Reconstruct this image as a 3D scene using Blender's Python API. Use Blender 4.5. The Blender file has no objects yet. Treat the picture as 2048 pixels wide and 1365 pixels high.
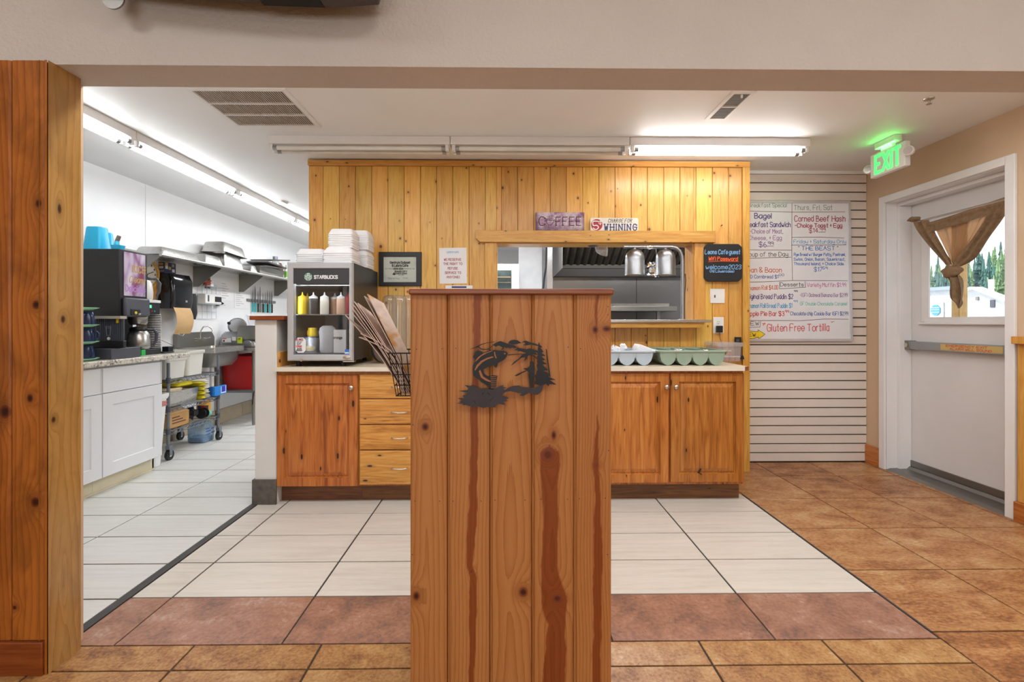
import bpy, bmesh, math, random
import numpy as np
from mathutils import Vector, Matrix
random.seed(7)
SC = bpy.context.scene
COL = SC.collection
# ------------------------------------------------------------------ camera
FPX, HOR, EYE, YAW = 955.0, 645.0, 1.2, math.radians(0.75)
ct, st = math.cos(YAW), math.sin(YAW)
cam = bpy.data.cameras.new('camera'); camo = bpy.data.objects.new('camera', cam); COL.objects.link(camo)
camo.location = (0, 0, EYE); camo.rotation_euler = (math.pi/2, 0, -YAW)
cam.sensor_fit = 'HORIZONTAL'; cam.sensor_width = 36.0
cam.lens = 36.0*FPX/2048.0
cam.shift_y = -(682.5-HOR)/2048.0
cam.clip_start = 0.05; cam.clip_end = 300
SC.camera = camo
# ------------------------------------------------------------------ colour management
SC.view_settings.view_transform = 'Standard'; SC.view_settings.look = 'None'
SC.view_settings.gamma = 1.0; SC.view_settings.use_curve_mapping = False
SC.view_settings.exposure = 0.4
# ------------------------------------------------------------------ world
def lin(c):
    c = c/255.0
    return c/12.92 if c <= 0.04045 else ((c+0.055)/1.055)**2.4
def C(r, g, b): return (lin(r), lin(g), lin(b), 1.0)
W = bpy.data.worlds.new('sky'); SC.world = W; W.use_nodes = True
wn = W.node_tree.nodes; wl = W.node_tree.links
bg = wn['Background']; bg.inputs['Strength'].default_value = 2.2
tc = wn.new('ShaderNodeTexCoord'); sx = wn.new('ShaderNodeSeparateXYZ'); rp = wn.new('ShaderNodeValToRGB')
rp.color_ramp.elements[0].position = 0.0; rp.color_ramp.elements[0].color = C(240, 242, 246)
rp.color_ramp.elements[1].position = 0.7; rp.color_ramp.elements[1].color = C(170, 205, 240)
wl.new(tc.outputs['Generated'], sx.inputs[0]); wl.new(sx.outputs['Z'], rp.inputs[0]); wl.new(rp.outputs[0], bg.inputs['Color'])
# ------------------------------------------------------------------ sun and lamps
def area(name, loc, rot, sx_, sy_, power, col):
    l = bpy.data.lights.new(name, 'AREA'); l.shape = 'RECTANGLE'; l.size = sx_; l.size_y = sy_
    l.energy = power; l.color = col
    o = bpy.data.objects.new(name, l); COL.objects.link(o); o.location = loc; o.rotation_euler = rot
    return o
sun = bpy.data.lights.new('sun', 'SUN'); sun.energy = 5.0; sun.angle = 0.01; sun.color = (1, .96, .9)
so = bpy.data.objects.new('sun', sun); COL.objects.link(so)
so.rotation_euler = Vector((0.62, -0.28, -0.73)).to_track_quat('-Z', 'Y').to_euler()
WARM = (1.0, .985, .97)
for i, (x, y, p) in enumerate([(-2.0, 0.2, 12), (0.3, 0.0, 12), (2.0, 0.2, 13), (-1.4, -3.0, 14), (1.4, -3.0, 14)]):
    area('dining_ceiling_lamp', (x, y, 2.88), (0, 0, 0), .6, .6, p, WARM)
area('dining_window_daylight', (-.4, -4.35, 1.35), (math.pi/2, 0, 0), 5.4, 1.7, 54, (.93, .97, 1.0))
area('cook_line_fill', (1.0, 5.3, 2.45), (0, 0, 0), 2.4, .15, 70, (.95, .98, 1.0))  # unseen fill light added in the back kitchen to brighten the cook line
area('service_fill', (.5, 2.08, 2.46), (0, 0, 0), 4.6, .16, 36, (.93, .97, 1.0))  # added fill light for counter and floor, out of view behind the beam
area('hood_fill', (1.9, 5.95, 2.36), (math.radians(35), 0, 0), 2.2, .12, 20, (1, .96, .9))  # added fill light inside the hood, brightens filters and splash
area('corridor_fill', (-2.0, 6.2, 2.46), (0, 0, 0), .15, 1.2, 26, (.95, .98, 1.0))  # added fill light without a fitting, lifts the dim far kitchen wall

# ------------------------------------------------------------------ pixel -> point on a real plane
def ray(px, py):
    a = (px-1024)/FPX
    return Vector((a*ct+st, ct-a*st, (HOR-py)/FPX))
def PY(px, py, Y):
    r = ray(px, py); s = Y/r.y; return Vector((r.x*s, Y, EYE+r.z*s))
def PX(px, py, X):
    r = ray(px, py); s = X/r.x; return Vector((X, r.y*s, EYE+r.z*s))
def PZ(px, py, Z):
    r = ray(px, py); s = (Z-EYE)/r.z; return Vector((r.x*s, r.y*s, Z))
# ------------------------------------------------------------------ node helper
class NT:
    def __init__(s, name, rough=.5, metal=0.0, spec=None):
        s.m = bpy.data.materials.new(name); s.m.use_nodes = True
        s.t = s.m.node_tree; s.b = s.t.nodes['Principled BSDF']; s.out = s.t.nodes['Material Output']
        s.b.inputs['Roughness'].default_value = rough; s.b.inputs['Metallic'].default_value = metal
        if spec is not None: s.b.inputs['Specular IOR Level'].default_value = spec
    def put(s, i, v):
        if isinstance(v, bpy.types.NodeSocket): s.t.links.new(v, i)
        elif v is not None: i.default_value = v
    def node(s, typ, **kw):
        n = s.t.nodes.new(typ)
        for k, v in kw.items(): setattr(n, k, v)
        return n
    def math(s, op, a, b=None, c=None, clamp=False):
        n = s.node('ShaderNodeMath', operation=op, use_clamp=clamp)
        s.put(n.inputs[0], a)
        if b is not None: s.put(n.inputs[1], b)
        if c is not None: s.put(n.inputs[2], c)
        return n.outputs[0]
    def coord(s, kind='Object'): return s.node('ShaderNodeTexCoord').outputs[kind]
    def rnd(s): return s.node('ShaderNodeObjectInfo').outputs['Random']
    def sep(s, v):
        n = s.node('ShaderNodeSeparateXYZ'); s.put(n.inputs[0], v); return n.outputs
    def comb(s, x, y, z):
        n = s.node('ShaderNodeCombineXYZ')
        for i, v in enumerate((x, y, z)): s.put(n.inputs[i], v)
        return n.outputs[0]
    def map(s, v, scale=(1, 1, 1), loc=None):
        n = s.node('ShaderNodeMapping'); s.put(n.inputs['Vector'], v); n.inputs['Scale'].default_value = scale
        if loc is not None: s.put(n.inputs['Location'], loc)
        return n.outputs[0]
    def noise(s, v, scale=5, detail=3, rough=.5, dist=0):
        n = s.node('ShaderNodeTexNoise'); s.put(n.inputs['Vector'], v); n.inputs['Scale'].default_value = scale
        n.inputs['Detail'].default_value = detail; n.inputs['Roughness'].default_value = rough; n.inputs['Distortion'].default_value = dist
        return n.outputs['Fac']
    def ramp(s, f, stops):
        n = s.node('ShaderNodeValToRGB'); s.put(n.inputs[0], f); e = n.color_ramp.elements
        while len(e) < len(stops): e.new(0.5)
        for i, (p, c) in enumerate(stops):
            e[i].position = p; e[i].color = c if len(c) == 4 else (*c, 1)
        return n.outputs['Color']
    def mr(s, f, a, b, lo=0.0, hi=1.0):
        n = s.node('ShaderNodeMapRange', clamp=True, interpolation_type='SMOOTHSTEP'); s.put(n.inputs[0], f)
        for i, v in enumerate((a, b, lo, hi)): s.put(n.inputs[i+1], v)
        return n.outputs[0]
    def mix(s, f, a, b, mode='MIX'):
        n = s.node('ShaderNodeMix', data_type='RGBA', blend_type=mode)
        s.put(n.inputs['Factor'], f); s.put(n.inputs[6], a); s.put(n.inputs[7], b)
        return n.outputs[2]
    def bump(s, h, dist=.001, strength=1.0):
        n = s.node('ShaderNodeBump'); s.put(n.inputs['Height'], h); n.inputs['Distance'].default_value = dist
        n.inputs['Strength'].default_value = strength
        s.t.links.new(n.outputs[0], s.b.inputs['Normal'])
    def col(s, v): s.put(s.b.inputs['Base Color'], v)
    def vor(s, v, scale, rand=1.0, feature='F1'):
        n = s.node('ShaderNodeTexVoronoi', feature=feature); s.put(n.inputs['Vector'], v)
        n.inputs['Scale'].default_value = scale; n.inputs['Randomness'].default_value = rand
        return n
def plain(name, c, rough=.5, metal=0, spec=None, var=.04, scale=9, bump=0, bscale=200):
    n = NT(name, rough, metal, spec)
    v = n.coord()
    f = n.noise(v, scale, 3)
    a = tuple(x*(1-var*2) for x in c[:3])+(1,); b = tuple(min(1, x*(1+var)) for x in c[:3])+(1,)
    n.col(n.ramp(f, [(.3, a), (.7, b)]))
    if bump: n.bump(n.noise(v, bscale, 2), bump)
    return n.m
def emit(name, c, strength):
    n = NT(name); n.b.inputs['Base Color'].default_value = c
    n.b.inputs['Emission Color'].default_value = c; n.b.inputs['Emission Strength'].default_value = strength
    return n.m
def glassy(name, tint=(1, 1, 1, 1), gloss=.08, rough=.02, diffuse=0.0, dcol=None):
    n = NT(name); t = n.t
    tr = n.node('ShaderNodeBsdfTransparent'); tr.inputs[0].default_value = tint
    gl = n.node('ShaderNodeBsdfGlossy'); gl.inputs['Roughness'].default_value = rough
    fr = n.node('ShaderNodeLayerWeight'); fr.inputs['Blend'].default_value = .25
    mx = n.node('ShaderNodeMixShader'); n.put(mx.inputs[0], n.math('MULTIPLY_ADD', fr.outputs['Fresnel'], .5, gloss, clamp=True))
    t.links.new(tr.outputs[0], mx.inputs[1]); t.links.new(gl.outputs[0], mx.inputs[2])
    o = mx.outputs[0]
    if diffuse > 0:
        d = n.node('ShaderNodeBsdfDiffuse'); d.inputs[0].default_value = dcol
        m2 = n.node('ShaderNodeMixShader'); m2.inputs[0].default_value = diffuse
        t.links.new(o, m2.inputs[1]); t.links.new(d.outputs[0], m2.inputs[2]); o = m2.outputs[0]
    t.links.new(o, n.out.inputs[0])
    return n.m
def brushed(name, c, rough=.32, aniso=(4, 4, 300), metal=1.0):
    n = NT(name, rough, metal); v = n.coord()
    f = n.noise(n.map(v, aniso), 6, 3)
    n.col(n.ramp(f, [(.3, tuple(x*.85 for x in c[:3])+(1,)), (.7, c)]))
    n.put(n.b.inputs['Roughness'], n.mr(f, .2, .8, rough*.75, rough*1.3))
    return n.m
def knotty(name, light, mid, dark, knot, axis='Z', ring=70, kn=.5, kscale=(6, 5), ksize=.03, rough=.35, varia=.16, bump=.0006, crack=0.0):
    """board wood along AXIS with fibre, growth bands and small scattered knots; every board differs"""
    n = NT(name, rough); co = n.coord(); r = n.rnd()
    off = n.comb(n.math('MULTIPLY', r, 31.7), n.math('MULTIPLY', r, 17.3), n.math('MULTIPLY', r, 53.1))
    ad = n.node('ShaderNodeVectorMath', operation='ADD'); n.put(ad.inputs[0], co); n.put(ad.inputs[1], off)
    v = ad.outputs[0]
    sc = {'Z': (1, 1, .07), 'X': (.07, 1, 1), 'Y': (1, .07, 1)}[axis]
    vs = n.map(v, sc)
    warp = n.noise(n.map(v, tuple(.35*x if x < 1 else 3 for x in sc)), 2.2, 2)
    band = n.noise(vs, ring, 2, .45, 1.2)
    fib = n.noise(n.map(vs, (1, 1, .5)), ring*5, 2, .6)
    big = n.noise(n.map(v, tuple(.5 if x < 1 else 2.2 for x in sc)), 1.6, 2)
    f = n.math('MULTIPLY_ADD', band, .62, n.math('MULTIPLY_ADD', fib, .16, n.math('MULTIPLY', warp, .22)))
    col = n.ramp(f, [(.32, dark), (.48, mid), (.66, light)])
    ks = n.sep(v); vv = n.vor(n.comb(n.math('MULTIPLY', n.math('ADD', ks[0], ks[1]), kscale[0]), n.math('MULTIPLY', ks[2], kscale[1]), 0.0), 1.0, .9); vv.voronoi_dimensions = '2D'
    gate = n.math('GREATER_THAN', n.sep(vv.outputs['Color'])[0], 1-kn)
    size = n.math('MULTIPLY_ADD', n.sep(vv.outputs['Color'])[1], ksize*1.6, ksize*.5)
    d = n.math('DIVIDE', vv.outputs['Distance'], size)
    halo = n.math('MULTIPLY', n.mr(d, 1.0, 3.2, .55, 0), gate)
    core = n.math('MULTIPLY', n.mr(d, .75, 1.15, 1, 0), gate)
    kd = tuple(x*.35 for x in knot[:3])+(1,)
    col = n.mix(halo, col, n.mix(.5, col, knot))
    col = n.mix(core, col, n.mix(n.mr(d, .1, .9), knot, kd))
    if crack:
        k1 = n.noise(n.map(v, tuple(.5 if x < 1 else 30 for x in sc)), 4.0, 4, .6, .5)
        k2 = n.noise(n.map(v, tuple(1.1 if x < 1 else 4 for x in sc)), 2.0, 2)
        col = n.mix(n.math('MULTIPLY', n.mr(k1, .60, .70), n.mr(k2, .46, .62, .1, crack)), col, n.mix(.35, kd, dark))
    hs = n.node('ShaderNodeHueSaturation')
    n.put(hs.inputs['Value'], n.math('MULTIPLY_ADD', n.math('FRACT', n.math('MULTIPLY', r, 7.77)), varia*2, n.math('MULTIPLY_ADD', big, .22, 1-varia-.11)))
    n.put(hs.inputs['Hue'], n.math('MULTIPLY_ADD', n.math('FRACT', n.math('MULTIPLY', r, 13.3)), .018, .491))
    n.put(hs.inputs['Color'], col); n.col(hs.outputs[0])
    n.bump(f, bump)
    return n.m
def figured_mat(name, light, mid, dark, streak, knot, rough=.45, coat=.03, mottle=0.0):
    """reads the attributes that figured() writes: g = growth-ring phase, m = (heart streak, knot, tone)"""
    n = NT(name, rough, 0, .28); n.b.inputs['Coat Weight'].default_value = coat; n.b.inputs['Coat Roughness'].default_value = .15
    g = n.node('ShaderNodeAttribute', attribute_name='g').outputs['Fac']
    mk = n.sep(n.node('ShaderNodeAttribute', attribute_name='m').outputs['Color'])
    v = n.coord(); fib = n.noise(n.map(v, (240, 240, 9)), 1.0, 3, .6)
    fr = n.math('FRACT', n.math('ADD', g, n.math('MULTIPLY', fib, .35)))
    ring = n.math('POWER', fr, 2.4)
    f = n.math('MULTIPLY_ADD', ring, -.30, n.math('MULTIPLY_ADD', fib, .36, n.math('MULTIPLY_ADD', mk[2], .5, .28)))
    col = n.ramp(f, [(.1, dark), (.42, mid), (.75, light)])
    sd = tuple(x*.5 for x in streak[:3])+(1,)
    col = n.mix(n.math('MULTIPLY', mk[0], .88), col, n.mix(n.math('MULTIPLY', fib, n.math('MULTIPLY_ADD', ring, .6, .4)), streak, sd))
    kd = tuple(x*.2 for x in knot[:3])+(1,)
    col = n.mix(n.mr(mk[1], .15, .75, 0, .95), col, n.mix(n.mr(mk[1], .7, 1.0), knot, kd))
    if mottle:
        bl = n.mr(n.noise(n.map(v, (9, 9, 3.2)), 1.0, 5, .62, .8), .42, .66, 0, mottle)
        col = n.mix(bl, col, n.mix(.55, col, tuple(x*.25 for x in dark[:3])+(1,)))
    n.col(col); n.bump(n.math('MULTIPLY_ADD', ring, -.5, fib), .0005)
    return n.m
# ------------------------------------------------------------------ mesh builder
class MB:
    def __init__(s): s.v = []; s.f = []
    def add(s, vs, fs):
        o = len(s.v); s.v += [tuple(p) for p in vs]; s.f += [tuple(i+o for i in f) for f in fs]; return s
    def box(s, x0, x1, y0, y1, z0, z1):
        if x0 > x1: x0, x1 = x1, x0
        if y0 > y1: y0, y1 = y1, y0
        if z0 > z1: z0, z1 = z1, z0
        return s.add([(x0,y0,z0),(x1,y0,z0),(x1,y1,z0),(x0,y1,z0),(x0,y0,z1),(x1,y0,z1),(x1,y1,z1),(x0,y1,z1)],
              [(0,3,2,1),(4,5,6,7),(0,1,5,4),(1,2,6,5),(2,3,7,6),(3,0,4,7)])
    def quad(s, a, b, c, d): return s.add([a, b, c, d], [(0, 1, 2, 3)])
    def loft(s, loops, cap0=True, cap1=True, closed=True):
        n = len(loops[0]); vs = [p for l in loops for p in l]; fs = []
        for k in range(len(loops)-1):
            for i in range(n if closed else n-1):
                j = (i+1) % n
                fs.append((k*n+i, k*n+j, (k+1)*n+j, (k+1)*n+i))
        if cap0: fs.append(tuple(range(n-1, -1, -1)))
        if cap1: fs.append(tuple(range((len(loops)-1)*n, len(loops)*n)))
        return s.add(vs, fs)
    def tube(s, pts, r, n=8, caps=True, closed=False):
        pts = [Vector(p) for p in pts]; m = len(pts); loops = []
        rr = r if isinstance(r, (list, tuple)) else [r]*m
        up = None
        for i, p in enumerate(pts):
            if closed: t = pts[(i+1) % m]-pts[i-1]
            else: t = pts[min(i+1, m-1)]-pts[max(i-1, 0)]
            t.normalize()
            if up is None:
                up = Vector((0, 0, 1)) if abs(t.z) < .9 else Vector((1, 0, 0))
            a = t.cross(up)
            if a.length < 1e-6: a = t.cross(Vector((0, 1, 0)))
            a.normalize(); b = a.cross(t).normalized(); up = b
            loops.append([p+a*math.cos(2*math.pi*k/n)*rr[i]+b*math.sin(2*math.pi*k/n)*rr[i] for k in range(n)])
        if closed: loops.append(loops[0])
        return s.loft(loops, caps and not closed, caps and not closed)
    def cyl(s, a, b, r0, r1=None, n=14):
        return s.tube([a, b], [r0, r0 if r1 is None else r1], n)
    def lathe(s, c, prof, n=20, axis='Z', caps=True):
        loops = []
        for r, z in prof:
            l = []
            for k in range(n):
                t = 2*math.pi*k/n; x, y = r*math.cos(t), r*math.sin(t)
                l.append({'Z': (c[0]+x, c[1]+y, c[2]+z), 'Y': (c[0]+x, c[1]+z, c[2]+y), 'X': (c[0]+z, c[1]+x, c[2]+y)}[axis])
            loops.append(l)
        return s.loft(loops, caps, caps)
    def prism(s, poly, plane, d0, d1):
        f = {'XZ': lambda a, b, d: (a, d, b), 'YZ': lambda a, b, d: (d, a, b), 'XY': lambda a, b, d: (a, b, d)}[plane]
        return s.loft([[f(a, b, d0) for a, b in poly], [f(a, b, d1) for a, b in poly]])
    def grid(s, fn, nu, nv, thick=None):
        vs = [fn(i/nu, j/nv) for j in range(nv+1) for i in range(nu+1)]
        fs = [(j*(nu+1)+i, j*(nu+1)+i+1, (j+1)*(nu+1)+i+1, (j+1)*(nu+1)+i) for j in range(nv) for i in range(nu)]
        return s.add(vs, fs)
    def blob(s, c, r, seed=0, amp=.2, n=10, m=8, freq=3.0):
        rnd = random.Random(seed); ph = [rnd.uniform(0, 6.28) for _ in range(9)]
        def d(u):
            return 1+amp*(math.sin(freq*u[0]*2+ph[0])*math.sin(freq*u[1]*2.3+ph[1])+.6*math.sin(freq*3.1*u[2]+ph[2]+2*u[0])+.4*math.sin(freq*4.2*u[1]+ph[3]))
        loops = []
        for j in range(1, m):
            th = math.pi*j/m; l = []
            for i in range(n):
                p = 2*math.pi*i/n; u = (math.sin(th)*math.cos(p), math.sin(th)*math.sin(p), -math.cos(th)); k = d(u)
                l.append((c[0]+r[0]*u[0]*k, c[1]+r[1]*u[1]*k, c[2]+r[2]*u[2]*k))
            loops.append(l)
        return s.loft(loops)
    def xf(s, M, start=0):
        for i in range(start, len(s.v)): s.v[i] = tuple(M @ Vector(s.v[i]))
        return s
def rl(x0, x1, y0, y1, z, r, k=3):
    out = []
    for cx, cy, a0 in ((x1-r, y1-r, 0), (x0+r, y1-r, 90), (x0+r, y0+r, 180), (x1-r, y0+r, 270)):
        for i in range(k+1):
            a = math.radians(a0+90*i/k); out.append((cx+r*math.cos(a), cy+r*math.sin(a), z))
    return out
def wloc(o):
    v = Vector((0, 0, 0))
    while o is not None: v = v+o.location; o = o.parent
    return v
def build(name, mb, mat, parent=None, smooth=None, bevel=0, kind=None, label=None, loc=None, recalc=True, seg=2):
    me = bpy.data.meshes.new(name)
    if loc is None and parent is None:
        xs = np.array(mb.v); lo = xs.min(0); hi = xs.max(0); loc = Vector(((lo[0]+hi[0])/2, (lo[1]+hi[1])/2, lo[2]))
    base = wloc(parent) if parent is not None else Vector((0, 0, 0))
    org = base if loc is None else Vector(loc)
    me.from_pydata([(p[0]-org[0], p[1]-org[1], p[2]-org[2]) for p in mb.v], [], mb.f)
    if recalc:
        bm = bmesh.new(); bm.from_mesh(me); bmesh.ops.recalc_face_normals(bm, faces=bm.faces); bm.to_mesh(me); bm.free()
    for m in (mat if isinstance(mat, (list, tuple)) else [mat]): me.materials.append(m)
    if smooth:
        me.polygons.foreach_set('use_smooth', [True]*len(me.polygons)); me.set_sharp_from_angle(angle=math.radians(smooth))
    o = bpy.data.objects.new(name, me); COL.objects.link(o)
    if parent is not None: o.parent = parent; o.location = org-base
    else: o.location = org
    if bevel:
        b = o.modifiers.new('edge', 'BEVEL'); b.width = bevel; b.segments = seg; b.limit_method = 'ANGLE'; b.angle_limit = math.radians(38)
        if not smooth: me.polygons.foreach_set('use_smooth', [True]*len(me.polygons)); me.set_sharp_from_angle(angle=math.radians(30))
    if kind: o['kind'] = kind
    if label: o['label'] = label
    return o
def tag(o, label, cat, group=None, kind=None):
    o['label'] = label; o['category'] = cat
    if group: o['group'] = group
    if kind: o['kind'] = kind
    return o
def thing(name, label, cat, loc, group=None, rotz=0):
    o = bpy.data.objects.new(name, None); COL.objects.link(o); o.location = loc; o.rotation_euler = (0, 0, rotz)
    o.empty_display_size = .05
    return tag(o, label, cat, group)
def struct(name, loc=(0, 0, 0)):
    o = bpy.data.objects.new(name, None); COL.objects.link(o); o.location = loc; o['kind'] = 'structure'; o.empty_display_size = .05
    return o
def dup(o, loc, label=None, group=None, rotz=None):
    c = o.copy(); COL.objects.link(c); c.location = loc
    if rotz is not None: c.rotation_euler = (0, 0, rotz)
    if label: c['label'] = label
    if group: c['group'] = group
    for ch in list(o.children):
        d = ch.copy(); COL.objects.link(d); d.parent = c
        for g in ch.children:
            e = g.copy(); COL.objects.link(e); e.parent = d
    return c
# ------------------------------------------------------------------ hand lettering as single strokes
GL = {'A':'0228 2842 1535','B':'0208 082837362505 052544432202','C':'4738180604123243','D':'0208 082846442202','E':'48080242 0535','F':'480802 0535',
'G':'473818060412324345 4525','H':'0802 4842 0545','I':'0802','J':'3833221203','K':'0802 480542','L':'080242','M':'0208254842','N':'02084248','O':'281806041232444638 3828',
'P':'0208 0838473605','Q':'281806041232444638 3828 2441','R':'0208 0838473605 2542','S':'47381807153543321203','T':'0848 2822','U':'080312324348','V':'082248','W':'0812263248','X':'0842 4802',
'Y':'082548 2522','Z':'08480242','a':'36160503122234 3632','b':'0802 0516263533221203','c':'3526160503122233','d':'36160503122234 3832','e':'04343526160503122233',
'f':'38281712 0626','g':'36160503122234 3631201001','h':'0802 0516263532','i':'0602 0708','j':'16110100','k':'0802 360432','l':'0802','m':'0602 05162522 25364542','n':'0602 0516263532',
'o':'160503122233352616','p':'0600 0516263533221203','q':'36160503122234 3630','r':'0602 051626','s':'35261605142433221203','t':'18131222 0626','u':'0603122233 3632','v':'061236','w':'0612243246',
'x':'0632 3602','y':'06041334 3631201001','z':'06360232','0':'180703122233372818','1':'071812','2':'07182837360232','3':'071828372515 15253433221203','4':'280434 2822','5':'380805253433221203',
'6':'28060312223334251504','7':'083812','8':'150607182837362515 150403122233342515','9':'36251506071828373632','.':'0203',',':'1201','!':'0804 0203','-':'0525','+':'0525 1317','&':'4207182837150403122244',
'$':'47381807153543321203 2921',"'":'0807','"':'0807 1817','(':'180604 0412','/':'0238',')':'081614 1402','*':'0545 1336 3613','=':'0636 0434','_':'0242',':':'0304 0607',' ':'','|':'0902','\u00a2':'3526160503122233 2721'}
def strokes(text, gap=1.5, spc=2.2):
    out = []; x = 0
    for ch in text:
        g = GL.get(ch, ''); w = 0
        for st_ in g.replace('  ', ' ').split(' '):
            d = [c for c in st_ if c.isdigit()]
            pts = [(int(d[i]), int(d[i+1])-2) for i in range(0, len(d)-1, 2)]
            if pts:
                w = max(w, max(p[0] for p in pts)); out.append([(p[0]+x, p[1]) for p in pts])
        x += (w+gap) if g else spc
    return out, max(x-gap, .5)
def smooth2(pts, k=3):
    if len(pts) < 3: return pts
    P = [pts[0]]+pts+[pts[-1]]; out = []
    for i in range(1, len(P)-2):
        for j in range(k):
            t = j/k; a, b, c, d = P[i-1], P[i], P[i+1], P[i+2]
            out.append(tuple(.5*(2*b[m]+(c[m]-a[m])*t+(2*a[m]-5*b[m]+4*c[m]-d[m])*t*t+(3*b[m]-a[m]-3*c[m]+d[m])*t**3) for m in (0, 1)))
    out.append(P[-2]); return out
def text_mb(text, O, U, Wv, width, height, lw, slant=0, jit=0, seed=1, curve=True, serif=0, mb=None, gap=None):
    """strokes of TEXT as flat ribbons: baseline starts at O, runs along U for WIDTH, capitals HEIGHT tall along Wv"""
    mb = mb or MB(); O = Vector(O); U = Vector(U).normalized(); Wv = Vector(Wv).normalized(); NN = U.cross(Wv); rnd = random.Random(seed)
    ss, tot = strokes(text, gap or (2.9 if serif else 1.5)); sx_, sy_ = width/tot, height/6.0
    for s_ in ss:
        jx, jy = rnd.uniform(-jit, jit), rnd.uniform(-jit, jit)
        q = [(p[0]*sx_+(p[1]*sy_)*slant+jx*height, p[1]*sy_+jy*height) for p in s_]
        ends = (q[0], q[-1])
        if curve: q = smooth2(q)
        segs = list(zip(q[:-1], q[1:]))
        if serif:
            for e in ends: segs.append(((e[0]-serif*height, e[1]), (e[0]+serif*height, e[1])))
        for a, b in segs:
            dx, dy = b[0]-a[0], b[1]-a[1]; L = math.hypot(dx, dy)
            if L < 1e-7: continue
            dx, dy = dx/L, dy/L; h = lw/2
            cs = [(a[0]-dx*h*.8-dy*h, a[1]-dy*h*.8+dx*h), (b[0]+dx*h*.8-dy*h, b[1]+dy*h*.8+dx*h), (b[0]+dx*h*.8+dy*h, b[1]+dy*h*.8-dx*h), (a[0]-dx*h*.8+dy*h, a[1]-dy*h*.8-dx*h)]
            q_ = NN*(2.2e-5*(len(mb.f) % 14)); mb.quad(*[O+q_+U*c[0]+Wv*c[1] for c in cs])
    return mb
def text_px(text, x0, y0, x1, hpx, Y, mat, parent, lwpx=1.2, name='lettering', dy=0, **kw):
    """lettering on the plane Y, baseline from pixel (x0,y0) to x1, capitals hpx tall"""
    a = PY(x0, y0, Y); b = PY(x1, y0+dy, Y); s = Y/FPX
    return build(name, text_mb(text, a, b-a, (0, 0, 1), (b-a).length, hpx*s, lwpx*s, **kw), mat, parent, recalc=False)
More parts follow.
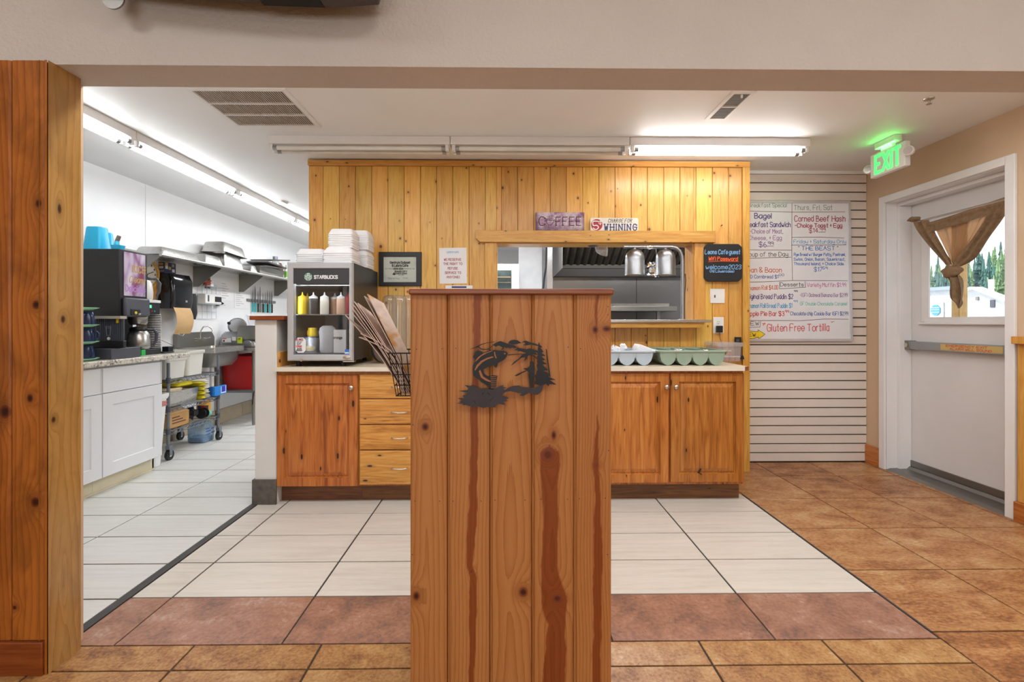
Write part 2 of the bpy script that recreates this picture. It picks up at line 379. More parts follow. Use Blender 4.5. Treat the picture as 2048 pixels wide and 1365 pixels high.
# ------------------------------------------------------------------ boards with a figure of their own
def figured(name, parent, mat, p0, U, Wv, N, w, h, thick, seed=0, lines=14, cath=0.0, xc=.5, knots=(), streaks=(), cell=(.003, .006), tone=0.0, groove=.003, tongue=0):
    """front face is a fine grid carrying growth-ring phase and heart/knot masks; p0 lower-left corner, U right, Wv up, N outwards"""
    p0 = Vector(p0); U = Vector(U); Wv = Vector(Wv); N = Vector(N); rng = np.random.RandomState(seed)
    nu = max(6, int(w/cell[0])); nv = max(6, int(h/cell[1]))
    u = np.linspace(0, w, nu+1); v = np.linspace(0, h, nv+1); uu, vv = np.meshgrid(u, v)
    def wob(t, k, a):
        return sum(a/(i+1)*np.sin(t*k*(i+1)*1.3+rng.uniform(0, 6.28)) for i in range(4))
    x = uu-w*xc
    ph = x*lines/w+wob(vv, 3.0, .35)+wob(vv*1.0+uu*20, 1.3, .12)
    if cath: ph = np.where(np.abs(x) < 9, np.sqrt((x*lines/w)**2+(cath*(vv+rng.uniform(0, 1))*1.0)**2*.12+.02)+cath*.7*vv*2.0+wob(vv, 2.2, .5), ph)
    knot = np.zeros_like(uu); stk = np.zeros_like(uu); ton = .5+tone+.5*(wob(vv, 1.1, .12)+wob(uu*30, 1.0, .1)+wob(vv*.6+uu*14, 1.7, .1))
    for (kx, kz, rx, rz, s_) in knots:
        d = np.sqrt(((uu-kx)/rx)**2+((vv-kz)/rz)**2)
        ph = ph+2.2*np.exp(-(((uu-kx)/(rx*3))**2+((vv-kz)/(rz*4))**2))*np.sign(kx-w*xc+1e-4)
        ph = np.where(d < 2.0, d*2.6+ph*.0, ph)*1.0
        knot = np.maximum(knot, s_*np.clip(1.45-d, 0, 1))
        stk = np.maximum(stk, .45*s_*np.clip(1-(d-1)/2.0, 0, 1))
    for pts in streaks:
        zz = [q[0] for q in pts]; cx = np.interp(vv, zz, [q[1] for q in pts]); hw = np.interp(vv, zz, [q[2] for q in pts])
        e = (np.abs(uu-cx+wob(vv, 23, .0012)+wob(vv, 61, .0006))-hw)/.0022
        stk = np.maximum(stk, np.clip(.5-e, 0, 1)*(hw > .0004))
    dep = -(uu < .0075).astype(float)*.005*float(bool(tongue))-np.clip((groove*1.6-uu)/(groove*1.6), 0, 1)*.004*(groove > 0)-np.clip((uu-(w-groove*1.6))/(groove*1.6), 0, 1)*.004*(groove > 0)
    base = np.array(p0-(wloc(parent)))
    P = base+uu[..., None]*np.array(U)+vv[..., None]*np.array(Wv)+dep[..., None]*np.array(N)
    P = P.reshape(-1, 3); n1 = nu+1; F = []
    idx = np.arange((nu+1)*(nv+1)).reshape(nv+1, nu+1)
    quads = np.stack([idx[:-1, :-1], idx[:-1, 1:], idx[1:, 1:], idx[1:, :-1]], -1).reshape(-1, 4).tolist()
    nb = len(P); B = np.array([base-np.array(N)*thick+a*w*np.array(U)+b*h*np.array(Wv) for a, b in ((0, 0), (1, 0), (1, 1), (0, 1))])
    left = idx[:, 0].tolist(); right = idx[:, -1].tolist(); bot = idx[0].tolist(); top = idx[-1].tolist()
    quads += [bot[::-1]+[nb, nb+1], right[::-1]+[nb+1, nb+2], top+[nb+2, nb+3], left+[nb+3, nb], [nb+3, nb+2, nb+1, nb]]
    me = bpy.data.meshes.new(name); me.from_pydata(np.vstack([P, B]).tolist(), [], quads)
    a = me.attributes.new('g', 'FLOAT', 'POINT'); a.data.foreach_set('value', np.concatenate([ph.ravel()+7, np.zeros(4)]).astype(np.float32))
    c = me.attributes.new('m', 'FLOAT_COLOR', 'POINT')
    cc = np.stack([stk.ravel(), knot.ravel(), ton.ravel(), np.ones(stk.size)], -1); cc = np.vstack([cc, np.array([[0, 0, .4, 1]]*4)])
    c.data.foreach_set('color', cc.ravel().astype(np.float32))
    me.materials.append(mat); o = bpy.data.objects.new(name, me); COL.objects.link(o); o.parent = parent
    return o
# ------------------------------------------------------------------ materials
M = {}
M['white_tile'] = None
def tile_mat(name, stops, sc, stretch=(1, 1, 1), rough=.35, fine=.25, bump=.0006, speck=None):
    n = NT(name, rough); r = n.rnd()
    off = n.comb(n.math('MULTIPLY', r, 41.0), n.math('MULTIPLY', r, 23.0), 0.0)
    ad = n.node('ShaderNodeVectorMath', operation='ADD'); n.put(ad.inputs[0], n.coord()); n.put(ad.inputs[1], off)
    v = n.map(ad.outputs[0], stretch)
    a = n.noise(v, sc, 6, .62, .4); b = n.noise(v, sc*9, 3, .6)
    f = n.math('MULTIPLY_ADD', b, fine, n.math('MULTIPLY', a, 1-fine))
    f = n.math('ADD', f, n.math('MULTIPLY_ADD', n.math('FRACT', n.math('MULTIPLY', r, 9.1)), .07, -.035))
    cc = n.ramp(f, stops)
    if speck:
        cc = n.mix(n.math('MULTIPLY', n.mr(n.noise(v, sc*14, 4, .6, .6), .60, .70), n.mr(n.noise(v, sc*1.7, 2), .44, .6, .15, .85)), cc, speck)
    n.col(cc); n.put(n.b.inputs['Roughness'], n.mr(f, .3, .7, rough*1.25, rough*.8)); n.bump(f, bump)
    return n.m
M['tile_white'] = tile_mat('white_streaked_tile', [(.34, C(198, 191, 180)), (.5, C(210, 204, 194)), (.66, C(218, 212, 203))], 4, (.5, 7, 1), .34, .3)
M['tile_kit'] = tile_mat('pale_grey_tile', [(.34, C(203, 203, 199)), (.5, C(211, 211, 208)), (.66, C(217, 217, 214))], 4, (.5, 7, 1), .34, .3)
M['tile_orange'] = tile_mat('rust_stone_tile', [(.28, C(84, 50, 26)), (.42, C(140, 90, 52)), (.50, C(168, 116, 70)), (.60, C(186, 144, 96)), (.72, C(204, 180, 142))], 7, (.7, 1.3, 1), .4, .42, .0012, C(70, 42, 26))
M['tile_gold'] = tile_mat('gold_brown_tile', [(.26, C(78, 46, 24)), (.38, C(128, 84, 48)), (.48, C(162, 115, 66)), (.60, C(182, 143, 92)), (.72, C(196, 174, 138))], 9, (1, 1, 1), .42, .42, .0012, C(62, 38, 22))
M['tile_brown'] = tile_mat('plum_brown_tile', [(.28, C(88, 70, 64)), (.40, C(126, 92, 78)), (.49, C(152, 108, 86)), (.57, C(164, 122, 100)), (.68, C(182, 160, 148))], 6.5, (1, 1, 1), .4, .34, .001, C(84, 58, 50))
M['grout'] = plain('dark_grout', C(52, 49, 47), .9, var=.1, scale=40)
M['grout_b'] = plain('brown_grout', C(70, 54, 40), .9, var=.1, scale=40)
M['strip'] = plain('dark_rubber_strip', C(68, 66, 66), .7, var=.08, scale=30)
M['ceil'] = plain('ceiling_paint', C(238, 238, 238), .55, var=.015, scale=2)
M['beige'] = plain('beige_textured_paint', C(203, 195, 187), .62, var=.02, scale=3, bump=.0035, bscale=85)
M['tan'] = plain('tan_wall_paint', C(206, 178, 148), .6, var=.02, scale=3, bump=.001, bscale=90)
M['frp'] = plain('white_wall_panel', C(228, 229, 231), .4, var=.012, scale=3, bump=.0004, bscale=160)
M['offwhite'] = plain('offwhite_paint', C(222, 220, 216), .5, var=.02, scale=4)
M['door'] = plain('door_paint', C(222, 219, 217), .42, var=.02, scale=3)
M['trim_w'] = plain('white_trim_paint', C(232, 230, 229), .35, var=.015, scale=5)
M['slat'] = plain('slat_laminate', C(222, 212, 203), .42, var=.02, scale=5)
M['slot'] = plain('slot_dark_plastic', C(70, 62, 56), .8)  # dark backing that shows in the gaps between slats
M['pine'] = knotty('honey_pine', C(228, 182, 100), C(218, 166, 80), C(200, 142, 58), C(112, 62, 26), kn=.55, ring=60, rough=.3)
M['pine_x'] = knotty('honey_pine_rail', C(218, 168, 88), C(206, 150, 68), C(190, 130, 52), C(104, 58, 24), axis='X', kn=.5, kscale=(6, 12), ring=60, rough=.32, varia=.04)
M['pine_jamb'] = knotty('honey_pine_casing', C(220, 172, 92), C(208, 154, 72), C(192, 134, 54), C(104, 58, 24), kn=.4, kscale=(8, 5), ring=60, rough=.32, varia=.05)
M['hick'] = knotty('stained_hickory', C(196, 128, 60), C(174, 102, 40), C(128, 68, 24), C(58, 28, 12), kn=.45, kscale=(9, 3.4), ksize=.04, ring=42, rough=.33, varia=.10, crack=.65)
M['hick_x'] = knotty('stained_hickory_drawer', C(220, 160, 88), C(204, 136, 64), C(160, 98, 42), C(60, 30, 14), axis='X', kn=.45, kscale=(4, 11), ksize=.045, ring=42, rough=.33, varia=.08, crack=.9)
M['hick_y'] = knotty('stained_base_board', C(196, 132, 64), C(176, 108, 44), C(142, 80, 28), C(60, 30, 14), axis='Y', kn=.3, ring=42, rough=.35)
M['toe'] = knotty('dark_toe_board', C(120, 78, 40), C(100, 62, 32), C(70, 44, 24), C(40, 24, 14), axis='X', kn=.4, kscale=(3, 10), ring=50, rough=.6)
M['cap'] = knotty('red_brown_top_board', C(150, 78, 32), C(132, 64, 24), C(112, 50, 18), C(70, 32, 14), axis='X', kn=.05, ring=50, rough=.3, varia=.04)
M['podium'] = figured_mat('figured_pine_front', C(184, 126, 72), C(165, 101, 50), C(140, 78, 34), C(136, 62, 18), C(120, 60, 36))
M['pillar'] = figured_mat('stained_pine_pillar', C(180, 108, 42), C(156, 84, 28), C(118, 60, 18), C(104, 52, 18), C(92, 36, 16), .36, .1, .7)
M['pillar_s'] = figured_mat('pale_stained_pine_side', C(180, 138, 78), C(162, 116, 58), C(136, 90, 38), C(116, 74, 32), C(82, 46, 22), .3, .5, .45)
M['black'] = plain('black_plastic', C(22, 23, 26), .4, var=.08)
M['matblack'] = plain('black_matte', C(28, 28, 30), .7, var=.05)
M['charcoal'] = plain('charcoal_plastic', C(78, 80, 90), .42, var=.06)
M['steel'] = brushed('stainless_steel', C(200, 198, 194), .3)
M['steel_d'] = brushed('dull_stainless_steel', C(150, 148, 144), .42)
M['alu'] = brushed('aluminium', C(168, 169, 172), .34)
M['zinc'] = brushed('grey_epoxy_wire', C(128, 134, 142), .4, metal=.6)
M['chrome'] = plain('chrome', C(225, 225, 226), .12, 1.0, var=.01)
M['nickel'] = plain('satin_nickel', C(205, 196, 184), .28, 1.0, var=.02)
M['white'] = plain('white_plastic', C(232, 232, 230), .4, var=.015)
M['foam'] = plain('foam', C(238, 238, 240), .6, var=.015)
M['paper'] = plain('white_paper', C(234, 233, 236), .8, var=.01)
M['cab_w'] = plain('white_cabinet_paint', C(226, 227, 230), .4, var=.01)
def speck(name, base, spots, sc=90):
    n = NT(name, .35); v = n.coord(); a = n.noise(v, sc, 4, .7); b = n.noise(v, sc*.25, 3)
    f = n.math('MULTIPLY_ADD', b, .4, n.math('MULTIPLY', a, .6)); n.col(n.ramp(f, [(.36, spots), (.44, tuple(.6*x for x in base[:3])+(1,)), (.52, base)])); return n.m
M['granite'] = speck('speckled_laminate', C(216, 210, 198), C(88, 76, 62), 60)
M['counter'] = plain('cream_laminate', C(222, 208, 184), .32, var=.02)
M['green_tray'] = plain('mint_plastic', C(168, 226, 188), .4)
M['navy'] = plain('navy_glaze', C(36, 52, 92), .12, var=.1)
M['cyan'] = plain('cyan_plastic', C(22, 178, 226), .35, var=.03)
M['teal'] = plain('teal_plastic', C(40, 178, 184), .4)
M['yellow'] = plain('yellow_plastic', C(232, 196, 28), .4)
M['red'] = plain('red_plastic', C(186, 26, 30), .4, var=.03)
M['blue'] = plain('blue_card', C(40, 112, 200), .5)
M['kraft'] = plain('kraft_paper', C(200, 164, 116), .8, var=.05)
M['brownbox'] = plain('corrugated_card', C(188, 146, 92), .85, var=.05)
M['tan_tile'] = plain('tan_base_tile', C(176, 162, 138), .5, var=.05)
M['toe_w'] = plain('cream_toe_board', C(216, 206, 176), .5, var=.03)
M['slate'] = plain('slate_base_tile', C(96, 90, 84), .6, var=.18, scale=25)
M['sage'] = plain('sage_plastic', C(146, 164, 148), .38)
M['blugrey'] = plain('blue_grey_plastic', C(176, 190, 202), .38)
M['burlap'] = None
n = NT('burlap', .9); v = n.coord(); wv = n.node('ShaderNodeTexWave'); n.put(wv.inputs['Vector'], v); wv.inputs['Scale'].default_value = 160; wv.bands_direction = 'Z'
wv2 = n.node('ShaderNodeTexWave'); n.put(wv2.inputs['Vector'], v); wv2.inputs['Scale'].default_value = 160; wv2.bands_direction = 'Y'
f = n.math('MULTIPLY_ADD', wv.outputs['Fac'], .25, n.math('MULTIPLY_ADD', wv2.outputs['Fac'], .25, n.math('MULTIPLY', n.noise(v, 40, 4), .6)))
n.col(n.ramp(f, [(.3, C(106, 82, 58)), (.8, C(160, 130, 98))])); M['burlap'] = n.m
n.b.inputs['Transmission Weight'].default_value = 0
sheer = glassy('sheer_burlap', C(176, 134, 96), 0.0, .9, .72, C(176, 138, 102)); M['sheer'] = sheer
M['glass'] = glassy('window_glass', (.97, .98, .98, 1), .03)
M['fglass'] = glassy('cooler_glass', (.95, .96, .97, 1), .05)
M['clearp'] = glassy('clear_plastic', (.95, .94, .92, 1), .12, .08, .12, C(235, 230, 220))
M['frostp'] = glassy('frosted_plastic', (.94, .94, .96, 1), .08, .2, .22, C(225, 226, 230))
M['film'] = glassy('clear_film', (.95, .95, .96, 1), .16, .12, .15, C(235, 235, 238))
M['water'] = glassy('blue_water_plastic', (.72, .85, .95, 1), .1, .05, .3, C(170, 200, 225))
M['lit'] = emit('lit_tube', (1, .99, .98, 1), 15)
M['lit_l'] = emit('lit_tube_kitchen', (.96, .985, 1, 1), 13)
M['exit'] = emit('exit_green', (.05, 1.0, .12, 1), 1.6)
M['led'] = emit('cooler_led', (.9, .95, 1, 1), 30)
M['disp'] = emit('green_display', (.1, .75, .35, 1), .7)
def ink(name, c): 
    return plain('ink_'+name, c, .6, var=0)
INK = {k: ink(k, C(*c)) for k, c in dict(black=(40, 38, 40), navy=(46, 58, 110), purple=(70, 46, 120), crimson=(156, 40, 66), blue=(56, 118, 190), orange=(206, 104, 60), pink=(204, 110, 170),
        green=(90, 130, 100), teal=(110, 200, 180), red=(206, 58, 66), violet=(150, 110, 160), brown=(96, 58, 52), chalkblue=(130, 180, 226), chalkorange=(238, 96, 40), cobalt=(70, 96, 170), cyan=(70, 160, 210),
        gold=(196, 160, 90), lilac=(180, 130, 200), white=(232, 232, 232), grey=(150, 150, 152), salmon=(200, 110, 96), sky=(150, 190, 220), wine=(60, 30, 50), lime=(206, 226, 40), dgreen=(40, 120, 90)).items()}
# ================================================================== SETTING
WL, WR, ZC = -3.39, 3.10, 2.50           # kitchen wall on the west, door wall on the east, ceiling
YP, YS = 3.82, 4.06                       # front of the pine wall, front of the slat wall
# floor
fl = struct('floor')
build('slab', MB().box(-5.0, WR, -4.6, 1.80, -.12, -.004).box(1.65, WR+.30, 1.8, 4.2, -.12, -.004), M['grout_b'], fl)
build('slab', MB().box(WL-.1, 1.65, 1.80, 8.7, -.12, -.004), M['grout'], fl)
def tiles(xs, ys, mat, gx=.0022, gy=.0018):
    for i in range(len(xs)-1):
        for j in range(len(ys)-1):
            if xs[i+1]-xs[i] < .01: continue
            build('tile', MB().box(xs[i]+gx, xs[i+1]-gx, ys[j]+gy, ys[j+1]-gy, -.010, 0), mat, fl, loc=(xs[i], ys[j], 0), bevel=.001, seg=1)
r0, dr = 1.79, .3025
tiles([WL, -2.89, -2.282, -1.678], [r0+dr*k for k in range(0, 23)], M['tile_kit'], .0038, .005)
wx = [-1.634, -1.455, -.836, -.217, .402, 1.021, 1.645]
tiles(wx, [r0+.31, r0+.31+.303, r0+.31+.606, r0+.31+.909, r0+.31+1.212], M['tile_white'], .0045, .0042)
tiles(wx, [r0, r0+.31], M['tile_brown'], .0032, .003)
tiles([1.65, 2.125, 2.59, 3.055, 3.10], [.90, 1.36, 1.83, 2.29, 2.755, 3.225, 3.70, 4.06], M['tile_orange'], .004, .004)
tiles([1.56, 1.65], [3.313, 3.70, 4.06], M['tile_orange'], .002)
fx = [-2.565, -2.095, -1.625, -1.155, -.685, -.215, .255, .725, 1.192, 1.65]
tiles(fx, [.72, 1.19, 1.66], M['tile_gold'], .004, .0035); tiles(fx, [1.66, r0], M['tile_gold'], .004, .0035)
build('border_strip', MB().box(-1.676, -1.636, 1.79, 3.2, -.010, .0015), M['strip'], fl)
build('border_strip', MB().box(1.646, 1.654, 1.83, 3.3, -.010, .001), M['strip'], fl)
build('slab', MB().box(-5.0, WR, -4.6, .72, -.01, 0), M['tile_gold'], fl)
# ceilings
ce = struct('ceiling')
build('kitchen_ceiling', MB().box(WL-.1, WR+.3, 1.80, 8.7, ZC, ZC+.12), M['ceil'], ce)
build('dining_ceiling', MB().box(-5.1, WR+.3, -4.7, 1.68, 2.92, 3.04), M['ceil'], ce)
# beam over the opening
bm_ = struct('beam')
build('beam_face', MB().box(-5.0, WR+.02, 1.675, 1.83, 2.094, 2.92), M['beige'], bm_)
# walls
wl_ = struct('wall_left')
build('panel_sheet', MB().box(WL-.1, WL, 1.83, 4.55, 0, ZC), M['frp'], wl_); build('panel_sheet', MB().box(WL-.1, WL, 4.552, 6.95, 0, ZC), M['frp'], wl_); build('panel_sheet', MB().box(WL-.1, WL, 6.952, 8.7, 0, ZC), M['frp'], wl_)
build('joint_batten', MB().box(WL, WL+.004, 4.535, 4.565, .2, ZC), M['frp'], wl_)
for k in range(9):
    y = 4.25+.48*k
    build('base_tile', MB().box(WL, WL+.012, y+.002, y+.478, .002, .17), M['tan_tile'], wl_, bevel=.002, seg=1)
wk = struct('wall_kitchen'); build('panel_sheet', MB().box(WL, 3.4, 8.6, 8.7, 0, ZC), M['frp'], wk)
we = struct('wall_end'); build('panel_sheet', MB().box(3.3, 3.4, 4.2, 8.6, 0, ZC), M['frp'], we)
wr = struct('wall_right')
DY0, DY1, DZ, DT = 2.91, 3.85, 2.172, .185     # door opening
m = MB(); m.box(WR, WR+.2, DY1, 4.3, 0, ZC); m.box(WR, WR+.2, DY0, DY1, DZ, ZC); m.box(WR, WR+.2, 1.83, DY0, 0, ZC); m.box(WR, WR+.2, -4.6, 1.83, 0, 2.92)
build('painted_wall', m, M['tan'], wr)
wd = struct('wall_dining')
build('painted_wall', MB().box(-5.1, WR+.2, -4.7, -4.6, 0, 2.92).box(-5.1, -5.0, -4.6, 1.67, 0, 2.92), M['beige'], wd)
# left pillar: end of the partition, boarded
pl = struct('pillar', (-1.56, 1.65, 0))
build('partition_core', MB().box(-5.0, -1.60, 1.672, 1.83, 0, 2.092), M['tan'], pl)
PYF = 1.65
xa, xb, xc_ = PY(22, 0, PYF).x, PY(90, 0, PYF).x, PY(97.5, 0, PYF).x
zt = 2.094
def kpx(px, py, Yp, x0): p = PY(px, py, Yp); return (p.x-x0, p.z)
ka = [(*kpx(77, 407, PYF, xa), .010, .013, 1), (*kpx(72, 610, PYF, xa), .012, .014, 1), (*kpx(60, 797, PYF, xa), .010, .014, 1), (*kpx(71, 1005, PYF, xa), .014, .016, 1), (*kpx(29, 1216, PYF, xa), .007, .007, 1)]
figured('plank', pl, M['pillar'], (xa, PYF, .115), (1, 0, 0), (0, 0, 1), (0, -1, 0), xb-xa-.002, zt-.115, .02, 3, 5, .0, .4, [(a, b-.115, c, d, e) for a, b, c, d, e in ka], tone=.0)
xo = xa-.125
kb = [(*kpx(10, 824, PYF, xo), .017, .022, 1)]
figured('plank', pl, M['pillar'], (xo, PYF, .115), (1, 0, 0), (0, 0, 1), (0, -1, 0), .123, zt-.115, .02, 5, 7, 1.4, .4, [(a, b-.115, c, d, e) for a, b, c, d, e in kb], tone=-.12)
for k in range(1, 9):
    build('plank', MB().box(xo-.125*k, xo-.125*k+.123, PYF, PYF+.02, .115, zt), M['hick'], pl, bevel=.004)
figured('corner_bead', pl, M['pillar'], (xb, PYF-.004, .0), (1, 0, 0), (0, 0, 1), (0, -1, 0), xc_-xb, zt, .02, 9, 3, 0, .5, tone=-.05, groove=0)
ys0, ys1 = PYF-.004, 1.775
sx0 = xc_
def kside(px, py):
    p = PX(px, py, sx0); return (p.y-ys0, p.z)
ks = [(*kside(119, 418), .007, .017, 1), (*kside(126, 639), .008, .013, 1), (*kside(107, 840), .007, .010, 1), (*kside(128, 1165), .004, .03, .35)]
figured('side_board', pl, M['pillar_s'], (sx0, ys0, 0), (0, 1, 0), (0, 0, 1), (1, 0, 0), ys1-ys0, zt, .03, 11, 5, .5, .4, ks, cell=(.002, .006), tone=.05, groove=0)
build('skirting', MB().box(-3.0, xc_-.012, PYF-.012, PYF+.004, 0, .113), M['cap'], pl, bevel=.003)
# pine wall (behind the counter) with the serving hatch
wb = struct('wall_back', (0, YP, 0))
XL, XRt = PY(617, 400, YP).x, PY(1484, 400, YP).x
OX0, OX1 = PY(993, 500, YP).x, PY(1387, 500, YP).x
OZ0, OZ1 = PY(1200, 640, YP).z, PY(1200, 487, YP).z
TH = .15
ZT = PY(1000, 333.5, YP).z; ZTT = PY(1000, 322.5, YP).z
m = MB(); m.box(XL, OX0, YP+.018, YP+TH, 0, ZTT).box(OX1, 1.94, YP+.018, YP+TH, 0, ZTT).box(OX0, OX1, YP+.018, YP+TH, OZ1, ZTT).box(OX0, OX1, YP+.018, YP+TH, 0, OZ0-.02)
build('wall_core', m, M['pine'], wb)
edges = [XL]+[PY(646+32.45*k, 400, YP).x for k in range(0, 26)]+[XRt]
for i in range(len(edges)-1):
    a, b = edges[i]+.0012, edges[i+1]-.0012
    spans = [(.85, ZT)]
    if b > OX0 and a < OX1:
        if a < OX0: pieces = [(a, OX0, .85, ZT), (OX0, b, .85, OZ0-.02), (OX0, b, OZ1, ZT)]
        elif b > OX1: pieces = [(OX1, b, .85, ZT), (a, OX1, .85, OZ0-.02), (a, OX1, OZ1, ZT)]
        else: pieces = [(a, b, .85, OZ0-.02), (a, b, OZ1, ZT)]
    else: pieces = [(a, b, .85, ZT)]
    for q in pieces:
        if q[1]-q[0] > .01: build('plank', MB().box(q[0], q[1], YP, YP+.018, q[2], q[3]), M['pine'], wb, bevel=.0035, seg=2)
build('top_rail', MB().box(XL, PY(1498, 330, YP).x, YP-.018, YP+TH, ZT, ZTT), M['pine_x'], wb, bevel=.002)
build('corner_board', MB().box(XRt, PY(1498, 330, YP).x, YP-.016, YP+TH+.1, .0, ZT), M['pine_jamb'], wb, bevel=.002)
hx0, hx1 = PY(952, 475, YP).x, PY(1427, 475, YP).x
hz0, hz1 = PY(1200, 486.5, YP).z, PY(1200, 463.5, YP).z
cx = .035
build('hatch_header', MB().prism([(hx0, hz1), (hx1, hz1), (hx1, hz0), (hx0+.035, hz0), (hx0, hz0+.03)], 'XZ', YP-.045, YP+.0), M['pine_x'], wb, bevel=.002)
build('hatch_casing', MB().box(PY(970, 500, YP).x, OX0, YP-.02, YP, OZ0-.1, hz0), M['pine_jamb'], wb, bevel=.002)
build('hatch_casing', MB().box(OX1, PY(1408.5, 500, YP).x, YP-.02, YP, OZ0, hz0), M['pine_jamb'], wb, bevel=.002)
jy1 = YP+TH+.02
build('hatch_jamb', MB().box(OX0, OX0+.006, YP-.002, jy1, OZ0, OZ1-.006), M['pine_jamb'], wb); build('hatch_jamb', MB().box(OX1-.006, OX1, YP-.002, jy1, OZ0, OZ1-.006), M['pine_jamb'], wb)
build('hatch_head_jamb', MB().box(OX0, OX1, YP-.002, jy1, OZ1-.006, OZ1), M['pine_x'], wb)
sx1 = PY(1409, 640, YP).x
build('hatch_sill', MB().box(OX0-.09, sx1-.012, YP-.16, jy1+.03, OZ0-.022, OZ0), M['steel'], wb, bevel=.002)
sz = PY(1300, 656, YP-.14).z
sxe = PY(1409, 640, YP-.14).x
build('sill_apron', MB().prism([(OX0-.09, OZ0-.022), (sxe, OZ0-.022), (sxe, sz+.028), (sxe-.03, sz), (OX0-.09, sz)], 'XZ', YP-.14, YP), M['pine_x'], wb, bevel=.002)
# pony wall
pw = struct('wall_pony')
pwx0, pwx1 = -1.653, -1.512
build('painted_wall', MB().box(pwx0, pwx1, 3.17, YP+.1, 0, 1.215), M['offwhite'], pw, bevel=.003)
build('cap_board', MB().box(pwx0-.022, pwx1+.06, 3.14, YP+.0, 1.215, 1.243), M['cap'], pw, bevel=.004)
build('base_tile', MB().box(pwx0-.014, pwx1+.004, 3.155, 3.17, 0, .165), M['slate'], pw, bevel=.003)
build('base_tile', MB().box(pwx0-.014, pwx0, 3.17, YP, 0, .165), M['slate'], pw, bevel=.003)
build('end_splash', MB().box(pwx1, pwx1+.02, 3.18, YP, .905, 1.005), M['pine_jamb'], pw, bevel=.002)
# slat wall
sw = struct('wall_slatted', (2.4, YS, 0))
build('backing', MB().box(1.6, WR, YS+.012, YS+.15, 0, ZC), M['slot'], sw)
z = PY(1650, 925, YS).z; z0 = .004; k = 0
zs_top = PY(1650, 348.5, YS).z; nsl = 32; ps = (zs_top-z0)/nsl
for k in range(nsl):
    build('slat', MB().box(1.6, WR-.002, YS, YS+.014, z0+ps*k+.005, z0+ps*(k+1)-.004), M['slat'], sw, bevel=.0015, seg=1)
build('painted_wall', MB().box(1.6, WR, YS-.001, YS+.012, zs_top, ZC), M['ceil'], sw)
# skirting and wainscot on the right wall
build('skirting', MB().box(WR-.018, WR, 3.905, YS, 0, .155), M['hick_y'], struct('baseboard_right'), bevel=.003)
tr = struct('trim_1')
for k in range(14):
    y1 = 2.835-.1*k
    build('plank', MB().box(WR-.02, WR, y1-.098, y1, .12, 1.07), M['pine'], tr, bevel=.003)
build('cap_rail', MB().box(WR-.05, WR, 1.4, 2.845, 1.07, 1.115), M['pine_jamb'], tr, bevel=.004); build('skirting', MB().box(WR-.035, WR, 1.4, 2.845, 0, .12), M['hick_y'], tr, bevel=.003)
# door
dr_ = struct('door_1', (WR+DT, 3.38, 0))
XD = WR+DT
gy0, gy1, gz0, gz1 = 3.085, 3.662, 1.235, 1.985
m = MB(); m.box(XD, XD+.045, DY0, gy0-.04, .045, 2.165).box(XD, XD+.045, gy1+.045, DY1-.002, .045, 2.165).box(XD, XD+.045, gy0-.04, gy1+.045, .045, gz0-.03).box(XD, XD+.045, gy0-.04, gy1+.045, gz1+.03, 2.165)
build('door_leaf', m, M['door'], dr_)
m = MB()
for q in ((gy0-.05, gy0+.006, gz0-.03, gz1+.03), (gy1-.006, gy1+.055, gz0-.03, gz1+.03)): m.box(XD-.012, XD+.004, *q)
m.box(XD-.012, XD, gy0+.006, gy1-.006, gz1-.006, gz1+.03); m.box(XD-.016, XD, gy0-.03, gy1+.03, gz0-.035, gz0+.004)
build('window_moulding', m, M['trim_w'], dr_, bevel=.003)
build('window_sill', MB().box(XD-.03, XD, gy0-.05, gy1+.07, gz0-.052, gz0-.034), M['trim_w'], dr_, bevel=.004)
build('window_pane', MB().box(XD+.018, XD+.024, gy0-.04, gy1+.045, gz0-.03, gz1+.03), M['glass'], dr_)
def ybox(x0, x1, y0, y1, z0, z1): return MB().box(x0, x1, y0, y1, z0, z1)
build('door_casing', ybox(WR-.02, WR, DY1, DY1+.055, 0, DZ+.055), M['trim_w'], dr_, bevel=.003)
build('door_casing', ybox(WR-.02, WR, DY0-.058, DY0, 0, DZ+.055), M['trim_w'], dr_, bevel=.003)
build('door_casing', ybox(WR-.02, WR, DY0, DY1, DZ, DZ+.055), M['trim_w'], dr_, bevel=.003)
build('door_jamb', ybox(WR, XD+.06, DY1-.004, DY1+.0, 0, DZ), M['trim_w'], dr_); build('door_jamb', ybox(WR, XD+.06, DY0, DY0+.004, 0, DZ), M['trim_w'], dr_)
build('door_head', ybox(WR, XD+.06, DY0, DY1, DZ-.004, DZ), M['trim_w'], dr_)
m = MB(); m.box(WR+.085, XD-.002, DY1-.03, DY1-.0045, 0, DZ-.031).box(WR+.085, XD-.002, DY0+.0045, DY0+.03, 0, DZ-.031).box(WR+.084, XD-.002, DY0+.0045, DY1-.0045, DZ-.03, DZ-.0045)
build('door_stop', m, M['trim_w'], dr_, bevel=.002)
build('threshold', MB().prism([(WR-.01, 0), (WR+.03, .012), (XD-.04, .016), (XD-.02, .035), (XD+.06, .035), (XD+.06, 0)], 'XZ', DY0, DY1), M['steel_d'], dr_)
build('door_sweep', ybox(XD-.012, XD, DY0+.01, DY1-.01, .036, .085), M['steel_d'], dr_, bevel=.002)
pb = build('panic_bar', ybox(XD-.055, XD-.005, DY0+.02, DY1-.004, .985, 1.048), plain('bar_grey', C(150, 152, 156), .4, .2), dr_, bevel=.004)
build('end_cap', ybox(XD-.06, XD-.0, DY1-.075, DY1-.003, .98, 1.053), M['steel_d'], pb, bevel=.004)
build('key_cylinder', MB().lathe((XD-.0605, DY1-.045, 1.017), [(.017, -.004), (.017, 0)], 16, 'X'), M['nickel'], pb, smooth=40)
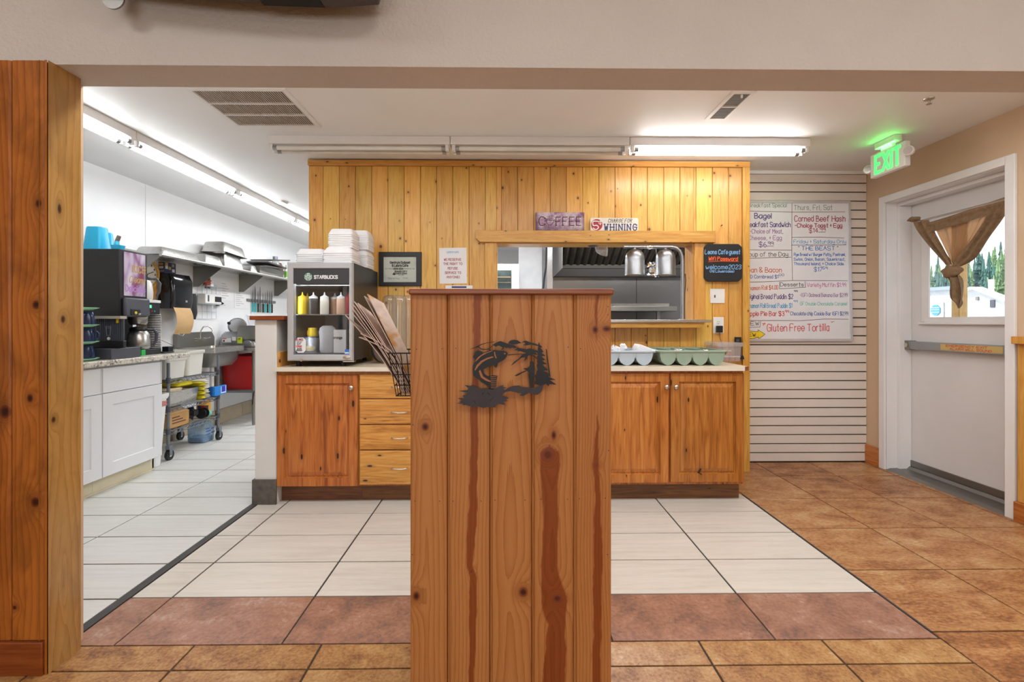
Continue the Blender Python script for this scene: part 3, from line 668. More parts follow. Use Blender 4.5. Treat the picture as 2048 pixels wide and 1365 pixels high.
build('warning_label', ybox(XD-.0562, XD-.0545, 3.06, 3.505, .995, 1.040), plain('label_tan', C(206, 178, 110), .5), pb)
build('lettering', text_mb('EMERGENCY EXIT', (XD-.0568, 3.46, 1.021), (0, -1, 0), (0, 0, 1), .30, .014, .0032, curve=False), INK['red'], pb, recalc=False)
build('lettering', text_mb('ALARM WILL SOUND', (XD-.0568, 3.43, 1.000), (0, -1, 0), (0, 0, 1), .30, .014, .0032, curve=False), INK['red'], pb, recalc=False)
# ================================================================== HOST STAND
YH = 1.445
HX = [PY(x, 800, YH).x for x in (820, 894, 979, 1063, 1147, 1223)]
hz_top = PY(1020, 590, YH).z
hs = thing('host_stand', 'tall pine host stand with five knotty boards and red-brown top', 'host stand', ((HX[0]+HX[-1])/2, YH+.2, 0))
def K(i, px, py, rx, ry, s=1):
    p = PY(px, py, YH); k = YH/FPX
    return (p.x-HX[i], p.z-.0, rx*k, ry*k, s)
def S(i, pts):
    k = YH/FPX; out = []
    for px, py, hw in pts:
        p = PY(px, py, YH); out.append((p.z, p.x-HX[i], hw*k))
    return sorted(out)
specs = [
 dict(seed=21, lines=7, cath=1.2, xc=.45, knots=[K(0, 850, 854, 7, 8), K(0, 832, 1193, 7, 9)], streaks=[]),
 dict(seed=22, lines=11, cath=0, xc=.5, knots=[K(1, 942, 1143, 3, 4, .8)], streaks=[S(1, [(953, 588, 8), (954, 660, 7.5), (953, 700, 6), (951, 760, 6.5), (948, 830, 8), (947, 960, 7.5), (944, 1040, 9), (941, 1090, 8), (939, 1130, 6), (945, 1160, 7), (946, 1220, 8), (944, 1290, 6), (942, 1370, 5), (942, 1460, 5)])], tone=-.04),
 dict(seed=23, lines=6, cath=1.6, xc=.5, knots=[K(2, 1046, 1185, 9, 10)], streaks=[]),
 dict(seed=24, lines=7, cath=1.3, xc=.5, knots=[K(3, 1107, 871, 5, 9), K(3, 1095, 910, 14, 14, .85), K(3, 1114, 1198, 11, 9, .9)],
   streaks=[S(3, [(1098, 890, 0), (1098, 895, 5), (1099, 905, 19), (1100, 930, 20), (1099, 965, 17), (1100, 1010, 15), (1100, 1080, 15), (1099, 1150, 17), (1105, 1185, 24), (1108, 1205, 26), (1110, 1230, 22), (1113, 1250, 17), (1111, 1290, 20), (1108, 1330, 22), (1106, 1460, 24)])], tone=.03),
 dict(seed=25, lines=12, cath=0, xc=.5, knots=[K(4, 1190, 660, 6, 8), K(4, 1213, 658, 9, 6), K(4, 1192, 931, 5, 6, .8)],
   streaks=[S(4, [(1194, 588, 3.5), (1192, 640, 2.5), (1192, 680, 1.0), (1192, 690, 0)]), S(4, [(1194, 826, 0), (1194, 845, 2), (1193, 900, 4.5), (1191, 930, 6), (1193, 965, 5), (1195, 1000, 5.5), (1195, 1090, 9), (1195, 1150, 9), (1194, 1230, 8), (1193, 1320, 8), (1193, 1460, 9)])], tone=.03)]
for i, sp in enumerate(specs):
    figured('plank', hs, M['podium'], (HX[i]+.0008, YH, .0), (1, 0, 0), (0, 0, 1), (0, -1, 0), HX[i+1]-HX[i]-.0016, hz_top, .019, tongue=(i > 0), **sp)
build('front_backing', MB().box(HX[0]+.004, HX[-1]-.004, YH+.0191, YH+.026, .0, hz_top), M['cap'], hs)
build('side_panel', MB().box(HX[0]+.001, HX[0]+.02, YH+.02, YH+.40, 0, hz_top), M['pine'], hs, bevel=.002); build('side_panel', MB().box(HX[-1]-.02, HX[-1]-.001, YH+.02, YH+.40, 0, hz_top), M['pine'], hs, bevel=.002)
build('shelf', MB().box(HX[0]+.02, HX[-1]-.02, YH+.02, YH+.39, .82, .84), M['pine_x'], hs); build('shelf', MB().box(HX[0]+.02, HX[-1]-.02, YH+.02, YH+.39, .06, .08), M['pine_x'], hs)
t0, t1 = PY(817, 583, YH-.012), PY(1228, 583, YH-.012)
build('top_board', MB().box(t0.x, t1.x, YH-.014, YH+.42, PY(1020, 590, YH-.014).z, PY(1020, 577.5, YH-.014).z), M['cap'], hs, bevel=.005, seg=3)
m = MB(); rnd = random.Random(4)
for (px, py) in [(833, 699), (884, 698), (912, 697), (1136, 695), (1161, 698), (830, 1003), (879, 1003), (906, 1003), (962, 1003), (990, 1001), (1050, 1001), (1082, 999), (1135, 999), (1159, 998), (1211, 997), (1216, 614), (1216, 630), (825, 1110), (1215, 1110), (1217, 902), (826, 850)]:
    p = PY(px, py, YH); m.lathe((p.x, YH-.0003, p.z), [(.0016, 0), (.0016, .0006)], 8, 'Y')
build('nail_heads', m, INK['wine'], hs, kind='stuff')
# ------------------------------------------------------------------ metal silhouette on the stand
ya = YH-.014
art = thing('metal_silhouette', 'dark metal cut-out of a leaping trout, angler and pines on the stand', 'wall art', (PY(1010, 750, ya).x, ya, PY(1010, 750, ya).z))
mart = plain('burnt_steel', C(26, 22, 23), .42, .3, var=.25, scale=30); mart2 = plain('burnt_steel_grass', C(56, 50, 52), .45, .3, var=.1, scale=20)
na = 0
def apoly(name, pts, mat=mart, d=0.0, label=None, th=.002):
    global na; na += 1; d += .00012*(na % 9)
    q = [PY(880+x*.14656, 640+y*.14656, ya-d) for x, y in pts]
    return build(name, MB().prism([(p.x, p.z) for p in q], 'XZ', ya-d, ya-d+th), mat, art, label=label)
apoly('trout_body', [(925,455),(905,435),(860,425),(800,420),(740,412),(660,425),(590,450),(530,495),(480,555),(450,620),(445,690),(455,760),(490,790),(530,815),(560,850),(600,870),(650,905),(700,945),(760,962),(768,900),(770,840),(785,765),(720,758),(690,765),(650,770),(610,745),(590,710),(585,680),(620,660),(690,630),(740,612),(790,590),(850,560),(890,530),(915,495)])
apoly('dorsal_fin', [(450,510),(480,440),(515,418),(570,432),(590,450),(530,495),(480,545)])
apoly('belly_fin', [(735,610),(790,590),(780,640),(760,655),(742,640)])
brz = plain('bare_wood_gap', C(160, 98, 50), .5)
for q in ([(470,690),(500,620),(560,560),(640,520),(715,500),(735,512),(650,540),(580,580),(520,640),(485,690)], [(470,580),(520,510),(600,455),(700,425),(730,424),(640,455),(560,500),(500,560)], [(530,700),(550,685),(575,740),(590,775),(660,820),(700,840),(680,850),(620,830),(560,790),(540,740)]):
    apoly('body_stripe', q, brz, .0012, 'brown stripe cut through the trout', .001)
for k in range(7):
    t = k/6; apoly('tail_slit', [(690+t*8, 775+t*150), (775-t*6, 772+t*155), (775-t*6, 778+t*155), (690+t*8, 783+t*148)], brz, .0012, None, .001)
apoly('gill_slit', [(738,440),(750,435),(758,480),(775,525),(762,530),(742,490)], brz, .0012, None, .001)
apoly('eye', [(872,462),(880,452),(892,452),(898,462),(890,472),(878,472)], brz, .0012, None, .001)
apoly('fishing_line', [(925,475),(1120,463),(1250,465),(1330,475),(1330,480),(1250,471),(1120,469),(925,488)])
apoly('ridge_line', [(395,412),(480,370),(560,332),(640,312),(740,298),(745,305),(640,320),(565,342),(530,366),(560,392),(600,402),(650,398),(700,362),(735,330),(790,300),(830,292),(880,310),(930,330),(1005,345),(1050,372),(1020,390),(985,378),(955,394),(930,380),(905,388),(880,372),(850,410),(832,412),(858,378),(800,352),(760,368),(725,350),(690,385),(660,408),(600,412),(560,405),(525,378),(480,385)])
apoly('sun_disc', [(928,325),(945,295),(975,278),(1015,272),(1060,282),(1090,300),(1110,318),(1060,330),(1000,340)])
apoly('ridge', [(1110,318),(1140,292),(1170,285),(1240,310),(1300,325),(1385,365),(1300,352),(1240,340),(1190,350),(1130,348),(1165,330),(1150,305)])
apoly('branch', [(1005,415),(1050,398),(1040,378),(1120,392),(1180,405),(1215,390),(1280,405),(1340,430),(1410,448),(1340,452),(1300,440),(1330,480),(1250,470),(1200,490),(1185,530),(1150,570),(1165,510),(1110,520),(1060,560),(1010,600),(965,630),(1010,575),(1075,530),(1120,480),(1180,455),(1100,430),(1050,432),(1075,418)])
apoly('twig', [(1225,470),(1290,490),(1340,540),(1335,548),(1280,505),(1225,485)])
pine = [(1350,300)]
for k, (w, yy) in enumerate([(8, 345), (34, 372), (16, 382), (48, 440), (26, 446), (72, 492), (34, 500), (66, 548), (44, 556), (84, 605), (52, 612), (100, 690), (64, 696), (115, 735)]): pine.append((1362+(w*1.0 if k % 2 else w*.45)*(1 if k % 2 else .9)+k*1.5, yy))
pine += [(1480,780),(1580,820),(1500,825),(1590,885),(1490,880),(1480,910),(1440,870),(1400,905),(1330,890),(1280,870),(1310,830),(1290,760),(1320,735)]
left = []
for k, (w, yy) in enumerate([(14, 350), (34, 372), (16, 385), (40, 440), (20, 448), (48, 490), (26, 505), (50, 548), (30, 560), (62, 605), (36, 615), (56, 690), (34, 700)]): left.append((1352-(w*.95 if k % 2 == 0 else w*.3), yy))
pine += left[::-1]
apoly('pine_tree', pine)
apoly('bare_trunk', [(1443,400),(1455,400),(1510,780),(1490,780)])
apoly('angler', [(1228,585),(1240,562),(1262,560),(1275,580),(1285,600),(1272,620),(1295,650),(1297,690),(1285,740),(1282,800),(1275,860),(1280,920),(1232,918),(1225,850),(1210,780),(1205,710),(1165,685),(1140,670),(1150,662),(1190,660),(1215,640),(1230,610)], mart, .001)
apoly('landing_net', [(1018,765),(1060,738),(1120,712),(1175,690),(1180,702),(1130,725),(1080,755),(1045,770)])
apoly('grass_tuft', [(230,1140),(290,1125),(262,1112),(300,1100),(240,1075),(330,1070),(310,1035),(360,1020),(330,1010),(390,1000),(250,970),(370,962),(390,940),(335,890),(420,905),(440,890),(520,925),(560,940),(600,935),(660,945),(720,955),(770,930),(830,900),(870,895),(855,915),(910,930),(860,945),(890,960),(950,920),(1000,905),(1080,898),(1110,915),(1200,925),(1300,930),(1360,905),(1410,890),(1395,960),(1370,995),(1330,1025),(1260,1025),(1270,1005),(1210,1000),(1140,1040),(1090,1035),(1120,1005),(1060,1000),(1010,985),(960,975),(900,985),(860,1005),(845,1040),(880,1045),(940,1075),(890,1090),(930,1108),(870,1120),(890,1165),(800,1150),(770,1160),(755,1200),(650,1190),(600,1205),(520,1185),(430,1190),(360,1165),(300,1165),(320,1150)], mart2, .0016)
for q in ([(390,1115),(420,1075),(480,1050),(520,1075),(530,1105),(515,1075),(480,1062),(430,1082)], [(550,1140),(590,1090),(605,1045),(612,1050),(600,1095),(562,1145)], [(640,995),(655,990),(690,1030),(680,1032)], [(660,1110),(700,1080),(730,1050),(735,1056),(705,1088),(665,1116)], [(440,1110),(470,1100),(492,1150),(485,1152),(465,1112)], [(570,1000),(600,990),(590,1020),(575,1025)]):
    apoly('grass_slit', q, mart, .0024, None, .001)
for px, py in ((940, 655.5), (1087, 704), (1080, 730)):
    pass
# ------------------------------------------------------------------ wire basket with menus on the side of the stand
bx1 = HX[0]-.002; by0, by1 = 1.60, 1.83
bxt = PY(777.5, 707, by0).x; bxb = PY(790, 794, by0).x; bzt = PY(800, 707, by0).z; bzb = PY(800, 794, by0).z
bk = thing('wire_basket', 'black wire menu basket hung on the side of the host stand', 'basket', ((bx1+bxb)/2, (by0+by1)/2, bzb))
wire = plain('black_wire', C(30, 28, 28), .45, .3)
m = MB(); m.tube([(bx1, by0, bzt), (bxt, by0, bzt), (bxt, by1, bzt), (bx1, by1, bzt)], .0028, 6, closed=True); build('rim', m, wire, bk, smooth=60)
m = MB()
for k in range(1, 4):
    t = k/4; x = bxt+(bxb-bxt)*t; zz = bzt+(bzb-bzt)*t
    m.tube([(bx1, by0+.02*t, zz), (x, by0+.02*t, zz), (x, by1-.02*t, zz), (bx1, by1-.02*t, zz)], .0018, 5, closed=True)
m.tube([(bx1, by0+.02, bzb), (bxb, by0+.02, bzb), (bxb, by1-.02, bzb), (bx1, by1-.02, bzb)], .0026, 6, closed=True)
build('hoops', m, wire, bk, smooth=60)
m = MB()
for k in range(7):
    t = k/6; m.tube([(bxt, by0+(by1-by0)*t, bzt), (bxb, by0+.02+(by1-by0-.04)*t, bzb), (bx1, by0+.02+(by1-by0-.04)*t, bzb), (bx1, by0+(by1-by0)*t, bzt)], .0016, 5)
for k in range(5):
    t = k/5; 
    for yy, yb in ((by0, by0+.02), (by1, by1-.02)): m.tube([(bxt+(bx1-bxt)*t, yy, bzt), (bxb+(bx1-bxb)*t, yb, bzb)], .0016, 5)
build('uprights', m, wire, bk, smooth=60)
men = NT('menu_cover', .45); v = men.coord(); men.col(men.ramp(men.noise(men.map(v, (6, 1.2, 6)), 3, 4), [(.35, C(182, 160, 150)), (.5, C(204, 188, 180)), (.62, C(186, 132, 70))])); men = men.m
men2 = plain('menu_paper', C(216, 192, 178), .7, var=.12, scale=14)
def menu(a, b, foot, bend, mat, label, th=.0025):
    """thin card: top edge between pixel corners a (near) and b (far), foot in the basket"""
    A = PY(a[0], a[1], by0+.02); B = PY(b[0], b[1], by1-.02)
    Fx = foot; A0 = Vector((Fx, by0+.035, bzb+.004)); B0 = Vector((Fx, by1-.035, bzb+.004))
    def fn(u, v):
        p = A0.lerp(B0, u); q = A.lerp(B, u); r = p.lerp(q, v); s = math.sin(math.pi*v)
        return Vector((r.x+bend*s, r.y, r.z+abs(bend)*.6*s))
    n = 10; L = []
    for j in range(n+1):
        p0, p1 = fn(0, j/n), fn(1, j/n); q0 = fn(0, min(1, j/n+.01)); d = (fn(0, min(1, j/n+.02))-fn(0, max(0, j/n-.02))).normalized()
        nn = d.cross(p1-p0).normalized()*th
        L.append([p0, p1, p1+nn, p0+nn])
    return tag(build('menu', MB().loft(L), mat, loc=(Fx, (by0+by1)/2, bzb+.004)), label, 'menu', 'menus in the wire basket')
fx0 = bxb+.012
menu((735, 588), (768, 607), bx1-.010, 0, men, 'wood-print menu standing tallest and closest to the stand')
menu((729, 592), (760, 612), bx1-.016, .002, men2, 'menu directly behind the tallest wood-print menu')
menu((716, 606), (741, 624), bx1-.024, .004, men2, 'wide-topped menu, third from the host stand in the basket')
for k, (a, b) in enumerate([((709, 603), (733, 628)), ((707, 609), (730, 634)), ((703, 613), (727, 640))]):
    menu(a, b, bx1-.030-.006*k, .006, men2, ['upper', 'middle', 'lowest'][k]+' of three ragged menus in the middle of the basket fan')
for k, (a, b) in enumerate([((704, 625), (728, 650)), ((691, 630), (722, 655))]):
    menu(a, b, bx1-.050-.006*k, .010, men2, ['inner', 'outer'][k]+' of two menus leaning far out over the cooler corner')
menu((721, 667), (745, 668), fx0+.008, .045, men2, 'upper of two limp curling menus at the outer side of the basket')
menu((718, 674), (738, 676), fx0+.001, .045, men2, 'lower of two limp curling menus at the outer side of the basket')
# ------------------------------------------------------------------ television above
tv = thing('television', 'black flat television mounted on the beam, only its underside showing', 'television', (-.72, 1.6, 2.25))
def tvz(px, py): return PY(px, py, 1.60)
pA, pB, pC, pD = tvz(195, -22), tvz(430, 0.5), tvz(690, 15.5), tvz(761, 9)
poly = [(pA.x, pA.z+.006), (pB.x, pB.z), (pC.x, pC.z), (pD.x-.004, pD.z-.003), (pD.x, pD.z+.01), (pD.x, 2.75), (pA.x, 2.75)]
build('back_shell', MB().prism(poly, 'XZ', 1.545, 1.60), plain('tv_plastic', C(70, 62, 60), .35), tv, bevel=.004)
build('screen_bezel', MB().prism([(a-(.01 if a < -1 else -.004), b+.008) for a, b in poly], 'XZ', 1.50, 1.545), M['black'], tv, bevel=.003)
q0, q1 = tvz(523, 8), tvz(650, 12.5)
build('speaker_grille', MB().prism([(q0.x, q0.z+.012), (q0.x+.006, q0.z-.003), (q1.x-.004, q1.z-.003), (q1.x, q1.z+.012)], 'XZ', 1.56, 1.603), M['matblack'], tv)
build('wall_bracket', MB().box(-.85, -.6, 1.60, 1.675, 2.4, 2.6), M['matblack'], tv)
pp = PY(226, 3, 1.60)
build('round_foot', MB().lathe((pp.x, 1.60, pp.z+.012), [(.0, .0), (.036, 0), (.036, .006), (.030, .012), (0, .012)], 24, 'Y', caps=False), M['steel_d'], tv, smooth=40)
# ================================================================== BASE CABINETS AND COUNTER
YC = 3.16
def loops_panel(x0, x1, z0, z1, y, steps):
    L = [[(x0+i, y+d, z0+i), (x1-i, y+d, z0+i), (x1-i, y+d, z1-i), (x0+i, y+d, z1-i)] for i, d in steps]
    return L
def cab_door(x0, x1, z0, z1, parent, mat, knob=None, y=YC):
    d = build('door', MB().loft(loops_panel(x0, x1, z0, z1, y, [(.0, .02), (0, .003), (.003, 0), (.055, 0), (.057, .006), (.060, .012), (.066, .012), (.070, .008), (.094, .001)])), mat, parent)
    if knob:
        build('knob', MB().lathe((knob[0], y, knob[1]), [(.006, 0), (.006, -.010), (.015, -.014), (.017, -.020), (.013, -.027), (.004, -.029)], 18, 'Y'), M['nickel'], d, smooth=50)
    return d
def zc(py, y=YC): return PY(1011, py, y).z
def cx_(px, y=YC): return PY(px, 860, y).x
ZT0, ZB0 = .877, .115
def carcass(x0, x1, parent):
    m = MB(); m.box(x0, x1, YC+.021, YP-.01, ZB0, ZT0)
    build('body', m, M['hick'], parent, bevel=.001)
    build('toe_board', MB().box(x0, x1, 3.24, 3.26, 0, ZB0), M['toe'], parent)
xa0, xa1, xd0, xd1 = cx_(552), cx_(717), cx_(718), cx_(881)
ca = thing('base_cabinet', 'hickory base cabinet with one raised-panel door under the glass cooler', 'cabinet', ((xa0+xa1)/2, 3.48, 0))
carcass(pwx1+.003, xa1, ca); kp = PY(704, 775.5, YC)
cab_door(xa0+.003, cx_(715), zc(972), zc(750), ca, M['hick'], (kp.x, kp.z))
cd = thing('drawer_cabinet', 'hickory base cabinet with four stacked drawers beside the host stand', 'cabinet', ((xd0+xd1)/2, 3.48, 0))
carcass(xa1+.001, xd1+.004, cd)
for (a, b) in ((749.5, 797), (799, 848), (850.5, 899), (901.5, 969)):
    d = build('drawer', MB().loft(loops_panel(xd0+.003, xd1, zc(b), zc(a), YC, [(0, .02), (0, .004), (.004, 0)])), M['hick_x'], cd)
    hx = PY(799.5, 0, YC).x; hzz = (zc(a)+zc(b))/2
    build('handle', MB().tube([(hx-.052, YC, hzz), (hx-.050, YC-.018, hzz), (hx-.03, YC-.026, hzz-.002), (hx, YC-.028, hzz-.003), (hx+.03, YC-.026, hzz-.002), (hx+.050, YC-.018, hzz), (hx+.052, YC, hzz)], .0045, 8), M['nickel'], d, smooth=60)
cm = thing('middle_cabinet', 'hickory base cabinet mostly hidden behind the host stand', 'cabinet', ((xd1+cx_(1186))/2, 3.48, 0))
carcass(xd1+.006, cx_(1186), cm)
xm = (xd1+.01+cx_(1184))/2
cab_door(xd1+.012, xm-.002, zc(970), zc(749), cm, M['hick']); cab_door(xm+.002, cx_(1184), zc(970), zc(749), cm, M['hick'])
cr = thing('corner_cabinet', 'hickory base cabinet with a pair of doors at the end by the slat wall', 'cabinet', (cx_(1340), 3.48, 0))
carcass(cx_(1187), cx_(1489)+.001, cr)
k1, k2 = PY(1332, 774, YC), PY(1351, 774, YC)
cab_door(cx_(1190), cx_(1337.5), zc(968), zc(748), cr, M['hick'], (k1.x, k1.z)); cab_door(cx_(1341.5), cx_(1488.5), zc(967), zc(748), cr, M['hick'], (k2.x, k2.z))
xr = PY(1490, 738, 3.135).x; xr2 = PY(1501, 735, 3.135).x
ctp = thing('countertop', 'long cream laminate countertop along the pine wall', 'countertop', (0, 3.47, ZT0))
build('worktop', MB().box(pwx1+.001, xr, 3.14, YP-.001, ZT0+.001, .905).box(xr, xr2, 3.175, YP-.001, ZT0+.001, .905), M['counter'], ctp)
build('front_edge', MB().box(pwx1+.001, xr, 3.135, 3.14, ZT0+.001, .9045), plain('cream_edge', C(226, 216, 198), .35), ctp)
build('end_edge', MB().prism([(xr, 3.135), (xr2, 3.135+.03), (xr2+.006, 3.17), (xr2+.006, YP-.001), (xr2, YP-.001), (xr2, 3.175), (xr, 3.142)], 'XY', ZT0+.001, .9045), M['cap'], ctp)
ZCT = .905
# ================================================================== GLASS DOOR COOLER
YF = 3.165
fx0_, fx1_ = PY(573, 620, YF).x, PY(703.5, 620, YF).x
fz0, fz1 = PY(640, 722.5, YF).z, PY(640, 524.5, YF).z
fr = thing('display_cooler', 'small glass-door display cooler on the counter with sauces inside', 'cooler', ((fx0_+fx1_)/2, YF+.3, ZCT))
YB = 3.80; yd = YF+.05; inner = .024
m = MB(); m.box(fx0_, fx0_+inner, yd, YB, fz0, fz1).box(fx1_-inner, fx1_, yd, YB, fz0, fz1).box(fx0_+inner, fx1_-inner, yd, YB, fz1-.03, fz1).box(fx0_+inner, fx1_-inner, yd, YB, fz0, fz0+.04).box(fx0_+inner, fx1_-inner, YB-.03, YB, fz0+.04, fz1-.03)
build('cabinet_shell', m, plain('cooler_black', C(52, 51, 52), .38), fr, bevel=.0)
gx0, gx1 = PY(586, 620, YF).x, PY(698, 620, YF).x; gz0_, gz1_ = PY(640, 710, YF).z, PY(640, 537, YF).z
L = [[(a0, y, b0), (a1, y, b0), (a1, y, b1), (a0, y, b1)] for a0, a1, b0, b1, y in ((fx0_, fx1_, fz0, fz1, yd-.004), (fx0_, fx1_, fz0, fz1, YF+.012), (fx0_+.008, fx1_-.008, fz0+.008, fz1-.008, YF), (gx0-.004, gx1+.004, gz0_-.004, gz1_+.004, YF), (gx0, gx1, gz0_, gz1_, YF+.004), (gx0, gx1, gz0_, gz1_, yd-.004))]
dd = build('door', MB().loft(L+[L[0]], False, False), plain('cooler_frame', C(190, 191, 194), .3, .2, var=.02), fr)
build('glass_pane', MB().box(gx0, gx1, YF+.014, YF+.018, gz0_, gz1_), M['fglass'], dd)
zb = PY(640, 568, YF).z
build('header_panel', MB().box(gx0, gx1, YF+.008, YF+.012, zb, gz1_), plain('cooler_header', C(56, 56, 58), .5), dd)
yl = YF+.0072
text_px('STARBUCKS', 628.5, 557.5, 675, 6.0, yl, INK['white'], dd, 1.5, curve=True)
# round emblem: green disc with pale ring, crown, face, hair and tail lines
pc = PY(616.5, 554, yl); R_ = 8.2*YF/FPX
build('emblem_disc', MB().lathe((pc.x, yl, pc.z), [(R_, .0008), (R_, 0)], 28, 'Y'), plain('emblem_green', C(60, 128, 104), .5, var=0), dd)
m = MB(); yy = yl-.0004
def seg2(pts, w):
    for a, b in zip(pts[:-1], pts[1:]):
        a, b = Vector(a), Vector(b); d = (b-a).normalized(); nrm = Vector((-d.y, d.x))*w/2
        m.quad(*[(pc.x+q.x*R_, yy-2e-5*(len(m.f) % 14), pc.z+q.y*R_) for q in (a+nrm, b+nrm, b-nrm, a-nrm)][::-1])
seg2([(-.25, .42), (-.3, .85), (-.12, .66), (0, .95), (.12, .66), (.3, .85), (.25, .42), (-.25, .42)], .1)
seg2([(.2*math.cos(t*.5236), .12+.26*math.sin(t*.5236)) for t in range(13)], .1)
for s_ in (-1, 1):
    for o_ in (0, .16): seg2([(s_*(.26+o_), .4), (s_*(.4+o_), .05), (s_*(.26+o_), -.3), (s_*(.4+o_), -.55), (s_*(.22+o_*.5), -.85)], .08)
    seg2([(s_*.62, .5), (s_*.85, .25), (s_*.66, 0), (s_*.86, -.3), (s_*.6, -.6)], .09)
seg2([(-.1, -.25), (0, -.6), (.1, -.25)], .09); seg2([(-.18, -.7), (0, -.85), (.18, -.7)], .08)
build('emblem_lines', m, INK['white'], dd, recalc=False)
tp = PY(599.5, 691, YF)
def oct_(cx, cz, w, h, c): return [(cx-w+c, cz-h), (cx+w-c, cz-h), (cx+w, cz-h+c), (cx+w, cz+h-c), (cx+w-c, cz+h), (cx-w+c, cz+h), (cx-w, cz+h-c), (cx-w, cz-h+c)]
build('sticker', MB().prism(oct_(tp.x, tp.z, .034, .050, .016), 'XZ', YF+.0125, YF+.0138), M['white'], dd, label='white tag-shaped sticker with red and navy words')
ys_ = YF+.0122
for t_, y_, x0_, x1_, c_, h_ in (('BALANCE', 681.5, 590, 606.5, 'crimson', 3.6), ('THE DAY', 685, 593, 604, 'grey', 1.6), ('EAT', 690, 594.5, 602, 'navy', 3.4), ('DRINK', 695, 592.5, 604, 'red', 3.4), ('& DO', 699, 595, 603, 'navy', 2.6), ('GOOD', 702.5, 593, 604, 'wine', 2.6)):
    text_px(t_, x0_, y_, x1_, h_, ys_, INK[c_], dd, .9, curve=True)
ep = PY(694, 704.5, YF)
build('energy_sticker', MB().box(ep.x-.018, ep.x+.018, YF+.0125, YF+.0135, ep.z-.017, ep.z+.017), M['blue'], dd, label='small blue sticker with white strokes')
text_px('ENERGY', 689.8, 707.5, 698, 2.4, YF+.012, INK['white'], dd, .6)
bp = PY(693, 715.5, YF-.001)
build('maker_badge', MB().lathe((bp.x, YF, bp.z), [(.0001, -.003), (.024, -.002), (.026, .0)], 24, 'Y').xf(Matrix.Translation(bp) @ Matrix.Diagonal((1, 1, .55, 1)) @ Matrix.Translation(-bp)), M['nickel'], dd, smooth=50)
build('hinge', MB().box(fx1_-.06, fx1_+.012, YF+.006, yd, fz0-.008, fz0), M['nickel'], fr); build('lock', MB().lathe((PY(603, 720, YF).x, YF, fz0+.006), [(.009, 0), (.009, -.006)], 14, 'Y'), M['nickel'], dd, smooth=40)
for x in (fx0_+.05, fx1_-.08):
    for y in (YF+.07, YB-.08): build('foot', MB().lathe((x, y, ZCT), [(.016, 0), (.013, fz0-ZCT)], 12), M['matblack'], fr)
sh1 = PY(640, 629, YF+.1).z; sh0 = gz0_-.004
build('shelf', MB().box(fx0_+inner, fx1_-inner, yd+.01, YB-.04, sh1-.006, sh1), M['alu'], fr); build('shelf', MB().box(fx0_+inner, fx1_-inner, yd+.01, YB-.04, PY(640, 573, YF+.1).z, PY(640, 573, YF+.1).z+.006), M['alu'], fr)
build('interior_floor', MB().box(fx0_+inner, fx1_-inner, yd+.005, YB-.03, fz0+.04, fz0+.046), M['charcoal'], fr)
build('led_strip', MB().box(fx0_+inner, fx0_+inner+.006, yd+.012, yd+.02, fz0+.06, fz1-.12), M['led'], fr)
build('led_strip', MB().box(gx0+.01, gx1-.01, YF+.03, YF+.036, zb+.004, zb+.008), M['led'], fr)
# squeeze bottles
def squeeze(px, mat, label, y, w=.030, h=.135, capmat=None):
    p = PY(px, 620, y); b = thing('squeeze_bottle', label, 'bottle', (p.x, y, sh1), 'squeeze bottles on the top cooler shelf')
    build('bottle_body', MB().lathe((p.x, y, sh1), [(w*.92, 0), (w, .006), (w, h*.62), (w*.96, h*.78), (w*.9, h*.8)], 18), mat, b, smooth=40)
    build('nozzle_cap', MB().lathe((p.x, y, sh1+h*.8), [(w*.94, 0), (w*.94, .012), (w*.5, .018), (w*.22, .024), (w*.1, h*.32)], 14), capmat or mat, b, smooth=40)
Yb = YF+.12
blk = plain('dark_sauce', C(58, 56, 56), .4); wsq = plain('ranch_plastic', C(226, 222, 206), .35); pch = plain('peach_sauce', C(232, 190, 160), .4); tnn = plain('tan_sauce', C(196, 152, 118), .4); rdd = plain('red_sauce', C(176, 50, 52), .4)
squeeze(583.5, M['yellow'], 'yellow squeeze bottle half hidden by the cooler door frame', Yb+.03)
squeeze(605, M['yellow'], 'whole yellow squeeze bottle with a pointed yellow nozzle', Yb); squeeze(615, M['yellow'], 'yellow squeeze bottle tucked behind the whole yellow one', Yb+.10)
squeeze(627, blk, 'dark grey squeeze bottle with a white nozzle', Yb, capmat=M['white']); squeeze(649, wsq, 'half-full white squeeze bottle with a pointed tip', Yb, capmat=M['white'])
squeeze(670, tnn, 'tan squeeze bottle behind the peach one', Yb+.09, capmat=M['white']); squeeze(682, pch, 'peach-coloured squeeze bottle in front of the tan one', Yb, capmat=M['white']); squeeze(697, rdd, 'red squeeze bottle at the cooler edge', Yb+.03)
zi = fz0+.047
p = PY(679.5, 690, Yb-.03)
oc = thing('carton', 'tall white carton with the handwritten word orange, bottom of the cooler', 'carton', (p.x, Yb-.03, zi))
build('box', MB().box(p.x-.042, p.x+.042, Yb-.03, Yb+.05, zi, PY(679, 660, Yb-.03).z), M['white'], oc, bevel=.002)
text_px('orange', 667, 678, 684, 5, Yb-.0312, INK['black'], oc, .9, jit=.04)
p = PY(653, 690, Yb)
bgp = tag(build('food_bag', MB().lathe((p.x, Yb+.02, zi), [(.044, 0), (.052, .02), (.05, .08), (.056, .14), (.05, .17), (.03, .185)], 14), glassy('bag_plastic', (.94, .94, .95, 1), .06, .2, .62, C(228, 229, 232)), smooth=50), 'clear plastic bag of white paper beside the orange carton', 'bag')
tag(build('paper_wad', MB().blob((p.x, Yb+.02, zi+.125), (.034, .034, .026), 5, .16, 14, 10), M['paper'], loc=(p.x, Yb+.02, zi+.1)), 'crumpled white paper inside the clear bag in the cooler', 'paper')
p = PY(627, 690, Yb+.16)
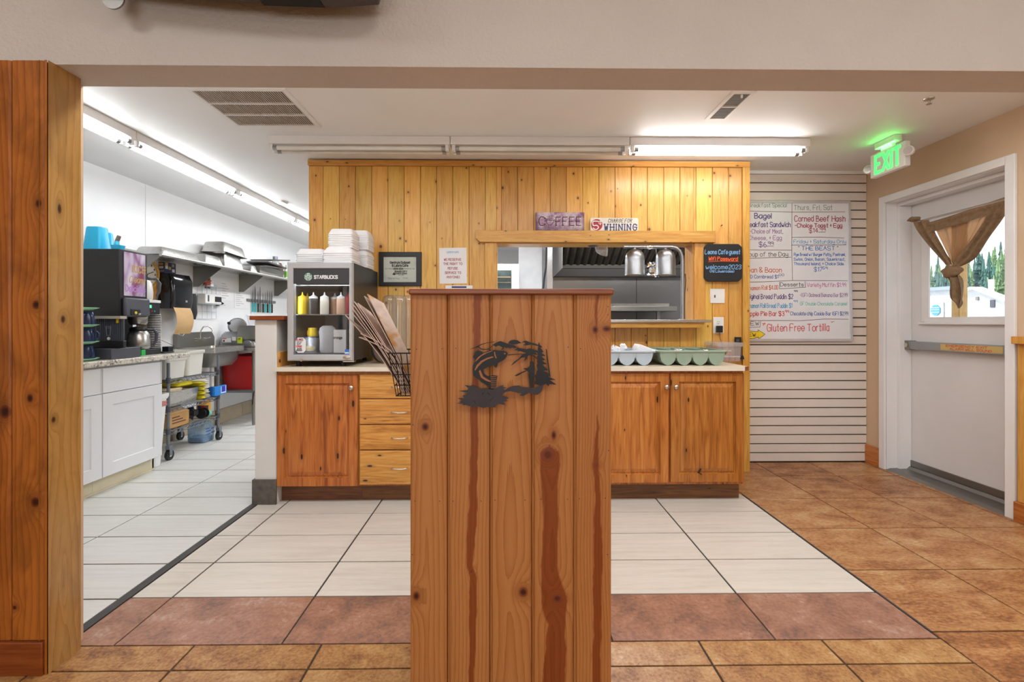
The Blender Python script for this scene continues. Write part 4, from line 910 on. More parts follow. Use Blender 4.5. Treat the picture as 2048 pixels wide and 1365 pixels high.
j = thing('food_tub', 'clear lidded tub with yellow slices at the bottom of the cooler', 'tub', (p.x, Yb+.12, zi))
build('tub', MB().loft([rl(p.x-.055, p.x+.055, Yb+.07, Yb+.18, zi, .015), rl(p.x-.06, p.x+.06, Yb+.065, Yb+.185, zi+.10, .015)]), M['frostp'], j); build('lid', MB().loft([rl(p.x-.063, p.x+.063, Yb+.062, Yb+.188, zi+.10, .015), rl(p.x-.063, p.x+.063, Yb+.062, Yb+.188, zi+.108, .015)]), M['navy'], j)
build('slices', MB().blob((p.x, Yb+.1, zi+.025), (.04, .03, .02), 3), M['yellow'], j)
jy = tag(build('jar', MB().lathe((p.x+.01, Yb+.12, zi+.109), [(.034, 0), (.036, .01), (.036, .038), (.03, .046), (.03, .06), (.001, .062)], 16), M['yellow'], smooth=40), 'squat yellow jar standing on the tub in the cooler', 'jar')
p = PY(698, 680, Yb+.04)
jr = thing('sauce_bottle', 'small red sauce bottle with a green cap behind the carton', 'bottle', (p.x, Yb+.06, zi))
build('bottle_body', MB().lathe((p.x, Yb+.06, zi), [(.026, 0), (.028, .02), (.028, .09), (.014, .12)], 14), rdd, jr, smooth=40); build('cap', MB().lathe((p.x, Yb+.06, zi+.12), [(.015, 0), (.015, .016)], 12), M['teal'], jr)
# ------------------------------------------------------------------ foam clamshells stacked on the cooler
def clam(name='foam_clamshell'):
    w = .1
    L = [rl(-w, w, -w, w, 0, .02), rl(-w, w, -w, w, .006, .02), rl(-w*.965, w*.965, -w*.965, w*.965, .007, .019), rl(-w*.955, w*.955, -w*.955, w*.955, .0135, .019), rl(-w*.80, w*.80, -w*.78, w*.78, .042, .02)]
    return MB().loft(L)
ft = fz1
def stack(x, y, n, label, rot=0.0, w=1.0, z0=ft+.001):
    global proto
    for k in range(n):
        if proto is None:
            proto = build('foam_clamshell', clam(), M['foam'], smooth=30, loc=(0, 0, 0)); o = proto
        else:
            o = proto.copy(); COL.objects.link(o)
        o.location = (x+.0015*math.sin(k*2.1), y, z0+.0125*k); o.rotation_euler = (0, 0, rot+.012*math.sin(k*1.7)); o.scale = (w, w, 1)
        tag(o, ('lowest' if not k else 'topmost' if k == n-1 else ORD[k]+' from the bottom')+' white foam container of '+label, 'container', 'foam containers on the cooler')
    return z0+.0125*(n-1)+.042
proto = None
ORD = ['first', 'second', 'third', 'fourth', 'fifth', 'sixth', 'seventh', 'eighth', 'ninth', 'tenth', 'eleventh', 'twelfth', 'thirteenth', 'fourteenth', 'fifteenth', 'sixteenth', 'seventeenth', 'eighteenth', 'nineteenth', 'twentieth', 'twenty-first', 'twenty-second']
za = stack(-1.335, 3.36, 6, 'the low stack nearest the kitchen', .0, .96)
zb_ = stack(-1.125, 3.30, 6, 'the lower front stack on the cooler', .0, 1.0)
zc_ = stack(-1.100, 3.57, 8, 'the lower rear stack on the cooler', .0, .98)
stack(-1.115, 3.31, 8, 'the upper front stack on the cooler', .0, .84, ft+.001+.0125*5+.0424)
stack(-1.080, 3.56, 9, 'the upper rear stack on the cooler', .0, .84, ft+.001+.0125*7+.0424)
# ------------------------------------------------------------------ things between cooler and stand
def lean_disc(cx, y, r, tilt, label):
    Mx = Matrix.Translation((cx, y, ZCT+r*math.cos(tilt)+.003)) @ Matrix.Rotation(-.62, 4, 'Z') @ Matrix.Rotation(math.pi/2-tilt, 4, 'Y')
    return tag(build('round_tray', MB().lathe((0, 0, 0), [(.0, 0), (r*.86, 0), (r, .012), (r, .016), (r*.86, .005), (0, .005)], 36, caps=False).xf(Mx), plain('brown_tray', C(88, 74, 66), .45), smooth=35), label, 'tray', 'trays leaning on the cooler')
lean_disc(fx1_+.105, 3.48, .100, .10, 'brown round serving tray leaning against the cooler side')
lean_disc(fx1_+.130, 3.455, .100, .14, 'brown round serving tray leaning outermost on the cooler side')
def pitcher(px, y, label, r=.058, h=.0):
    p = PY(px, 650, y); zt_ = PY(px, 592+h, y).z
    H_ = zt_-ZCT
    o = thing('clear_pitcher', label, 'pitcher', (p.x, y, ZCT), 'clear pitchers on the back of the counter')
    L = []
    prof = [(1.04, 0), (1.0, .02), (.97, .3), (.93, .62), (.92, .86), (.88, .93), (.78, .975), (.5, 1.0), (.0, 1.0)]
    for a, b in prof:
        L.append([(p.x+max(a, .01)*r*(1+.05*math.cos(8*t))*math.cos(t), y+max(a, .01)*r*(1+.05*math.cos(8*t))*math.sin(t), ZCT+.002+b*H_) for t in [2*math.pi*k/32 for k in range(32)]])
    build('vessel', MB().loft(L, False, True), M['clearp'], o, smooth=50)
    build('foot_ring', MB().tube([(p.x+r*1.05*math.cos(t), y+r*1.05*math.sin(t), ZCT+.004) for t in [2*math.pi*k/24 for k in range(24)]], .003, 6, closed=True), M['clearp'], o, smooth=60)
pitcher(779, 3.66, 'clear ribbed pitcher upside down, nearest the cooler'); pitcher(798, 3.52, 'clear ribbed pitcher upside down, middle of the row', h=0); pitcher(818, 3.64, 'clear ribbed pitcher upside down, half behind the host stand')
# ================================================================== THINGS ON THE PINE WALL
def rect_px(x0, y0, x1, y1, Y):
    a, b = PY(x0, y1, Y), PY(x1, y0, Y); return a.x, b.x, a.z, b.z
# framed certificate
a0, a1, b0, b1 = rect_px(757.5, 504.5, 843, 572.5, YP-.012)
ce_ = thing('framed_certificate', 'black framed certificate on the pine wall beside the cooler', 'certificate', ((a0+a1)/2, YP-.01, b0))
i0, i1, j0, j1 = rect_px(767, 514, 832.5, 564.5, YP-.012)
Y0 = YP-.02
L = [[(x0, y, z0), (x1, y, z0), (x1, y, z1), (x0, y, z1)] for x0, x1, z0, z1, y in ((a0, a1, b0, b1, YP), (a0, a1, b0, b1, Y0+.003), (a0+.003, a1-.003, b0+.003, b1-.003, Y0), (i0-.003, i1+.003, j0-.003, j1+.003, Y0), (i0, i1, j0, j1, Y0+.008), (i0, i1, j0, j1, YP))]
build('frame', MB().loft(L+[L[0]], False, False), M['black'], ce_)
build('certificate_sheet', MB().box(i0, i1, YP-.008, YP-.006, j0, j1), plain('cert_paper', C(224, 226, 214), .7), ce_)
yc = YP-.0085
for t_, x0, y0, x1, h, c, lw in (("Gentry's Outpost", 780, 527.3, 820, 4.2, 'black', 1.1), ("& Leon's Cafe", 784, 533.5, 816, 4.2, 'black', 1.1), ('IS A PROUD', 771, 538.8, 786, 1.8, 'grey', .5), ('2023-2024', 787, 539.2, 806.5, 2.6, 'black', .9), ('MEMBER OF THE', 808, 538.8, 829, 1.8, 'grey', .5), ('IDAHO CITY', 790, 545.2, 814, 3.2, 'black', 1.0), ('CHAMBER OF COMMERCE', 791, 548.4, 814, 1.7, 'black', .5), ('Est 1864', 797, 551, 808, 1.6, 'grey', .5), ('Signed by', 776, 558, 798, 2.2, 'grey', .5), ('Chair', 806, 557.5, 816, 2.2, 'grey', .5)):
    text_px(t_, x0, y0, x1, h, yc, INK[c], ce_, lw)
q = [PY(x, y, yc) for x, y in ((784.5, 549.5), (788, 545), (792, 549), (788.5, 551), (786, 550))]
build('pickaxe_emblem', MB().prism([(p.x, p.z) for p in q], 'XZ', yc, yc+.0004), INK['black'], ce_)
build('glazing', MB().box(i0, i1, YP-.0125, YP-.011, j0, j1), M['glass'], ce_)
# paper notice
q = [PY(x, y, YP-.001) for x, y in ((878.2, 496.3), (933.2, 495.5), (934, 567.2), (879.4, 567.8))]
nt = thing('paper_notice', 'white paper notice with red refusal-of-service words on the pine wall', 'notice', (q[0].x+.1, YP-.001, q[3].z))
build('sheet', MB().prism([(p.x, p.z) for p in q][::-1], 'XZ', YP-.0015, YP-.0005), M['paper'], nt)
yn = YP-.002
for t_, x0, y0, x1, h, c in (("LEON'S CAFE", 893.5, 506.3, 917.5, 3.2, 'sky'), ('WE RESERVE', 888, 521.8, 922.5, 4.4, 'crimson'), ('THE RIGHT TO', 886.8, 530.2, 924.5, 4.4, 'crimson'), ('REFUSE', 895.8, 539.2, 915.5, 4.4, 'crimson'), ('SERVICE TO', 890, 548, 921.8, 4.4, 'crimson'), ('ANYONE!', 893.2, 556.8, 919, 4.4, 'crimson')):
    text_px(t_, x0, y0, x1, h, yn, INK[c], nt, .75, curve=False)
a0, a1, b0, b1 = rect_px(891, 571.2, 945, 584, YP-.001)
cd2 = thing('label_card', 'low white card with a navy strip under the paper notice', 'card', ((a0+a1)/2, YP-.001, b0))
build('card', MB().box(a0, a1, YP-.002, YP-.0005, b0, b1), M['paper'], cd2)
a0, a1, b0, b1 = rect_px(903.5, 573, 933, 576.3, YP-.002); build('printed_strip', MB().box(a0, a1, YP-.003, YP-.002, b0, b1), INK['navy'], cd2)
text_px('PROPERTY OF LENDER', 905, 575.8, 931, 1.7, YP-.0034, INK['grey'], cd2, .5) if False else None
# coffee sign and whining sign, standing on the hatch header
a0, a1, b0, b1 = rect_px(1071.5, 425.5, 1168, 462.6, YP-.03)
cs = thing('coffee_sign', 'mottled plum canvas sign reading coffee with a cup for the O', 'sign', ((a0+a1)/2, YP-.03, hz1))
n = NT('plum_canvas', .6); v = n.coord(); f = n.noise(n.map(v, (1, 1, 1)), 9, 5, .7); sep = n.sep(v)
col = n.ramp(f, [(.34, C(96, 58, 92)), (.46, C(164, 128, 156)), (.56, C(206, 190, 196)), (.7, C(216, 204, 200))])
col = n.mix(n.mr(sep[2], .045, .0, 0, .6), col, C(96, 76, 84)); col = n.mix(n.mr(n.math('ABSOLUTE', sep[0]), .16, .19, 0, .7), col, C(96, 52, 84)); n.col(col)
build('canvas', MB().box(a0, a1, YP-.042, YP-.002, hz1+.0005, b1), [n.m], cs, bevel=.002)
yy = YP-.0428
for ch, x0, x1 in (('C', 1078, 1090), ('F', 1112, 1119.5), ('F', 1125.5, 1133), ('E', 1139, 1146.5), ('E', 1152.5, 1160)):
    text_px(ch, x0, 451, x1, 16.5, yy, INK['wine'], cs, 1.6, curve=(ch == 'C'), serif=.09)
sc_ = YP/FPX
m = MB()
def strip_px(pts, w, Y, m):
    q = [PY(x, y, Y) for x, y in pts]; w *= Y/FPX/2
    for a, b in zip(q[:-1], q[1:]):
        d = (b-a).normalized(); nn = Vector((-d.z, 0, d.x))*w; k_ = Vector((0, -2.2e-5*(len(m.f) % 14), 0)); a = a+k_; b = b+k_; m.quad(a+nn-d*w*.6, b+nn+d*w*.6, b-nn+d*w*.6, a-nn-d*w*.6)
strip_px([(1091.5, 440), (1093, 446), (1097, 450), (1101, 450.5), (1105, 448), (1107.5, 441), (1091.5, 440)], 1.1, yy, m)
strip_px([(1107.5, 441), (1110, 439.5), (1109.5, 444), (1107, 446)], .9, yy, m); strip_px([(1092, 439), (1096, 437.5), (1099, 439), (1103, 437.5), (1107, 439)], .9, yy, m); strip_px([(1098, 437), (1100, 434), (1098.5, 432)], .6, yy, m)
build('cup_drawing', m, INK['wine'], cs, recalc=False)
a0, a1, b0, b1 = rect_px(1180.5, 436.5, 1276.5, 463.2, YP-.03)
ws = thing('whining_sign', 'cream tin sign with red disc, charge for whining, on the hatch header', 'sign', ((a0+a1)/2, YP-.03, hz1))
build('tin_plate', MB().prism([(x, z) for x, y, z in [(x, 0, y) for x, y, _ in rl(a0, a1, hz1+.0005, b1, 0, .01)]], 'XZ', YP-.034, YP-.030), plain('tin_cream', C(228, 220, 208), .4), ws)
build('prop_lip', MB().box(a0+.02, a1-.02, YP-.03, YP-.004, hz1+.0004, hz1+.004), M['steel_d'], ws)
yy = YP-.0346; pc = PY(1193.6, 450, yy)
build('red_disc', MB().lathe((pc.x, yy, pc.z), [(11.4*sc_, .0005), (11.4*sc_, 0)], 30, 'Y'), plain('disc_red', C(172, 44, 50), .5, var=0), ws)
yy -= .0004
text_px('5', 1186.5, 459, 1196.5, 16, yy, INK['white'], ws, 1.8); text_px('\u00a2', 1198, 448.5, 1202.5, 9, yy, INK['white'], ws, 1.0)
text_px('CHARGE FOR', 1216, 445, 1263, 6.6, yy, INK['black'], ws, .85, slant=.22, serif=.1); text_px('WHINING', 1209, 460.8, 1273, 12.2, yy, INK['navy'], ws, 2.0, curve=False, serif=.085)
# chalkboard
a0, a1, b0, b1 = rect_px(1408, 488.5, 1483.5, 563.5, YP-.03)
cb = thing('chalkboard', 'small black chalkboard hung on a string with wifi password', 'chalkboard', ((a0+a1)/2, YP-.03, b0))
c_ = .02
def notch(x0, x1, z0, z1, c):
    out = []
    for sx_, sz_, cxx, czz in ((1, 1, x1, z1), (-1, 1, x0, z1), (-1, -1, x0, z0), (1, -1, x1, z0)):
        pts = [(cxx, czz-sz_*c*1.5), (cxx-sx_*c*.35, czz-sz_*c*1.0), (cxx-sx_*c*1.0, czz-sz_*c*.35), (cxx-sx_*c*1.5, czz)]
        out += pts if sx_*sz_ > 0 else pts[::-1]
    return out
build('board', MB().prism(notch(a0, a1, b0, b1, c_), 'XZ', YP-.036, YP-.022), M['matblack'], cb, bevel=.002)
yy = YP-.0368
text_px('Leons Cafe guest', 1410, 508.2, 1479.5, 8.2, yy, INK['chalkblue'], cb, 1.2, jit=.03, slant=.08); text_px('Wifi Password', 1417.5, 521.2, 1475, 6.8, yy, INK['chalkorange'], cb, 1.3, jit=.03, slant=.08)
text_px('welcome2023', 1411.5, 538.3, 1482, 8.2, yy, INK['chalkblue'], cb, 1.1, jit=.02, slant=.08); text_px('(All Lowercase)', 1420, 545.2, 1468, 5, yy, INK['chalkblue'], cb, .9, jit=.03)
m = MB(); strip_px([(1417, 523.8), (1440, 522.6), (1477, 523.2)], .9, yy, m); build('underline', m, INK['chalkorange'], cb, recalc=False)
m = MB(); p0, p1, p2 = PY(1420, 489.5, YP-.024), PY(1443, 452, YP-.01), PY(1472, 489.5, YP-.024)
m.tube([p0, p1], .0013, 6); m.tube([p1, p2], .0013, 6); build('hanging_string', m, plain('string', C(226, 176, 80), .6), cb, smooth=60)
build('nail', MB().cyl(p1+Vector((0, .012, 0)), p1+Vector((0, -.012, .004)), .003, .004, 8), M['matblack'], cb)
# switch plate, outlet, adapter
a0, a1, b0, b1 = rect_px(1419.8, 578, 1449, 607, YP)
sp = thing('switch_plate', 'white two-gang wall plate under the chalkboard', 'wall plate', ((a0+a1)/2, YP, b0))
build('plate', MB().box(a0, a1, YP-.007, YP, b0, b1), M['white'], sp, bevel=.003)
q0 = PY(1429, 593, YP)
build('port', MB().box(q0.x-.006, q0.x+.005, YP-.0085, YP-.006, q0.z-.012, q0.z+.010), M['charcoal'], sp); 
a0, a1, b0, b1 = rect_px(1426.2, 634.8, 1447, 667, YP)
ol = thing('wall_outlet', 'white duplex outlet on the pine wall above the clear box', 'outlet', ((a0+a1)/2, YP, b0))
build('plate', MB().box(a0, a1, YP-.006, YP, b0, b1), M['white'], ol, bevel=.003)
xm = (a0+a1)/2
build('receptacle', MB().lathe((xm, YP-.006, b1-.038), [(.017, 0), (.016, -.002)], 18, 'Y'), M['white'], ol)
m = MB(); m.box(xm-.008, xm-.006, YP-.0088, YP-.006, b1-.040, b1-.030).box(xm+.005, xm+.007, YP-.0088, YP-.006, b1-.040, b1-.031).box(xm-.002, xm+.002, YP-.0088, YP-.006, b1-.052, b1-.048); build('slots', m, M['matblack'], ol)
a0, a1, b0, b1 = rect_px(1433.5, 652, 1445, 665.5, YP-.03)
ad = thing('power_adapter', 'black plug-in adapter in the outlet with a thin cord', 'adapter', ((a0+a1)/2, YP-.02, b0))
build('body', MB().box(a0, a1, YP-.040, YP-.0092, b0, b1), M['black'], ad, bevel=.003)
p0, p1, p2 = PY(1439, 665, YP-.03), PY(1440, 676, YP-.02), PY(1444.5, 690, YP-.03)
build('cord', MB().tube([p0, p0*.5+p1*.5+Vector((.002, 0, 0)), p1, p1*.5+p2*.5, p2, (p2.x+.01, YP-.02, p2.z-.06), (p2.x+.012, YP-.012, ZCT+.01)], .0018, 6), M['matblack'], ad, smooth=60)
# heat lamp on the sill
YHL = YP-.02
hl = thing('heat_lamp', 'two-bell aluminium heat lamp standing on the hatch sill', 'heat lamp', (PY(1362, 634, YHL).x, YHL, OZ0))
pb_ = PY(1363.5, 634, YHL); top = PY(1345, 494.5, YHL)
xp = PY(1365, 560, YHL).x; zt_ = top.z; k = YHL/FPX
build('post', MB().tube([(xp, YHL, OZ0), (xp, YHL, zt_-.11), (xp-.004, YHL, zt_-.07), (xp-.022, YHL, zt_-.032), (xp-.052, YHL, zt_-.008), (xp-.09, YHL, zt_), (PY(1304, 494.5, YHL).x, YHL, zt_)], 3.9*k*.95, 14), M['alu'], hl, smooth=50)
build('arm', MB().tube([(PY(1308, 494.5, YHL).x, YHL, zt_), (PY(1247.5, 494.5, YHL).x, YHL, zt_)], 3.0*k, 14), M['alu'], hl, smooth=50)
cxs = PY(1299, 494.5, YHL).x
build('coupling', MB().lathe((cxs, YHL, zt_), [(.012, -.027), (.015, -.022), (.015, -.012), (.019, -.008), (.019, .008), (.015, .012), (.015, .022), (.012, .027)], 16, 'X'), M['chrome'], hl, smooth=40)
build('foot_plate', MB().box(xp-.03, xp+.03, YHL-.03, YHL+.03, OZ0, OZ0+.004), M['alu'], hl, bevel=.002)
for px in (1269.5, 1331):
    c = PY(px, 525, YHL); r = 19.6*k; zb_ = PY(px, 551.5, YHL).z; zt2 = PY(px, 499, YHL).z; H_ = zt2-zb_
    s_ = build('bell_shade', MB().lathe((c.x, YHL, zb_), [(r*1.0, 0), (r*1.02, .003), (r, .006), (r*.98, H_*.62), (r*.93, H_*.74), (r*.80, H_*.86), (r*.55, H_*.95), (r*.25, H_*.995), (.012, H_), (.012, H_+.012)], 32, caps=False), M['alu'], hl, smooth=40)
    build('bulb', MB().lathe((c.x, YHL, zb_+.02), [(.001, 0), (.03, .012), (.04, .04), (.02, .08)], 16), M['white'], s_, smooth=50)
    m = MB()
    for a in (-.55, .45): m.box(c.x+r*a-.0012, c.x+r*a+.0012, YHL-r*math.sqrt(max(0, .80**2-a*a))-.003, YHL-r*math.sqrt(max(0, .80**2-a*a))+.006, zb_+H_*.80, zb_+H_*.88)
    build('vent_slots', m, M['matblack'], s_)
p = PY(1371, 548, YHL)
build('cord', MB().tube([(xp+.012, YHL+.01, p.z), (p.x+.006, YHL+.02, p.z), (p.x+.013, YHL+.03, p.z-.05), (p.x+.006, YHL+.03, p.z-.16), (p.x+.005, YHL+.03, p.z-.30), (p.x+.002, YHL+.02, OZ0+.005)], .0035, 6), M['matblack'], hl, smooth=60)
# film bag hanging from the head jamb
p = PY(1201, 497, YP+.09)
fb = thing('plastic_bag', 'crumpled clear plastic bag hanging from the top of the hatch', 'bag', (p.x, YP+.09, OZ1-.10))
q = PY(1186, 491, YP+.09)
build('hook_disc', MB().lathe((q.x, YP+.09, OZ1-.014), [(.04, .014), (.044, .008), (.03, 0)], 20), M['charcoal'], fb, smooth=40)
build('film', MB().loft([[(p.x-.045+.0*i, YP+.07+.04*j, OZ1-.005) for i, j in ((0, 0), (0, 1))]+[(p.x+.05, YP+.11, OZ1-.005), (p.x+.05, YP+.07, OZ1-.005)], [(p.x-.035, YP+.06, OZ1-.045), (p.x-.03, YP+.13, OZ1-.05), (p.x+.055, YP+.12, OZ1-.05), (p.x+.055, YP+.06, OZ1-.04)], [(p.x-.01, YP+.08, OZ1-.075), (p.x+.0, YP+.1, OZ1-.08), (p.x+.05, YP+.1, OZ1-.095), (p.x+.055, YP+.08, OZ1-.09)]]), M['film'], fb)
# ------------------------------------------------------------------ cutlery trays and box on the counter
def cut_tray(x0, x1, y0, y1, zt_, mat, label, n=4):
    t = thing('cutlery_tray', label, 'tray', ((x0+x1)/2, (y0+y1)/2, ZCT))
    m = MB(); h = zt_-ZCT; lip = .018; w = (x1-x0-2*lip)/n; N_ = 12
    def prof(x):                                   # outer bottom height over x
        u = ((x-x0-lip) % w)/w; e = abs(2*u-1); 
        return ZCT+.001+h*.62*(1-math.sqrt(max(0, 1-min(1, e)**2)))**.85
    rows = []
    xs = []
    for i in range(n):
        for k_ in range(N_): xs.append(x0+lip+w*(i+k_/N_))
    xs.append(x1-lip-1e-4)
    for y, dz in ((y0+.012, 0), (y1-.012, 0)):
        rows.append([(x, y, prof(x)) for x in xs])
    for i in range(len(xs)-1):
        a, b = rows[0][i], rows[0][i+1]; c, d = rows[1][i+1], rows[1][i]
        m.quad(a, b, c, d); m.quad(a, (a[0], y0+.004, zt_-.012), (b[0], y0+.004, zt_-.012), b); m.quad(d, c, (c[0], y1-.004, zt_-.012), (d[0], y1-.004, zt_-.012))
        up = .005
        m.quad((a[0], y0+.02, a[2]+up), (b[0], y0+.02, b[2]+up), (c[0], y1-.02, c[2]+up), (d[0], y1-.02, d[2]+up)); m.quad((a[0], y0+.02, a[2]+up), (b[0], y0+.02, b[2]+up), (b[0], y0+.014, zt_-.002), (a[0], y0+.014, zt_-.002)); m.quad((d[0], y1-.02, a[2]+up), (c[0], y1-.02, b[2]+up), (c[0], y1-.014, zt_-.002), (d[0], y1-.014, zt_-.002))
    for x, xo in ((xs[0], x0+.006), (xs[-1], x1-.006)):
        z0 = prof(x); m.quad((x, y0+.012, z0), (x, y1-.012, z0), (xo, y1-.004, zt_-.012), (xo, y0+.004, zt_-.012))
    build('compartments', m, mat, t, smooth=40)
    L = [rl(x0, x1, y0, y1, zt_-.014, .03), rl(x0-.004, x1+.004, y0-.004, y1+.004, zt_-.006, .032), rl(x0, x1, y0, y1, zt_, .03), rl(x0+.02, x1-.02, y0+.016, y1-.016, zt_, .02), rl(x0+.02, x1-.02, y0+.016, y1-.016, zt_-.014, .02)]
    build('rim', MB().loft(L+[L[0]], False, False), mat, t, smooth=50)
    m = MB()
    for i in range(1, n): m.box(x0+lip+w*i-.003, x0+lip+w*i+.003, y0+.016, y1-.016, ZCT+h*.5, zt_-.004)
    build('dividers', m, mat, t)
    return t
YT = 3.22
za_ = PY(1300, 702, YT).z
g1 = PY(1311.5, 705, YT).x; g0 = g1-.50
cut_tray(g0, g1, YT, 3.60, za_, M['blugrey'], 'blue-grey four-lobed cutlery tray with packets, beside the host stand')
zb2 = PY(1380, 701.5, YT).z
s0, s1 = PY(1313, 703, YT).x+.01, PY(1456, 703, YT).x
cut_tray(s0, s1, YT, 3.66, zb2, M['sage'], 'sage green four-lobed cutlery tray on the counter end')
def crum(px, py, y, r, label, seed, mat=M['paper']):
    p = PY(px, py, y); tag(build('sugar_packet', MB().blob((p.x, y, p.z), r, seed, .22, 8, 6, 1.6), mat, loc=(p.x, y, ZCT+.02)), label, 'packet', 'packets in the blue-grey tray')
crum(1235, 702, 3.32, (.022, .03, .034), 'white packet nearest the host stand in the blue-grey tray', 1); crum(1247, 696, 3.32, (.026, .03, .034), 'white packet standing upright in the blue-grey tray', 2); crum(1225.5, 699, 3.34, (.015, .03, .03), 'white packet half behind the host stand edge', 3)
p = PY(1270, 702, 3.33); p2 = PY(1308, 700.5, 3.33); t_ = PY(1276, 688.5, 3.33)
tag(build('napkin_pack', MB().prism([(p.x, p.z-.012), (p2.x, p2.z-.014), (p2.x-.002, p2.z), (t_.x, t_.z), (p.x+.003, p.z+.02)], 'XZ', 3.27, 3.42), M['paper'], loc=(p.x+.05, 3.34, p.z-.012), bevel=.004), 'wedge of white paper packs propped in the blue-grey tray', 'packets')
for px, py in ((1352, 700), (1403, 701)):
    p = PY(px, py, 3.40); tag(build('spoon_tips', MB().tube([(p.x-.03, 3.42, p.z-.02), (p.x-.01, 3.38, p.z-.002), (p.x+.03, 3.36, p.z)], [.004, .010, .007], 8), M['chrome'], smooth=50), 'spoon end showing over the rim of the sage tray' if px > 1380 else 'chrome spoon end at the inner side of the sage tray', 'spoon')
# clear box with small cups
a = PY(1434, 700, 3.55); b = PY(1486, 690, 3.55)
bx0, bx1_, bz = PY(1436, 700, 3.55).x, PY(1484, 700, 3.55).x, PY(1460, 693.5, 3.55).z
bxh = thing('storage_box', 'clear plastic storage box at the end of the counter', 'box', ((bx0+bx1_)/2, 3.66, ZCT))
L = [rl(bx0+.006, bx1_-.006, 3.556, 3.764, ZCT+.001, .014), rl(bx0, bx1_, 3.55, 3.77, bz, .016)]
build('box_body', MB().loft(L, True, False), M['frostp'], bxh, smooth=50)
zr = PY(1460, 687, 3.55).z
build('lid_rim', MB().loft([rl(bx0-.012, bx1_+.012, 3.538, 3.782, bz, .018), rl(bx0-.012, bx1_+.012, 3.538, 3.782, zr, .018), rl(bx0-.006, bx1_+.006, 3.544, 3.776, zr+.004, .016)]), M['frostp'], bxh, smooth=40)
orange = plain('orange_sauce', C(206, 140, 92), .5)
for i, (px, yy, zz) in enumerate([(1453, 3.60, 0), (1463, 3.59, 0), (1474, 3.60, 0), (1456, 3.60, .044)]):
    p = PY(px, 715, yy); c = thing('sauce_cup', ['small lidded cup of orange sauce in the clear box, by the sage tray', 'small lidded cup of orange sauce in the middle of the clear box', 'small lidded cup of orange sauce at the slat wall side of the box', 'small lidded cup of orange sauce stacked on top in the clear box'][i], 'cup', (p.x, yy, ZCT+.002+zz), 'sauce cups in the clear box')
    build('cup', MB().lathe((p.x, yy, ZCT+.003+zz), [(.018, 0), (.022, .026)], 16), orange, c, smooth=40); build('lid', MB().lathe((p.x, yy, ZCT+.030+zz), [(.024, 0), (.025, .006), (.020, .009)], 16), M['white'], c, smooth=30)
a0, a1, b0, b1 = rect_px(1469.5, 674.5, 1482, 728, 3.80)
ph = thing('cordless_phone', 'black cordless handset standing behind the clear box', 'phone', ((a0+a1)/2, 3.79, ZCT))
build('handset', MB().loft([rl(a0+.004, a1-.004, 3.785, 3.812, ZCT+.012, .006), rl(a0, a1, 3.785, 3.815, ZCT+.12, .008), rl(a0+.002, a1-.002, 3.785, 3.815, b1, .008)]), M['black'], ph, smooth=40)
build('charger_base', MB().loft([rl(a0-.012, a1+.02, 3.773, 3.817, ZCT, .012), rl(a0-.006, a1+.012, 3.776, 3.816, ZCT+.028, .01)]), M['black'], ph, smooth=40)
q = PY((1470+1481)/2, 681, 3.784); build('screen', MB().box(q.x-.012, q.x+.012, 3.783, 3.786, q.z-.012, q.z+.008), M['charcoal'], ph)
# ================================================================== WHITEBOARD
YW = YS-.02
wbx0 = 1.72
q = [PY(x, y, YW) for x, y in ((1700.5, 402), (1705.5, 683))]
wbz1, wbz0 = q[0].z, q[1].z; wbx1 = q[0].x
wbd = thing('whiteboard', 'large whiteboard of handwritten daily specials on the slat wall', 'whiteboard', (2.3, YW, wbz0))
build('board_sheet', MB().prism([(wbx0+.01, wbz0+.01), (q[1].x-.02, wbz0+.01), (q[0].x-.02, wbz1-.015), (wbx0+.01, wbz1-.015)], 'XZ', YW, YW+.012), plain('whiteboard_enamel', C(226, 225, 228), .18, var=.005), wbd)
L = [[(wbx0+i, y, wbz0+i), (q[1].x-i, y, wbz0+i), (q[0].x-i, y, wbz1-i), (wbx0+i, y, wbz1-i)] for i, y in ((0, YW+.014), (0, YW-.006), (.022, YW-.006), (.022, YW+.014))]
build('aluminium_frame', MB().loft(L+[L[0]], False, False), plain('frame_grey', C(200, 198, 200), .35, .3), wbd, bevel=.002)
yy = YW-.0008
def wt(t_, x0, y0, x1, h, c, lw=1.0, dy=0, **k): text_px(t_, x0, y0, x1, h, yy, INK[c], wbd, lw, dy=dy, jit=.03, seed=len(t_), **k)
wt('Daily Breakfast Special', 1475, 414.5, 1573, 7.5, 'green', .8); wt('Thurs, Fri, Sat', 1588, 420, 1664, 9.5, 'green', .9)
wt('Bagel', 1509, 437, 1543, 10, 'purple', 1.5); wt('Breakfast Sandwich', 1489, 454, 1581, 9.5, 'purple', 1.3)
wt('-Choice of Meat,', 1500, 467, 1566, 8, 'violet', 1.1); wt('Cheese, + Egg', 1497, 480, 1563, 8, 'violet', 1.1); wt('$6.', 1518, 494, 1535, 9.5, 'purple', 1.1); wt('99', 1536, 490, 1547, 6, 'purple', 1.0)
wt('Soup of the Day', 1490, 513, 1576, 8.5, 'black', .9); wt('Bean & Bacon', 1488, 545, 1563, 9.5, 'orange', 1.2); wt('ADD Cornbread $1', 1490, 557, 1556, 6.5, 'cobalt', .9); wt('00', 1558, 552, 1568, 4, 'cobalt', .8)
wt('Corned Beef Hash', 1589, 443, 1690, 11, 'crimson', 1.3); wt('-Choice Toast + Egg', 1590, 455, 1684, 7.5, 'crimson', 1.3); wt('$14.', 1618, 465.5, 1638, 8.5, 'crimson', 1.1); wt('99', 1640, 462, 1651, 5.5, 'crimson', 1.0)
